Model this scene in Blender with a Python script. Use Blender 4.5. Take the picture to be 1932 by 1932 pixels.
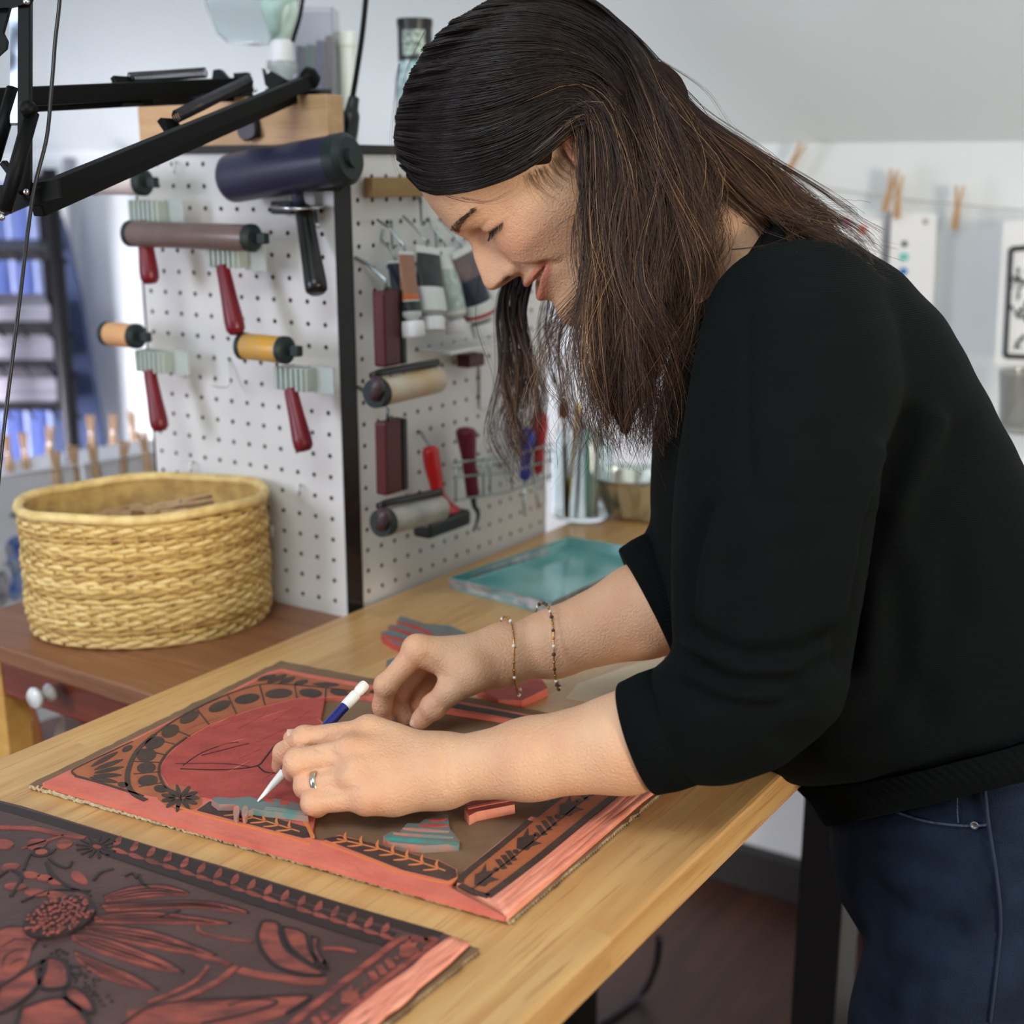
import bpy, bmesh, math, random
import numpy as np
from mathutils import Vector, Matrix, Quaternion

# ---------------------------------------------------------------- camera, sky, lights, exposure
scene = bpy.context.scene
COL = scene.collection
for _o in list(bpy.data.objects):
    bpy.data.objects.remove(_o)
FPX = 2474.0; PITCH = math.radians(14.71); CAMH = 1.44
cam_d = bpy.data.cameras.new('camera'); cam = bpy.data.objects.new('camera', cam_d); COL.objects.link(cam)
cam.location = (0, 0, CAMH); cam.rotation_euler = (math.radians(90) - PITCH, 0, 0)
cam_d.sensor_width = 36.0; cam_d.sensor_fit = 'HORIZONTAL'; cam_d.lens = 36.0 * FPX / 1932.0
cam_d.clip_start = 0.02; cam_d.clip_end = 60
cam_d.dof.use_dof = True; cam_d.dof.focus_distance = 1.09; cam_d.dof.aperture_fstop = 4.2
scene.camera = cam
vs = scene.view_settings
vs.view_transform = 'Standard'; vs.look = 'None'; vs.gamma = 1.0; vs.exposure = 0.15; vs.use_curve_mapping = False

world = bpy.data.worlds.new('world'); scene.world = world; world.use_nodes = True
_bg = world.node_tree.nodes['Background']
_bg.inputs[0].default_value = (0.80, 0.86, 0.95, 1); _bg.inputs[1].default_value = 0.5

def area_light(name, loc, target, sx, sy, power, color, spread=180):
    d = bpy.data.lights.new(name, 'AREA'); d.shape = 'RECTANGLE'; d.size = sx; d.size_y = sy
    d.energy = power; d.color = color; d.spread = math.radians(spread)
    o = bpy.data.objects.new(name, d); COL.objects.link(o); o.location = loc
    o.rotation_euler = (Vector(target) - Vector(loc)).to_track_quat('-Z', 'Y').to_euler()
    return o
# area lamps for unseen windows right, left and at the side; overhead fill added
AREA_LAMPS = [('window_daylight_right', (2.05, -1.80, 1.42), (0.1, 1.1, 1.15), 0.8, 0.8, 104, (1.0, 0.89, 0.73), 180),
           ('window_daylight_left', (-2.33, 2.45, 0.95), (-0.8, 3.3, 0.55), 0.8, 0.7, 30, (0.97, 0.93, 1.0), 80),
           ('side_window_daylight', (-2.33, 0.3, 1.6), (-0.4, 1.6, 1.15), 0.9, 0.9, 38, (0.76, 0.80, 1.0), 180),
           ('roof_window_daylight', (-0.6, -0.15, 2.79), (0.05, 1.6, 1.1), 1.2, 1.0, 38, (0.86, 0.97, 1.0), 180)]
for _w in AREA_LAMPS: area_light(*_w)

# ---------------------------------------------------------------- helpers
cP, sP = math.cos(PITCH), math.sin(PITCH)
def ray(x, y):
    u = (x - 966) / FPX; v = (y - 966) / FPX
    return np.array([u, cP - v * sP, -sP - v * cP])
CAMP = np.array([0, 0, CAMH])
def onz(x, y, z):
    d = ray(x, y); return CAMP + d * ((z - CAMH) / d[2])
def at(x, y, depth):
    return CAMP + ray(x, y) * depth
def onplane(x, y, p0, n):
    d = ray(x, y); n = np.asarray(n, float)
    return CAMP + d * (np.dot(np.asarray(p0) - CAMP, n) / np.dot(d, n))
def V3(*a): return np.array(a, float)
def unit(v):
    v = np.asarray(v, float); return v / (np.linalg.norm(v) + 1e-12)

def lin(c):
    c = c / 255.0
    return c / 12.92 if c <= 0.04045 else ((c + 0.055) / 1.055) ** 2.4
def C(r, g, b): return (lin(r), lin(g), lin(b), 1.0)

class MB:
    """collects geometry of ONE part"""
    def __init__(s): s.v = []; s.f = []; s.mi = []; s.n = 0
    def add(s, vs_, fs, mi=0):
        o = s.n; vs_ = np.asarray(vs_, float).reshape(-1, 3); s.v.append(vs_); s.n += len(vs_)
        for f in fs: s.f.append([i + o for i in f]); s.mi.append(mi)
        return s
    def box(s, size, M=None, bevel=0.0, mi=0):
        x, y, z = [k / 2 for k in size]
        if bevel <= 0:
            vv = [(-x,-y,-z),(x,-y,-z),(x,y,-z),(-x,y,-z),(-x,-y,z),(x,-y,z),(x,y,z),(-x,y,z)]
            ff = [(0,3,2,1),(4,5,6,7),(0,1,5,4),(1,2,6,5),(2,3,7,6),(3,0,4,7)]
        else:
            bm = bmesh.new(); bmesh.ops.create_cube(bm, size=1)
            for w in bm.verts: w.co = Vector((w.co.x*size[0], w.co.y*size[1], w.co.z*size[2]))
            bmesh.ops.bevel(bm, geom=bm.edges[:], offset=bevel, segments=2, affect='EDGES', profile=0.6)
            vv = [tuple(w.co) for w in bm.verts]; ff = [[w.index for w in f.verts] for f in bm.faces]; bm.free()
        vv = np.array(vv, float)
        if M is not None: vv = xf(M, vv)
        return s.add(vv, ff, mi)
    def tube(s, pts, r, n=8, caps=True, closed=False, mi=0, flat=1.0, up=None):
        pts = np.asarray(pts, float); m = len(pts)
        rr = np.broadcast_to(np.asarray(r, float), (m,))
        if closed: t = np.roll(pts, -1, 0) - np.roll(pts, 1, 0)
        else: t = np.gradient(pts, axis=0)
        t = t / (np.linalg.norm(t, axis=1, keepdims=True) + 1e-12)
        a = np.asarray(up, float) if up is not None else (V3(0,0,1) if abs(t[0][2]) < .9 else V3(1,0,0))
        vv = []; nrm = a - t[0]*np.dot(a, t[0]); nrm = unit(nrm)
        ang = np.linspace(0, 2*np.pi, n, endpoint=False)
        for i in range(m):
            if up is not None: nrm = np.asarray(up, float)
            nrm = unit(nrm - t[i]*np.dot(nrm, t[i])); b = np.cross(t[i], nrm)
            vv.append(pts[i] + rr[i]*(np.cos(ang)[:,None]*nrm*flat + np.sin(ang)[:,None]*b))
        vv = np.concatenate(vv); ff = []
        L = m if closed else m-1
        for i in range(L):
            j = (i+1) % m
            for k in range(n):
                k2 = (k+1) % n; ff.append((i*n+k, i*n+k2, j*n+k2, j*n+k))
        if caps and not closed:
            ff.append(tuple(range(n))[::-1]); ff.append(tuple((m-1)*n+k for k in range(n)))
        return s.add(vv, ff, mi)
    def lathe(s, prof, n=24, M=None, mi=0, caps=True, sx=1.0, sy=1.0):
        prof = np.asarray(prof, float); ang = np.linspace(0, 2*np.pi, n, endpoint=False); vv = []
        for r, z in prof: vv.append(np.c_[r*np.cos(ang)*sx, r*np.sin(ang)*sy, np.full(n, z)])
        vv = np.concatenate(vv); ff = []; m = len(prof)
        for i in range(m-1):
            for k in range(n):
                k2 = (k+1) % n; ff.append((i*n+k, i*n+k2, (i+1)*n+k2, (i+1)*n+k))
        if caps:
            if prof[0][0] > 1e-6: ff.append(tuple(range(n))[::-1])
            if prof[-1][0] > 1e-6: ff.append(tuple((m-1)*n+k for k in range(n)))
        if M is not None: vv = xf(M, vv)
        return s.add(vv, ff, mi)
    def prism(s, poly, z0, z1, M=None, mi=0, inset=0.0, mi_side=None):
        """poly = ccw 2D outline; extruded z0..z1, top optionally drawn in by inset"""
        P = np.asarray(poly, float)[:, :2]
        if np.sum(P[:,0]*np.roll(P[:,1],-1) - np.roll(P[:,0],-1)*P[:,1]) < 0: P = P[::-1]
        n = len(P); c = P.mean(0)
        top = P
        if inset:
            e1 = P - np.roll(P, 1, 0); e2 = np.roll(P, -1, 0) - P
            n1 = np.c_[-e1[:,1], e1[:,0]]; n2 = np.c_[-e2[:,1], e2[:,0]]
            n1 /= np.linalg.norm(n1, axis=1, keepdims=True)+1e-12; n2 /= np.linalg.norm(n2, axis=1, keepdims=True)+1e-12
            nn = n1+n2; nn /= np.linalg.norm(nn, axis=1, keepdims=True)+1e-9
            top = P + nn*inset
        vv = np.r_[np.c_[P, np.full(n, z0)], np.c_[top, np.full(n, z1)]]
        ff = [tuple(range(n))[::-1]]; sd = [(i, (i+1) % n, n+(i+1) % n, n+i) for i in range(n)]
        if M is not None: vv = xf(M, vv)
        o = s.n
        s.add(vv, ff + [tuple(range(n, 2*n))], mi)
        for f in sd: s.f.append([i + o for i in f]); s.mi.append(mi if mi_side is None else mi_side)
        return s
    def mesh(s, name, origin=None, smooth=False, auto=None):
        me = bpy.data.meshes.new(name)
        vv = np.concatenate(s.v) if s.v else np.zeros((0,3))
        if origin is not None: vv = vv - np.asarray(origin, float)
        me.from_pydata(vv.tolist(), [], s.f); 
        if s.mi and max(s.mi) > 0: me.polygons.foreach_set('material_index', s.mi)
        me.update()
        if smooth:
            me.polygons.foreach_set('use_smooth', [True]*len(me.polygons))
            if auto is not None:
                try: me.set_sharp_from_angle(angle=math.radians(auto))
                except Exception: pass
        return me

def xf(M, v):
    M = np.array(M, float); return v @ M[:3,:3].T + M[:3,3]
def frame(o, x=None, y=None, z=None):
    """4x4 from an origin and two of three axes"""
    if z is None: x = unit(x); z = unit(np.cross(x, y)); y = np.cross(z, x)
    elif x is None and y is None:
        z = unit(z); a = V3(1,0,0) if abs(z[0]) < .9 else V3(0,1,0); x = unit(np.cross(a, z)); y = np.cross(z, x)
    elif x is not None: z = unit(z); x = unit(np.asarray(x) - z*np.dot(x, z)); y = np.cross(z, x)
    else: z = unit(z); y = unit(np.asarray(y) - z*np.dot(y, z)); x = np.cross(y, z)
    M = np.eye(4); M[:3,0] = x; M[:3,1] = y; M[:3,2] = z; M[:3,3] = o
    return M
def T4(x, y, z): M = np.eye(4); M[:3,3] = (x, y, z); return M
def RZ(a): c, s = math.cos(a), math.sin(a); M = np.eye(4); M[:2,:2] = [[c,-s],[s,c]]; return M

def tag(o, label=None, cat=None, group=None, kind=None):
    if label: o['label'] = label
    if cat: o['category'] = cat
    if group: o['group'] = group
    if kind: o['kind'] = kind
    return o
def thing(name, loc, label, cat, group=None, M=None):
    o = bpy.data.objects.new(name, None); COL.objects.link(o)
    o.empty_display_size = 0.02
    if M is not None: o.matrix_world = Matrix(np.array(M).tolist())
    else: o.location = tuple(float(k) for k in loc)
    o['_o'] = [float(k) for k in (loc if M is None else (0,0,0))]
    return tag(o, label, cat, group)
def part(name, mb, mat, parent=None, smooth=False, auto=None, origin=None):
    """one mesh object; geometry is in world space (or in the thing's own space when the thing was made with M)"""
    if parent is not None:
        top = parent
        og = np.array(top['_o']) if '_o' in top.keys() else np.zeros(3)
    else: og = np.array(origin if origin is not None else (0,0,0), float)
    me = mb if isinstance(mb, bpy.types.Mesh) else mb.mesh(name, og, smooth, auto)
    for m in (mat if isinstance(mat, (list, tuple)) else [mat]): me.materials.append(m)
    o = bpy.data.objects.new(name, me); COL.objects.link(o)
    if parent is not None:
        o.parent = parent
        o['_o'] = [float(k) for k in og]
    else: o.location = tuple(og)
    return o
def sub(name, mb, mat, parent, smooth=False, auto=None):
    return part(name, mb, mat, parent, smooth, auto)
def copy_tree(o, parent=None):
    c = o.copy(); COL.objects.link(c); c.parent = parent
    for ch in list(o.children): copy_tree(ch, c)
    return c
def struct(name, mb, mat, smooth=False, auto=None):
    return tag(part(name, mb, mat, None, smooth, auto), kind='structure')
def catmull(pts, n=8, closed=False):
    P = np.asarray(pts, float); m = len(P); out = []
    for i in range(m if closed else m-1):
        if closed: p0, p1, p2, p3 = P[(i-1) % m], P[i], P[(i+1) % m], P[(i+2) % m]
        else: p0, p1, p2, p3 = P[max(i-1,0)], P[i], P[i+1], P[min(i+2,m-1)]
        for t in np.linspace(0, 1, n, endpoint=False):
            out.append(0.5*((2*p1)+(-p0+p2)*t+(2*p0-5*p1+4*p2-p3)*t*t+(-p0+3*p1-3*p2+p3)*t**3))
    if not closed: out.append(P[-1])
    return np.array(out)

def loft(rings, n):
    mb = MB(); m = len(rings); V = np.concatenate(rings)
    ff = [(i*n+k, i*n+(k+1) % n, (i+1)*n+(k+1) % n, (i+1)*n+k) for i in range(m-1) for k in range(n)]
    ff += [tuple(range(n))[::-1], tuple((m-1)*n+k for k in range(n))]
    return V, ff

# ---------------------------------------------------------------- materials
def mat(name, color, rough=0.5, metal=0.0, noise=None, bump=None, spec=0.5, trans=0.0, sss=0.0, coat=0.0, sheen=0.0, ior=1.45, alpha=1.0):
    """noise=(scale, colour2, amount[, stretch xyz]) bump=(scale, strength)"""
    m = bpy.data.materials.new(name); m.use_nodes = True; nt = m.node_tree; N = nt.nodes; Lk = nt.links
    b = N['Principled BSDF']
    b.inputs['Base Color'].default_value = color; b.inputs['Roughness'].default_value = rough
    b.inputs['Metallic'].default_value = metal; b.inputs['Specular IOR Level'].default_value = spec
    b.inputs['Transmission Weight'].default_value = trans; b.inputs['IOR'].default_value = ior
    b.inputs['Coat Weight'].default_value = coat; b.inputs['Alpha'].default_value = alpha
    if sheen: b.inputs['Sheen Weight'].default_value = sheen
    if sss:
        b.inputs['Subsurface Weight'].default_value = sss; b.inputs['Subsurface Radius'].default_value = (1.0, 0.35, 0.2)
        b.inputs['Subsurface Scale'].default_value = 0.006
    tc = None
    def coords(st=None):
        nonlocal tc
        if tc is None: tc = N.new('ShaderNodeTexCoord')
        if st is None: return tc.outputs['Object']
        mp = N.new('ShaderNodeMapping'); mp.inputs['Scale'].default_value = st; Lk.new(tc.outputs['Object'], mp.inputs['Vector']); return mp.outputs['Vector']
    if noise:
        nz = N.new('ShaderNodeTexNoise'); nz.inputs['Scale'].default_value = noise[0]; nz.inputs['Detail'].default_value = 5
        Lk.new(coords(noise[3] if len(noise) > 3 else None), nz.inputs['Vector'])
        mr = N.new('ShaderNodeMapRange'); mr.inputs[1].default_value = 0.35; mr.inputs[2].default_value = 0.68; mr.inputs[4].default_value = noise[2]
        Lk.new(nz.outputs['Fac'], mr.inputs[0])
        mx = N.new('ShaderNodeMix'); mx.data_type = 'RGBA'; mx.inputs[6].default_value = color; mx.inputs[7].default_value = noise[1]
        Lk.new(mr.outputs[0], mx.inputs[0]); Lk.new(mx.outputs[2], b.inputs['Base Color'])
    if bump:
        nb = N.new('ShaderNodeTexNoise'); nb.inputs['Scale'].default_value = bump[0]; nb.inputs['Detail'].default_value = 4
        Lk.new(coords(bump[2] if len(bump) > 2 else None), nb.inputs['Vector'])
        bp = N.new('ShaderNodeBump'); bp.inputs['Strength'].default_value = bump[1]; bp.inputs['Distance'].default_value = 0.002
        Lk.new(nb.outputs['Fac'], bp.inputs['Height']); Lk.new(bp.outputs['Normal'], b.inputs['Normal'])
    return m

def wood(name, c1, c2, c3, yaw, rough=0.4, scale=1.0, plank=None, coat=0.0):
    """grain runs along direction yaw in the horizontal plane; plank=(width,length) gives glued staves"""
    m = bpy.data.materials.new(name); m.use_nodes = True; nt = m.node_tree; N = nt.nodes; Lk = nt.links
    b = N['Principled BSDF']; b.inputs['Roughness'].default_value = rough; b.inputs['Coat Weight'].default_value = coat
    b.inputs['Coat Roughness'].default_value = 0.25
    tc = N.new('ShaderNodeTexCoord')
    rot = N.new('ShaderNodeVectorRotate'); rot.rotation_type = 'Z_AXIS'; rot.inputs['Angle'].default_value = -yaw
    Lk.new(tc.outputs['Object'], rot.inputs['Vector'])
    vec = rot.outputs['Vector']
    off = None
    if plank:
        br = N.new('ShaderNodeTexBrick'); br.offset = 0.37; br.inputs['Scale'].default_value = 1.0
        br.inputs['Brick Width'].default_value = plank[1]; br.inputs['Row Height'].default_value = plank[0]
        br.inputs['Mortar Size'].default_value = 0.0; br.inputs['Color1'].default_value = (0,0,0,1); br.inputs['Color2'].default_value = (1,1,1,1)
        br.inputs['Mortar'].default_value = (0.5,0.5,0.5,1)
        Lk.new(vec, br.inputs['Vector']); off = br.outputs['Color']
        ad = N.new('ShaderNodeVectorMath'); ad.operation = 'MULTIPLY_ADD'
        Lk.new(off, ad.inputs[0]); ad.inputs[1].default_value = (3.7, 1.9, 0.8); Lk.new(vec, ad.inputs[2]); vec = ad.outputs[0]
    mp = N.new('ShaderNodeMapping'); mp.inputs['Scale'].default_value = (2.2*scale, 26*scale, 26*scale); Lk.new(vec, mp.inputs['Vector'])
    n1 = N.new('ShaderNodeTexNoise'); n1.inputs['Scale'].default_value = 1.6; n1.inputs['Detail'].default_value = 6; n1.inputs['Distortion'].default_value = 0.6
    Lk.new(mp.outputs[0], n1.inputs['Vector'])
    cr = N.new('ShaderNodeValToRGB'); cr.color_ramp.elements[0].position = 0.32; cr.color_ramp.elements[0].color = c2
    cr.color_ramp.elements[1].position = 0.62; cr.color_ramp.elements[1].color = c1
    Lk.new(n1.outputs['Fac'], cr.inputs['Fac'])
    mp2 = N.new('ShaderNodeMapping'); mp2.inputs['Scale'].default_value = (9*scale, 190*scale, 190*scale); Lk.new(vec, mp2.inputs['Vector'])
    n2 = N.new('ShaderNodeTexNoise'); n2.inputs['Scale'].default_value = 1.5; n2.inputs['Detail'].default_value = 3; Lk.new(mp2.outputs[0], n2.inputs['Vector'])
    mr = N.new('ShaderNodeMapRange'); mr.inputs[1].default_value = 0.56; mr.inputs[2].default_value = 0.72; mr.inputs[4].default_value = 0.55
    Lk.new(n2.outputs['Fac'], mr.inputs[0])
    mx = N.new('ShaderNodeMix'); mx.data_type = 'RGBA'; Lk.new(mr.outputs[0], mx.inputs[0]); Lk.new(cr.outputs['Color'], mx.inputs[6]); mx.inputs[7].default_value = c3
    out = mx.outputs[2]
    if plank:
        hs = N.new('ShaderNodeHueSaturation'); Lk.new(out, hs.inputs['Color'])
        mv = N.new('ShaderNodeMapRange'); mv.inputs[3].default_value = 0.93; mv.inputs[4].default_value = 1.05; Lk.new(off, mv.inputs[0]); Lk.new(mv.outputs[0], hs.inputs['Value'])
        out = hs.outputs['Color']
    Lk.new(out, b.inputs['Base Color'])
    bp = N.new('ShaderNodeBump'); bp.inputs['Strength'].default_value = 0.12; bp.inputs['Distance'].default_value = 0.001
    Lk.new(n2.outputs['Fac'], bp.inputs['Height']); Lk.new(bp.outputs['Normal'], b.inputs['Normal'])
    return m
YAW_T = math.radians(56.1)                 # long direction of the table and of the right pegboard
DT = V3(math.cos(YAW_T), math.sin(YAW_T), 0)
NT = V3(math.sin(YAW_T), -math.cos(YAW_T), 0)   # towards the woman's side of the table
YAW_L = math.radians(-32.19)
DL = V3(math.cos(YAW_L), math.sin(YAW_L), 0)
NL = V3(math.sin(YAW_L), -math.cos(YAW_L), 0)   # out of the left pegboard, towards the camera
TZ = 0.933                                  # table top
# ---------------------------------------------------------------- room shell
WN = unit(V3(0.533, 0.846, 0)); WD = V3(WN[1], -WN[0], 0); WOFF = 2.33
m_wall = mat('white_plaster', C(226, 230, 232), 0.9, noise=(3.0, C(214, 219, 222), 0.6), bump=(120, 0.05))
m_ceil = mat('ceiling_plaster', C(222, 230, 231), 0.92, noise=(2.0, C(214, 222, 224), 0.6), bump=(90, 0.05))
def wallpt(a, z, off=0.0): return WN*(WOFF-off) + WD*a + V3(0,0,z)
w = MB()
A0, A1, KZ = -3.4, 2.6, 1.482
w.add([wallpt(A0,0), wallpt(A1,0), wallpt(A1,KZ), wallpt(A0,KZ), wallpt(A0,0,-.1), wallpt(A1,0,-.1), wallpt(A1,KZ,-.1), wallpt(A0,KZ,-.1)],
      [(0,1,2,3),(5,4,7,6),(3,2,6,7),(0,4,5,1),(1,5,6,2),(4,0,3,7)])
struct('wall_back', w, m_wall)
c = MB()          # attic slope rising from the knee wall towards the room
r0, r1 = 0.0, 1.45
def cpt(a, r, up): return wallpt(a, KZ + r*0.95 + up, r)
c.add([cpt(A0,r0,0), cpt(A1,r0,0), cpt(A1,r1,0), cpt(A0,r1,0), cpt(A0,r0,.08), cpt(A1,r0,.08), cpt(A1,r1,.08), cpt(A0,r1,.08)],
      [(0,1,2,3),(5,4,7,6),(3,2,6,7),(0,4,5,1),(1,5,6,2),(4,0,3,7)])
struct('ceiling', c, m_ceil)
m_floor = wood('floor_boards', C(66, 36, 24), C(48, 26, 17), C(34, 18, 12), YAW_T, 0.45, 0.7, plank=(0.09, 1.2))
floor = tag(part('floor', MB(), m_floor), kind='structure')
fl = MB(); fl.box((5.2, 6.2, 0.05), T4(0.1, 1.2, -0.025) ); floor.data = fl.mesh('floor'); floor.data.materials.append(m_floor)
m_black = mat('black_painted_metal', C(22, 22, 24), 0.42, 0.2)
m_blk_plastic = mat('black_plastic', C(20, 24, 24), 0.38)
# the rest of the attic room: side walls, wall behind the camera and flat ceiling
def slabbox(name, size, loc, m_): q = MB(); q.box(size, T4(*loc)); return struct(name, q, m_)
slabbox('wall_right', (.08, 6.0, 2.86), (2.6, .3, 1.43), m_wall); slabbox('wall_left', (.08, 6.4, 2.86), (-2.4, .9, 1.43), m_wall); slabbox('wall_front', (5.0, .08, 2.86), (.1, -1.9, 1.43), m_wall)
q = MB(); q.box((5.0, 3.6, .06), T4(.1, -.1, 2.86)); struct('ceiling', q, m_ceil)
m_frame = mat('white_window_frame', C(236,236,234), .5)
for k_, (nm_, loc_, tg_, sx_, sy_, *_r) in enumerate(AREA_LAMPS):      # white frames added round the area lamps, no openings behind
    zax = [V3(0,1,0), V3(1,0,0), V3(1,0,0), V3(0,0,-1)][k_]; up_ = V3(0,0,1) if k_ < 3 else V3(0,1,0); xx = np.cross(up_, zax); w_ = MB(); c0 = np.array(loc_)-zax*.02
    for dx, dy, a_, b_ in ((0,sy_/2+.09,sx_+.26,.08),(0,-sy_/2-.09,sx_+.26,.08),(sx_/2+.09,0,.08,sy_+.26),(-sx_/2-.09,0,.08,sy_+.26)):
        w_.box((a_, b_, .04), frame(c0+xx*dx+up_*dy, x=xx, z=zax))
    struct('window_%d' % (k_+1), w_, m_frame)
b = MB(); b.box((A1-A0, 0.03, 0.09), frame(wallpt((A0+A1)/2, .045, .015), x=WD, z=V3(0,0,1)), 0.004)
struct('baseboard_back', b, mat('dark_baseboard', C(42, 40, 40), 0.6))

# ---------------------------------------------------------------- work table
m_table = wood('rubberwood_table', C(206, 164, 108), C(186, 138, 84), C(160, 104, 58), YAW_T, 0.33, 1.0, plank=(0.055, 0.42), coat=0.15)
TB, TF = -0.975, -0.385           # back and front edge along NT
T0, T1 = -0.05, 1.75              # ends along DT
tc_ = DT*(T0+T1)/2 + NT*(TB+TF)/2
tbl = thing('work_table', V3(*(tc_[:2]), 0), 'long light wood work table with rounded edge holding the lino blocks', 'table')
t = MB(); t.box((T1-T0, TF-TB, 0.032), frame(tc_+V3(0,0,TZ-.016), x=DT, z=V3(0,0,1)), 0.0035)
part('table_top', t, m_table, tbl)
def tpt(a, n, z): return DT*a + NT*n + V3(0,0,z)
for a_ in (0.22, 1.52):          # sturdy black steel frame
    for n_ in (TB+.06, TF-.13):
        lg = MB(); lg.box((.075, .06, TZ-.032), frame(tpt(a_, n_, (TZ-.032)/2), x=DT, z=V3(0,0,1)), .003); part('leg', lg, m_black, tbl)
    ft = MB(); ft.box((.07, TF-TB-.02, .03), frame(tpt(a_, (TB+TF)/2, .015), x=DT, z=V3(0,0,1)), .003); part('foot_rail', ft, m_black, tbl)
cb = MB(); cb.box((1.28, .04, .06), frame(tpt(.86, TB+.06, .25), x=DT, z=V3(0,0,1)), .003); part('crossbar', cb, m_black, tbl)

# ---------------------------------------------------------------- little drawer table beside it
m_cab = wood('brown_stained_wood', C(150, 88, 52), C(122, 66, 38), C(96, 52, 30), YAW_L, 0.38, 1.0, coat=0.2)
m_cabtop = wood('worn_brown_top', C(140, 92, 60), C(118, 72, 44), C(160, 118, 88), YAW_L, 0.42, 0.8, coat=0.2)
m_drawer = wood('red_brown_drawer', C(138, 58, 36), C(108, 42, 28), C(82, 32, 22), YAW_L, 0.35, 1.3, coat=0.3)
m_pine = wood('yellow_pine', C(222, 170, 92), C(206, 150, 72), C(180, 120, 56), YAW_L, 0.45)
CZ = 0.918; CF = -0.874; CN0, CN1 = -1.372, -0.982
def cpt2(n, dpt, z): return NT*n + DT*(-CF + dpt) * 1.0 + V3(0,0,z)   # n across, dpt back from the front
cabc = cpt2((CN0+CN1)/2, .37, 0)
cab = thing('drawer_table', cabc, 'small brown wooden side table with one drawer under the woven basket', 'side table')
t = MB(); t.box((CN1-CN0, .74, .022), frame(cpt2((CN0+CN1)/2, .37-.04, CZ-.011), x=NT, z=V3(0,0,1)), .003); part('table_top', t, m_cabtop, cab)
t = MB(); t.box((CN1-CN0-.03, .66, .075), frame(cpt2((CN0+CN1)/2, .36, CZ-.022-.0375), x=NT, z=V3(0,0,1)), 0); part('apron', t, m_cab, cab)
dr = MB(); dr.box((CN1-CN0-.04, .016, .066), frame(cpt2((CN0+CN1)/2, -.018+.03, CZ-.022-.036), x=NT, z=V3(0,0,1)), .003)
dro = part('drawer', dr, m_drawer, cab)
m_porc = mat('white_porcelain', C(232, 230, 226), 0.18, coat=0.5)
kb = onplane(98, 1305, cpt2((CN0+CN1)/2, -.006, 0), -DT)
kn = MB(); kn.lathe([(0.0,.0),(.0105,.0),(.0115,.003),(.0095,.006),(.0055,.010),(.0055,.014),(.009,.0175),(.0125,.0205),(.0130,.0235),(.0105,.0265),(0,.0275)], 28, frame(kb, z=-DT))
part('knob', kn, m_porc, dro, True)
for n_, d_ in ((CN0+.03, .0), (CN1-.03, .0), (CN0+.03, .66), (CN1-.03, .66)):
    lg = MB(); lg.box((.035, .035, CZ-.022), frame(cpt2(n_, d_+.02, (CZ-.022)/2), x=NT, z=V3(0,0,1)), .002); part('leg', lg, m_pine if d_ < .1 else m_cab, cab)
sh = MB(); sh.box((CN1-CN0-.03, .64, .02), frame(cpt2((CN0+CN1)/2, .36, .60), x=NT, z=V3(0,0,1)), .002); part('lower_shelf', sh, m_cab, cab)
# dark cloth bag with pale leaf print on the lower shelf
bagc = cpt2(-1.16, .17, .61)
bag = thing('cloth_bag', bagc, 'dark cloth bag printed with pale and brown leaves below the drawer', 'bag')
m_bag = mat('charcoal_cloth', C(54, 50, 54), 0.9, bump=(300, .2)); m_leafp = mat('pale_leaf_print', C(196, 184, 184), 0.9); m_leafb = mat('brown_leaf_print', C(140, 84, 36), 0.9)
bb = MB(); bb.lathe([(.05,0),(.085,.01),(.095,.08),(.09,.16),(.075,.215),(.0,.222)], 32, frame(bagc, x=NT, z=V3(0,0,1)), sx=1.35, sy=.9); part('bag_body', bb, m_bag, bag, True)
def leaf2(L, W, n=9):
    t_ = np.linspace(0, 1, n); wv = W*np.sin(np.pi*t_**.8)
    return np.r_[np.c_[t_*L, wv], np.c_[t_[::-1][1:-1]*L, -wv[::-1][1:-1]]]
for k, (px_, py_, ang, L, W, mm) in enumerate([(75,1430,95,.085,.014,m_leafb),(38,1420,60,.07,.010,m_leafp),(58,1420,118,.075,.009,m_leafp),(108,1420,70,.06,.009,m_leafp),(128,1405,40,.06,.008,m_leafp),(30,1400,120,.05,.008,m_leafp)]):
    pc = onplane(px_, py_, bagc - DT*.088, -DT)
    lf = MB(); lf.prism(leaf2(L, W), 0, .0015, frame(pc, x=NT*math.cos(math.radians(ang))+V3(0,0,math.sin(math.radians(ang))), z=-DT)); part('leaf_print', lf, mm, bag)

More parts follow.
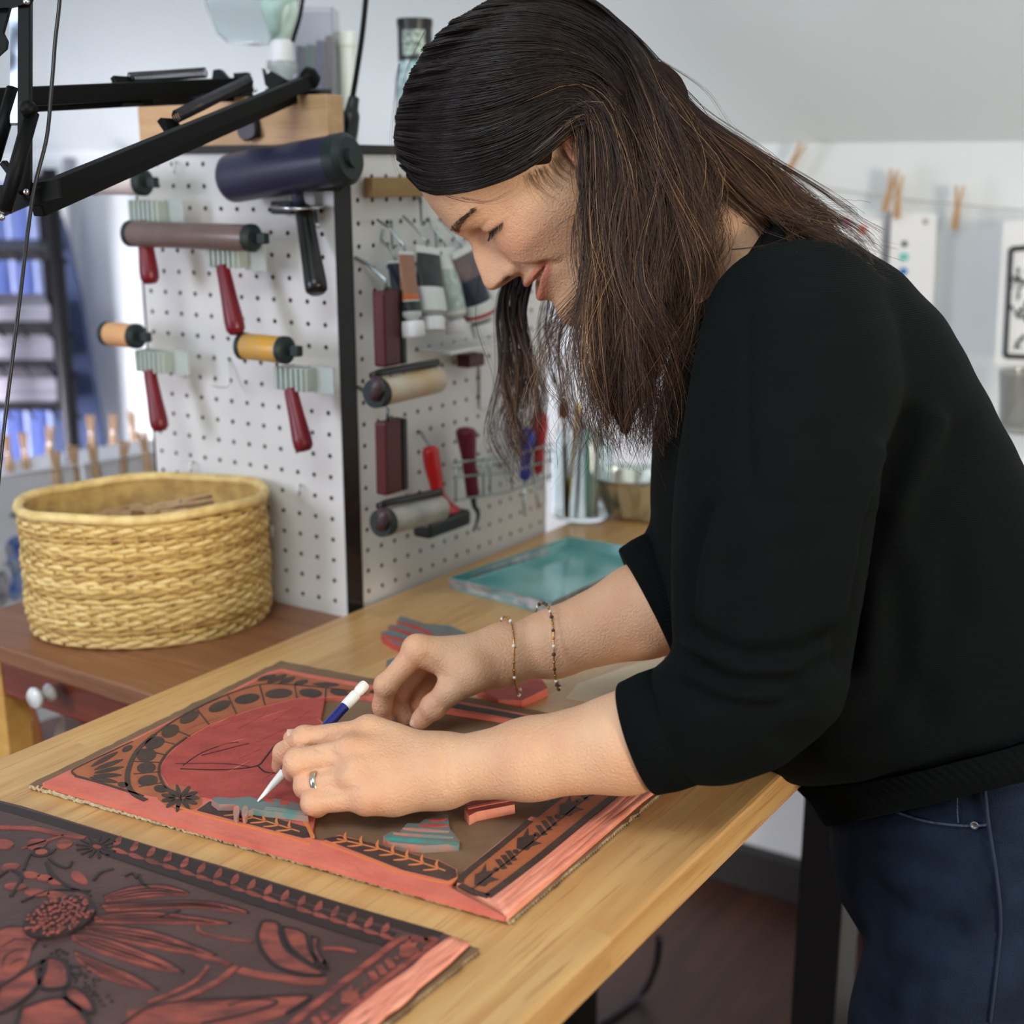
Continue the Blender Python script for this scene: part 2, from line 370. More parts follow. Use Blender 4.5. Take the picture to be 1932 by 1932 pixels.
# ---------------------------------------------------------------- pegboard tower
m_peg = mat('white_pegboard', C(226, 224, 222), 0.35, noise=(9, C(214, 212, 210), .6), coat=.1)
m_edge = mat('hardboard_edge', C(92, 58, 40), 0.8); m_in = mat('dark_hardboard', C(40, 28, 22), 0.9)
PLo = V3(-.4492, 1.6478, CAMH-.1482); PRo = V3(-.1721, 1.5018, CAMH-.0097); IN = .0254
def LP(c, r, out=0.0): return PLo + DL*IN*c - V3(0,0,IN*r) + NL*out
def RP(c, r, out=0.0): return PRo + DT*IN*c - V3(0,0,IN*r) + NT*out
def pegboard(P, c0, c1, r0, r1, dirx, nrm):
    """panel with real round holes, one per inch"""
    mb = MB(); th = .0052; hr = .0029
    ang = np.linspace(0, 2*np.pi, 8, endpoint=False) + np.pi/8
    cs = np.array([[1,.42],[.42,1],[-.42,1],[-1,.42],[-1,-.42],[-.42,-1],[.42,-1],[1,-.42]])
    cs = np.array([[.5,.21],[.21,.5],[-.21,.5],[-.5,.21],[-.5,-.21],[-.21,-.5],[.21,-.5],[.5,-.21]])
    cr = np.array([[.5,.5],[-.5,.5],[-.5,-.5],[.5,-.5]])
    C0, C1, R0, R1 = math.ceil(c0+.3), math.floor(c1-.3), math.ceil(r0+.3), math.floor(r1-.3)
    for c_ in range(C0, C1+1):
        for r_ in range(R0, R1+1):
            o = P(c_, r_)
            def p2(ab, d):
                a = np.asarray(ab, float).copy()
                x = a[:,0].copy(); y = a[:,1].copy()
                if c_ == C0: x = np.where(x < -.45, c0-C0, x)
                if c_ == C1: x = np.where(x > .45, c1-C1, x)
                if r_ == R0: y = np.where(y > .45, R0-r0, y)
                if r_ == R1: y = np.where(y < -.45, R1-r1, y)
                return o + np.outer(x*IN, dirx) + np.outer(y*IN, V3(0,0,1)) - nrm*d
            hole = np.c_[np.cos(ang), np.sin(ang)]*hr/IN
            vv = np.r_[p2(hole, 0), p2(cs, 0), p2(cr, 0), p2(hole, th)]
            ff = [(i, 8+i, 8+(i+1) % 8, (i+1) % 8) for i in range(8)]
            ff += [(8, 16, 9), (10, 17, 11), (12, 18, 13), (14, 19, 15)]
            mb.add(vv, ff, 0)
            mb.add(vv[[*range(8), *range(20,28)]], [(i, (i+1) % 8, 8+(i+1) % 8, 8+i) for i in range(8)], 1)
    # edges of the panel
    q = [P(c0,r0), P(c1,r0), P(c1,r1), P(c0,r1)]; q2 = [k - nrm*th for k in q]
    mb.add(q+q2, [(0,1,5,4),(1,2,6,5),(2,3,7,6),(3,0,4,7)], 1)
    return mb
RTOP = CZ
tow = thing('pegboard_tower', LP(11.6, 14.7)*[1,1,0]+V3(0,0,CZ), 'white pegboard tower with black corner post hung with printmaking tools', 'pegboard')
lb = (PLo[2]-CZ)/IN
part('panel', pegboard(LP, -.45, 11.75, -6.45, lb, DL, NL), [m_peg, m_edge], tow)
rbm = (PRo[2]-CZ)/IN
part('panel', pegboard(RP, -.45, 15.5, -.95, rbm, DT, NT), [m_peg, m_edge], tow)
corner = (LP(11.75, 0)+RP(-.45, 0))/2
ztop = PLo[2]+6.45*IN
post = MB(); pv = unit(NL+NT); pl_, pr_ = LP(11.75,0), RP(-.45,0)
pl_[2] = pr_[2] = (CZ+ztop)/2
post.box((np.linalg.norm(pr_-pl_)+.001, .012, ztop-CZ+.004), frame((pl_+pr_)/2 - pv*.003, x=unit(pr_-pl_), z=V3(0,0,1)), .0015)
part('corner_post', post, mat('black_gloss_post', C(14, 13, 14), 0.22, coat=.4), tow)
# hidden sides, top rim; added dark sheets inside keep the holes dark
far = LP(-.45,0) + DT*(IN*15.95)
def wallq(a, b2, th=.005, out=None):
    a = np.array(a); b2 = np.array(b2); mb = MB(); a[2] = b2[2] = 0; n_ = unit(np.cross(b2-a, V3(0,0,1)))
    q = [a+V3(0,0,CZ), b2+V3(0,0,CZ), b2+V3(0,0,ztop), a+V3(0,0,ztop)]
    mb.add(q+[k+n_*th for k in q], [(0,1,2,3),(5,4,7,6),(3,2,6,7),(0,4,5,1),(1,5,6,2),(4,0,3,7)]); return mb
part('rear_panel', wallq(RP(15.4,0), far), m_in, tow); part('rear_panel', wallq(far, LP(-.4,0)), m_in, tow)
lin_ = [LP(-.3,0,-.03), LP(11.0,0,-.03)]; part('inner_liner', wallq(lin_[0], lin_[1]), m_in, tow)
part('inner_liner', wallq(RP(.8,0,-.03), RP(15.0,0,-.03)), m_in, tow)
tp = MB(); a1, a2, a3, a4 = LP(-.5,0), LP(11.8,0)+unit(NL+NT)*.0, RP(15.6,0), far
tp.prism([a1[:2]+NL[:2]*.003, (pl_+NL*.004)[:2], (pr_+NT*.004)[:2], a3[:2]+NT[:2]*.003, a4[:2]], ztop, ztop+.009)
part('top_board', tp, mat('black_top_board', C(30, 29, 30), .5), tow)

# ---------------------------------------------------------------- woven basket
bc = V3(-.428, 1.480, CZ); BR = .1405; BH = .151; BA = math.radians(16); BQ = .73
def bell(r, th):
    x = r*np.cos(th); y = r*np.sin(th)*BQ
    return bc[0]+x*math.cos(BA)-y*math.sin(BA), bc[1]+x*math.sin(BA)+y*math.cos(BA)
m_straw = mat('seagrass', C(220, 188, 116), 0.5, noise=(70, C(180, 140, 76), .8), bump=(260, .35)); m_straw2 = mat('seagrass_light', C(234, 206, 140), 0.45, noise=(60, C(196, 158, 94), .8), bump=(260, .35))
m_straw3 = mat('seagrass_dark', C(196, 158, 92), 0.55, noise=(60, C(150, 112, 60), .8), bump=(260, .35))
bas = thing('woven_basket', bc, 'round woven seagrass basket full of clothespins on the drawer table', 'basket')
rng = np.random.default_rng(3)
NST = 60; rows = 27
def brad(z): return BR*(1.0 - .045*math.exp(-z/.02) - .02*(z/BH))
for i in range(rows):
    z = .004 + (BH-.012)*i/(rows-1)
    th = np.linspace(0, 2*np.pi, NST*4, endpoint=False)
    wav = .0016*np.sin(th*NST/2 + np.pi*(i % 2)) + .0010*np.sin(th*3+i*.7) 
    rr_ = brad(z) + wav
    dz = .0011*np.sin(th*2+i) + .0009*np.sin(th*NST/2*1.0+i*1.3)
    bx_, by_ = bell(rr_, th); P = np.c_[bx_, by_, CZ+z+dz]
    s_ = MB(); s_.tube(P, .0019, 6, closed=True, flat=1.75, up=V3(0,0,1))
    part('woven_strand', s_, [m_straw, m_straw2, m_straw, m_straw3][i % 4 if i % 7 else 1], bas, True)
th = np.linspace(0, 2*np.pi, 120, endpoint=False)
bx_, by_ = bell(brad(BH)+.0005, th); rm = MB(); rm.tube(np.c_[bx_, by_, CZ+BH+.0015*np.sin(5*th)], .0062, 8, closed=True); part('rim', rm, m_straw2, bas, True)
for k in range(NST):             # vertical stakes, seen between the rows and over the rim
    a = 2*np.pi*(k+.25)/NST*1.0; zz = np.linspace(.002, BH+.004, 10)
    pts = np.array([[*bell(brad(z)-.0012, a), CZ+z] for z in zz])
    st = MB(); st.tube(pts, .0026, 5); part('stake', st, m_straw3, bas, True)
ln = MB(); ln.lathe([(0,.0015),(.13,.0015),(.1345,.02),(.1345,BH-.002),(.133,BH-.002),(.133,.024),(.128,.008),(0,.008)], 48, T4(*bc)@RZ(BA), sy=BQ); part('lining', ln, m_straw3, bas, True)
# ---------------------------------------------------------------- carved lino blocks on the table
ZC = TZ+.0045; ZL = ZC+.0042                # top of cardboard, top of lino
def plane_pts(pts, z): return np.array([onz(p[0], p[1], z)[:2] for p in pts])
def smooth_px(pts, n=5, closed=True): return catmull(np.array([(a, b, 0) for a, b in pts], float), n, closed)[:, :2]
def plate(parent, name, pts, z0, z1, m_, smooth=0, inset=0.0, sub_=None):
    p = smooth_px(pts, smooth) if smooth else pts
    mb = MB(); mb.prism(plane_pts(p, z1), z0, z1, inset=inset)
    return part(name, mb, m_, parent)
def ribbon2d(P, w):
    P = np.asarray(P, float); t = np.gradient(P, axis=0); t /= np.linalg.norm(t, axis=1, keepdims=True)+1e-9; n = np.c_[-t[:,1], t[:,0]]
    w = np.broadcast_to(np.asarray(w, float), (len(P),))[:,None]/2
    return np.r_[P+n*w, (P-n*w)[::-1]]
def stroke(parent, name, pts, z0, z1, w, m_, smooth=5, taper=False):
    p = smooth_px(pts, smooth, False) if smooth else np.array(pts, float)
    P = plane_pts(p, z1); ww = w*(np.sin(np.linspace(.12, np.pi-.12, len(P))) if taper else np.ones(len(P)))
    mb = MB(); mb.prism(ribbon2d(P, ww), z0, z1); return part(name, mb, m_, parent)
def blob(parent, name, cx, cy, a, b, ang, z0, z1, m_, n=16, pw=2.0, tip=0.0):
    """ellipse (picture-space size) laid on the block; tip>0 makes a pointed petal"""
    th = np.linspace(0, 2*np.pi, n, endpoint=False); x = a*np.cos(th); y = b*np.sin(th)*(1-tip*np.cos(th))
    c_, s_ = math.cos(math.radians(ang)), math.sin(math.radians(ang))
    return plate(parent, name, [(cx+x[i]*c_-y[i]*s_, cy+x[i]*s_+y[i]*c_) for i in range(n)], z0, z1, m_)
m_pink = mat('pink_lino', C(214, 116, 98), .5, noise=(28, C(196, 96, 82), .8, (1,1,1)), bump=(160, .5))
m_peach = mat('peach_lino_cut', C(236, 158, 132), .5, noise=(40, C(216, 126, 104), .7), bump=(200, .4))
m_red = mat('red_stained_lino', C(178, 74, 66), .5, noise=(26, C(150, 56, 54), .8, (1,3,1)), bump=(130, .6))
m_ink = mat('black_ink_surface', C(58, 46, 44), .5, noise=(60, C(82, 62, 54), .6), bump=(260, .3))
m_rust = mat('rust_drawn_surface', C(170, 98, 64), .55, noise=(50, C(146, 78, 52), .7), bump=(220, .3))
m_orange = mat('orange_cut_line', C(206, 122, 72), .5)
m_card = mat('brown_cardboard', C(128, 100, 76), .85, noise=(34, C(112, 86, 64), .7), bump=(260, .15)); m_cardedge = mat('cardboard_cut_edge', C(206, 186, 150), .9, noise=(320, C(156, 132, 98), .8), bump=(500, .7))
m_teal = mat('teal_grey_ink', C(96, 122, 120), .42, noise=(40, C(126, 84, 80), .5)); m_teal2 = mat('bright_teal_ink', C(40, 150, 140), .38, noise=(60, C(110, 96, 92), .6))
m_tealpink = mat('teal_smeared_pink', C(196, 118, 100), .45, noise=(45, C(84, 138, 132), .95)); m_dark = mat('dark_line', C(40, 30, 30), .6)
# --- cardboard sheet with cut, fluted edges
def cardboard(pts, label, seed):
    P = plane_pts(pts, TZ); o = thing('cardboard_sheet', V3(*P.mean(0), TZ), label, 'cardboard')
    r = np.random.default_rng(seed); Q = []
    for i in range(4):
        a, b = P[i], P[(i+1) % 4]; n_ = 40
        for t in np.linspace(0, 1, n_, endpoint=False): Q.append(a+(b-a)*t+r.normal(size=2)*.0006*(0 < t))
    mb = MB(); mb.prism(Q, ZC-.0006, ZC); part('top_liner', mb, m_card, o)
    mb = MB(); mb.prism(Q, TZ+.0002, TZ+.0009); part('bottom_liner', mb, m_card, o)
    c_ = P.mean(0); Qi = c_+(P-c_)*.985; mb = MB(); mb.prism(Qi, TZ+.0009, ZC-.0006); part('core', mb, mat('cardboard_core_%d' % seed, C(60,46,34), .9), o)
    return o, P
def flutes(o, a, b, inward, zig=True):
    """corrugated web seen on a cut edge"""
    L = np.linalg.norm(b-a); n_ = int(L/.0036); d = (b-a)/L; mb = MB(); r = np.random.default_rng(5)
    if zig:
        for i in range(n_):
            p0 = a+d*(i*.0036); p1 = a+d*((i+.5)*.0036); p2 = a+d*((i+1)*.0036)
            for q0, q1, z0, z1 in ((p0,p1,TZ+.0008,ZC-.0006),(p1,p2,ZC-.0006,TZ+.0008)):
                q = [(*q0,z0),(*q1,z1),(*(q1+inward*.01),z1),(*(q0+inward*.01),z0)]; mb.add(q+[(x,y,z+.0005) for x,y,z in q], [(0,1,2,3),(7,6,5,4),(0,4,5,1),(1,5,6,2),(2,6,7,3),(3,7,4,0)])
    else:
        t = np.linspace(0, L, int(L/.0022)); pts = [(*(a+d*k+inward*(.0002+.0007*r.random())), TZ+.0024+.0008*r.normal()) for k in t]
        mb.tube(np.array(pts), .0019, 6)
    part('corrugation', mb, m_cardedge, o)['kind'] = 'stuff'
# --- upper block
card1, CP = cardboard([(57,1489),(966,1745),(1350,1415),(530,1254)], 'brown corrugated cardboard under the pink lino pieces', 1)
e_in = unit(np.r_[CP.mean(0)-(CP[0]+CP[1])/2, 0])[:2]; flutes(card1, CP[0], CP[1], e_in, False)
e_in2 = unit(np.r_[CP.mean(0)-(CP[1]+CP[2])/2, 0])[:2]; flutes(card1, CP[1], CP[2], e_in2, True)
blk = thing('lino_block', V3(*plane_pts([(500,1450)], ZL)[0], ZC), 'pink lino block with black drawn arch border under the hands', 'lino block')
P1 = [(80,1477),(104,1466),(200,1419),(320,1360),(430,1306),(505,1268),(530,1261),(600,1275),(760,1302),(1012,1351),(1004,1365),(870,1344),(690,1314),(613,1316),(606,1350),(602,1480),(588,1583),(610,1586),(640,1575),(700,1590),(830,1624),(862,1640),(864,1655),(845,1672),(952,1729),(840,1697),(600,1628),(330,1551)]
plate(blk, 'lino_plate', P1, ZC, ZL, m_pink)
F1 = ZL+.0004
# red carved field inside the arch
fld = [(613,1316),(560,1318),(480,1338),(400,1366),(348,1396),(312,1430),(302,1455),(318,1480),(350,1496),(400,1507),(470,1512),(578,1535),(602,1480),(606,1350)]
plate(blk, 'carved_field', fld, ZL-.001, F1, m_red)
# rust ground of the border
gr1 = [(613,1314),(560,1316),(478,1336),(398,1364),(346,1394),(310,1429),(299,1455),(315,1481),(348,1498),(330,1508),(285,1502),(205,1481),(140,1464),(134,1455),(142,1448),(205,1421),(320,1363),(430,1310),(505,1274),(530,1268),(600,1282),(700,1300),(695,1312)]
plate(blk, 'border_ground', gr1, ZL-.001, F1, m_rust)
F2 = F1+.0004
for cx, cy, a, b, ang in [(303,1488,13,7,10),(279,1472,19,10,-6),(276,1448,18,10,-6),(276,1424,19,12,-8),(292,1401,19,11,-18),(321,1379,18,11,-24),(357,1353,20,9,-26),(414,1332,22,9,-20),(466,1318,24,9,-10),(526,1308,26,9,-4),(586,1307,22,8,4),(640,1306,18,6,8)]:
    blob(blk, 'ink_oval', cx, cy, a, b, ang, F1-.001, F2, m_ink)
for pts in ([(275,1509),(250,1495),(240,1470),(246,1440),(262,1412),(292,1385)], [(292,1385),(330,1358),(390,1326),(450,1302),(500,1290),(560,1292),(640,1300),(690,1308)], [(300,1459),(302,1440),(320,1415),(352,1390)], [(300,1459),(312,1484),(345,1499)]):
    stroke(blk, 'ink_band', pts, F1-.001, F2, .0045 if pts[0][0] == 275 else .0022, m_ink)
for a, b in [((252,1460),(298,1456)),((252,1436),(302,1438)),((262,1412),(312,1424)),((284,1392),(334,1405)),((312,1370),(358,1388)),((370,1336),(394,1366)),((430,1312),(446,1346)),((490,1292),(500,1330)),((556,1293),(560,1316)),((615,1298),(614,1314)),((262,1484),(308,1476))]:
    stroke(blk, 'ink_divider', [a, b], F1-.001, F2-.0001, .0016, m_ink, 0)
# corner fan
for a, b, w in [((172,1446),(222,1418),.007),((178,1452),(232,1432),.008),((178,1458),(234,1446),.008),((176,1463),(230,1462),.008),((170,1466),(222,1476),.007)]:
    stroke(blk, 'fan_petal', [a, ((a[0]+b[0])/2, (a[1]+b[1])/2), b], F1-.001, F2, w, m_ink, 4, True)
stroke(blk, 'fan_outline', [(142,1462),(136,1455),(146,1447),(205,1419),(250,1398)], F1-.001, F2, .0018, m_ink); stroke(blk, 'fan_outline', [(142,1463),(200,1479),(270,1501)], F1-.001, F2, .0022, m_ink)
blob(blk, 'ink_dot', 240, 1412, 11, 5, -25, F1-.001, F2, m_ink); blob(blk, 'ink_dot', 232, 1480, 10, 5, 5, F1-.001, F2, m_ink)
# rosette
blob(blk, 'rosette_ground', 338, 1504, 44, 22, 12, ZL-.001, F1+.0001, m_rust, 24)
for k in range(11):
    an = 2*math.pi*k/11; cx, cy = 340+23*math.cos(an), 1505+12.5*math.sin(an)
    blob(blk, 'rosette_petal', cx, cy, 14, 4.2, math.degrees(math.atan2(12.5*math.sin(an), 23*math.cos(an))), F1-.001, F2+.0001, m_ink, 10)
# top fan
for a, b in [((486,1284),(520,1272)),((505,1288),(540,1272)),((528,1290),(556,1276)),((556,1292),(580,1282)),((590,1290),(640,1292))]:
    stroke(blk, 'fan_petal', [a, ((a[0]+b[0])/2, (a[1]+b[1])/2), b], F1-.001, F2, .011, m_ink, 4, True)
stroke(blk, 'ink_band', [(880,1335),(940,1345),(1000,1357)], ZL-.001, F1, .010, m_ink); stroke(blk, 'ink_band', [(700,1303),(800,1320),(880,1335)], ZL-.001, F1, .010, m_ink)
# drawn lines in the red field
for pts, w in [([(340,1450),(400,1452),(450,1450),(486,1444),(500,1430),(520,1405),(535,1395)], .0016), ([(486,1444),(500,1456),(520,1458)], .0016), ([(345,1444),(380,1420),(430,1402),(450,1400)], .0010), ([(380,1425),(430,1412),(470,1402)], .0010), ([(330,1440),(420,1440),(470,1446)], .0008)]:
    stroke(blk, 'ink_line', pts, F1-.001, F1+.0003, w, m_dark)
rb = np.random.default_rng(21)
for k in range(16):           # shallow gouge marks
    x0 = 350+rb.random()*230; y0 = 1352+rb.random()*120; L = 30+40*rb.random(); an = math.radians(-24+rb.normal()*5)
    stroke(blk, 'gouge_mark', [(x0, y0), (x0+L*math.cos(an)*.5, y0+L*math.sin(an)*.5-1), (min(x0+L*math.cos(an), 598), y0+L*math.sin(an))], F1-.0008, F1+.00025, .0016, m_red if k % 3 else m_pink, 3, True)
# leaf borders
def leaf_border(quad, vein, leaves, base=ZL, parent=None, mm=m_ink, ml=m_orange):
    plate(parent, 'leaf_strip', quad, base-.001, base+.0006, mm)
    stroke(parent, 'leaf_stem', vein, base-.0005, base+.0011, .0011, ml, 3)
    for x, y in leaves:
        stroke(parent, 'cut_leaf', [(x, y), (x-5, y-7), (x-2, y-17)], base-.0005, base+.0011, .0020, ml, 4, True)
        stroke(parent, 'cut_leaf', [(x, y), (x-14, y+2), (x-30, y+3)], base-.0005, base+.0011, .0018, ml, 4, True)
leaf_border([(395,1512),(410,1513),(578,1560),(590,1578),(572,1580),(372,1528)], [(440,1532),(500,1548),(565,1568)], [(452,1535),(478,1542),(502,1549),(526,1556),(550,1564)], ZL, blk)
stroke(blk, 'orange_edge', [(330,1520),(400,1541),(500,1566),(585,1590)], ZL-.001, ZL+.0009, .0022, m_orange); stroke(blk, 'orange_edge', [(575,1548),(582,1560),(590,1578)], ZL-.001, ZL+.0012, .003, m_orange)
leaf_border([(612,1582),(640,1577),(700,1590),(830,1625),(860,1640),(862,1652),(845,1660),(760,1640)], [(636,1582),(720,1602),(840,1642)], [(655,1586),(685,1593),(716,1601),(745,1610),(772,1619),(800,1628),(828,1638)], ZL, blk)
stroke(blk, 'orange_edge', [(606,1588),(700,1622),(760,1645),(840,1664),(862,1656)], ZL-.001, ZL+.0008, .0018, m_orange)
# right border strip with tulips, in its own piece
stp = thing('lino_border_strip', V3(*plane_pts([(1040,1580)], ZL)[0], ZC), 'rust border strip of lino with black tulips and peach grooved edge', 'lino piece')
plate(stp, 'strip_plate', [(955,1729),(938,1712),(862,1668),(876,1642),(1010,1534),(1200,1390),(1340,1412),(1300,1430)], ZC, ZL, m_peach)
plate(stp, 'border_ground', [(925,1694),(868,1668),(880,1646),(1010,1541),(1195,1400),(1268,1414)], ZL-.001, ZL+.0005, m_rust)
Z3 = ZL+.0009
for pts, w in [([(868,1664),(878,1648),(940,1598),(1000,1548)], .0055), ([(1008,1540),(1060,1500),(1190,1402)], .0055), ([(868,1668),(895,1682),(922,1690)], .005), ([(920,1690),(1010,1622),(1110,1540),(1262,1416)], .0060), ([(890,1678),(990,1600),(1100,1510),(1210,1420)], .0012)]:
    stroke(stp, 'ink_band', pts, ZL-.0005, Z3, w, m_ink)
def tulip(parent, cx, cy, sc, m_, z0, z1, ang=-38):
    c_, s_ = math.cos(math.radians(ang)), math.sin(math.radians(ang)); q = [(-16,0),(-6,-9),(2,-7),(16,-12),(9,-4),(18,0),(9,4),(16,12),(2,8),(-6,9)]
    plate(parent, 'tulip', [(cx+sc*1.2*(x*c_-y*1.25*s_), cy+sc*1.1*(x*s_+y*1.25*c_)) for x, y in q], z0, z1, m_)
for cx, cy, sc in [(912,1656,1.15),(992,1588,1.15),(1072,1524,1.1),(1150,1462,1.0)]: tulip(stp, cx, cy, sc, m_ink, ZL-.0005, Z3)
for cx, cy in [(936,1640),(973,1606),(1012,1574),(1052,1540),(1092,1510),(1128,1478)]: blob(stp, 'ink_dot', cx, cy, 6, 4, 0, ZL-.0005, Z3, m_ink, 10)
for cx, cy in [(946,1630),(956,1622),(965,1614),(1022,1566),(1032,1557),(1042,1549),(1102,1500),(1112,1492)]:
    stroke(stp, 'ink_bar', [(cx-7, cy-9), (cx+6, cy+9)], ZL-.0005, Z3, .0042, m_ink, 0)
def grooves(parent, a0, b0, a1, b1, n, m_a, m_b, seed, z):
    r = np.random.default_rng(seed)
    for k in range(n):
        u = (k+.5)/n; p0 = np.array(a0)*(1-u)+np.array(a1)*u; p1 = np.array(b0)*(1-u)+np.array(b1)*u
        q = [p0+(p1-p0)*t+r.normal(size=2)*2.2*(0 < t < 1) for t in np.linspace(0, 1, 9)]
        P = np.c_[plane_pts(smooth_px(q, 3, False), z), np.full(25, z)]; mb = MB(); mb.tube(P, .0016+.0012*np.abs(np.sin(np.arange(25)*.5+k)), 6, flat=.55, up=V3(0,0,1)); part(name='groove_ridge', mb=mb, mat=m_a if k % 2 else m_b, parent=parent, smooth=True)
m_peach2 = mat('deep_peach_cut', C(222, 138, 114), .5, bump=(200, .4)); grooves(stp, (934,1700), (1275,1418), (952,1726), (1322,1418), 6, m_peach, m_peach2, 4, ZL)
# --- loose pieces lying on the cardboard
def loose(name, px_pts, z0, h, label, mtop, mside, smooth=0):
    p = smooth_px(px_pts, smooth) if smooth else px_pts; P = plane_pts(p, z0+h); o = thing(name, V3(*P.mean(0), z0), label, 'lino piece')
    mb = MB(); mb.prism(P, z0, z0+h, inset=.0006, mi=0, mi_side=1); part('piece_body', mb, [mtop, mside], o); return o
w1 = loose('lino_offcut', [(722,1577),(740,1567),(752,1570),(768,1552),(790,1553),(800,1545),(838,1535),(846,1537),(850,1563),(868,1585),(866,1592),(800,1596),(735,1590)], ZC, .006, 'stepped wedge of lino smeared with teal ink on the brown cardboard', m_teal, m_tealpink)
for pts, mm in [([(726,1580),(780,1584),(862,1590)], m_teal2), ([(760,1562),(800,1565),(848,1568)], m_tealpink), ([(742,1571),(800,1576),(856,1579)], m_tealpink), ([(790,1556),(820,1557),(846,1556)], m_red), ([(810,1547),(830,1546),(842,1543)], m_red)]:
    stroke(w1, 'carved_step', pts, ZC+.005, ZC+.0072, .0032, mm, 3, True)
o1 = loose('lino_offcut', [(875,1526),(880,1516),(930,1503),(965,1500),(972,1518),(900,1532),(885,1540)], ZC, .008, 'small orange wedge of lino on cardboard beside the forearm', m_red, m_peach)
stroke(o1, 'carved_step', [(882,1524),(920,1516),(966,1508)], ZC+.007, ZC+.0088, .003, m_pink, 3)
f1 = loose('lino_figure', [(398,1508),(408,1503),(440,1505),(470,1502),(492,1508),(520,1506),(545,1512),(578,1518),(582,1540),(540,1534),(500,1530),(478,1526),(468,1530),(452,1528),(440,1518),(412,1518)], F1, .0055, 'teal inked lino figure touched by the pencil tip', m_teal, m_tealpink)
for cx in (446, 462): blob(f1, 'figure_leg', cx, 1531, 6, 12, 8, ZL, ZL+.006, m_tealpink, 10)
stroke(f1, 'carved_step', [(500,1524),(540,1528),(578,1534)], F1+.004, F1+.0063, .004, m_tealpink, 3); blob(f1, 'ink_smear', 508, 1510, 10, 3, 5, F1+.004, F1+.0060, m_red); blob(f1, 'ink_smear', 536, 1514, 9, 3, 8, F1+.004, F1+.0060, m_red)
# --- loose pieces lying on the table behind the hands
b1 = loose('lino_wing', [(748,1172),(755,1161),(800,1176),(850,1180),(885,1196),(870,1215),(800,1225),(765,1222),(740,1212),(722,1200),(718,1192),(735,1190),(731,1183),(736,1178),(752,1180)], TZ, .008, 'feathered wing of teal and red lino on the table behind the hands', m_teal, m_red)
for pts in ([(752,1172),(790,1185),(815,1196)], [(736,1183),(780,1196),(815,1206)], [(724,1196),(760,1208),(800,1214)]): stroke(b1, 'feather', pts, TZ+.007, TZ+.0098, .006, m_red, 4, True)
stroke(b1, 'feather', [(735,1190),(780,1203),(812,1210)], TZ+.007, TZ+.0100, .004, m_teal, 4, True)
b2_ = loose('lino_offcut', [(728,1246),(745,1240),(775,1246),(770,1262),(732,1262)], TZ, .008, 'small red lino scrap with grey top behind the far hand', m_teal, m_red)
b3 = loose('lino_offcut', [(900,1300),(935,1278),(1015,1272),(1030,1290),(1034,1298),(985,1322),(940,1320)], TZ, .008, 'many-sided red lino scrap on the table under the bracelets', m_red, m_pink)
b4 = loose('lino_offcut', [(1254,1232),(1268,1222),(1294,1220),(1300,1238),(1262,1246)], TZ, .008, 'small grey and red lino scrap beside the sweater', m_teal, m_red)
m_paper = mat('waxed_paper', C(226, 206, 170), .5, alpha=1.0, noise=(20, C(214,190,150), .5))
pp = MB(); pp.prism(plane_pts([(1066,1318),(1090,1290),(1180,1258),(1262,1236),(1300,1300),(1150,1330)], TZ+.0006), TZ+.0001, TZ+.0006); tag(part('paper_sheet', pp, m_paper), 'pale waxed paper lying on the table under the forearms', 'paper')
# --- dark inked block at the near corner of the table
card2, CP2 = cardboard([(-560,1362),(905,1801),(455,2163),(-900,1760)], 'brown corrugated cardboard under the dark carved lino block', 2)
ei = unit(np.r_[CP2.mean(0)-(CP2[1]+CP2[2])/2, 0])[:2]; flutes(card2, CP2[1], CP2[2], ei, True)
dk = thing('lino_block', V3(*plane_pts([(350,1780)], ZL)[0], ZC), 'dark inked lino block carved with coneflower and leaves', 'lino block')
m_dk = mat('dark_printed_lino', C(84, 60, 57), .40, noise=(14, C(64, 45, 44), .8), bump=(120, .35)); m_dkr = mat('red_cut_in_dark', C(150, 74, 62), .5, noise=(34, C(84, 46, 44), .95, (1,3.5,1)), bump=(180, .6)); m_dkline = mat('black_outline', C(44, 34, 34), .45)
plate(dk, 'lino_plate', [(-300,1430),(-5,1509),(40,1520),(300,1600),(420,1634),(650,1705),(836,1760),(880,1776),(420,2150),(-900,1750),(-600,1350)], ZC, ZL, m_dk)
D1, D2 = ZL+.0004, ZL+.0008
stroke(dk, 'edge_band', [(-10,1520),(60,1538),(300,1610),(560,1688),(830,1766)], ZL-.001, D1-.0002, .010, m_dkline)
grooves(dk, (850,1768), (560,1990), (884,1780), (640,1995), 6, m_peach, m_peach2, 9, ZL-.0005)
# leaf border
stroke(dk, 'leaf_strip', [(205,1599),(330,1642),(500,1698),(620,1735),(735,1771)], ZL-.001, D1+.00015, .017, m_dkline)
for k in range(17):
    t = k/16; x = 215+ (720-215)*t; y = 1598+(1760-1598)*t
    blob(dk, 'cut_leaf', x+8, y-11+2*t, 6, 11, 38, D1-.0006, D2, m_dkr, 10, tip=.5); blob(dk, 'cut_leaf', x+12, y+8, 17, 4, 18, D1-.0006, D2, m_dkr, 10, tip=.5)
stroke(dk, 'ink_line', [(200,1612),(330,1655),(500,1712),(700,1776)], ZL-.001, D2, .0016, m_dkline)
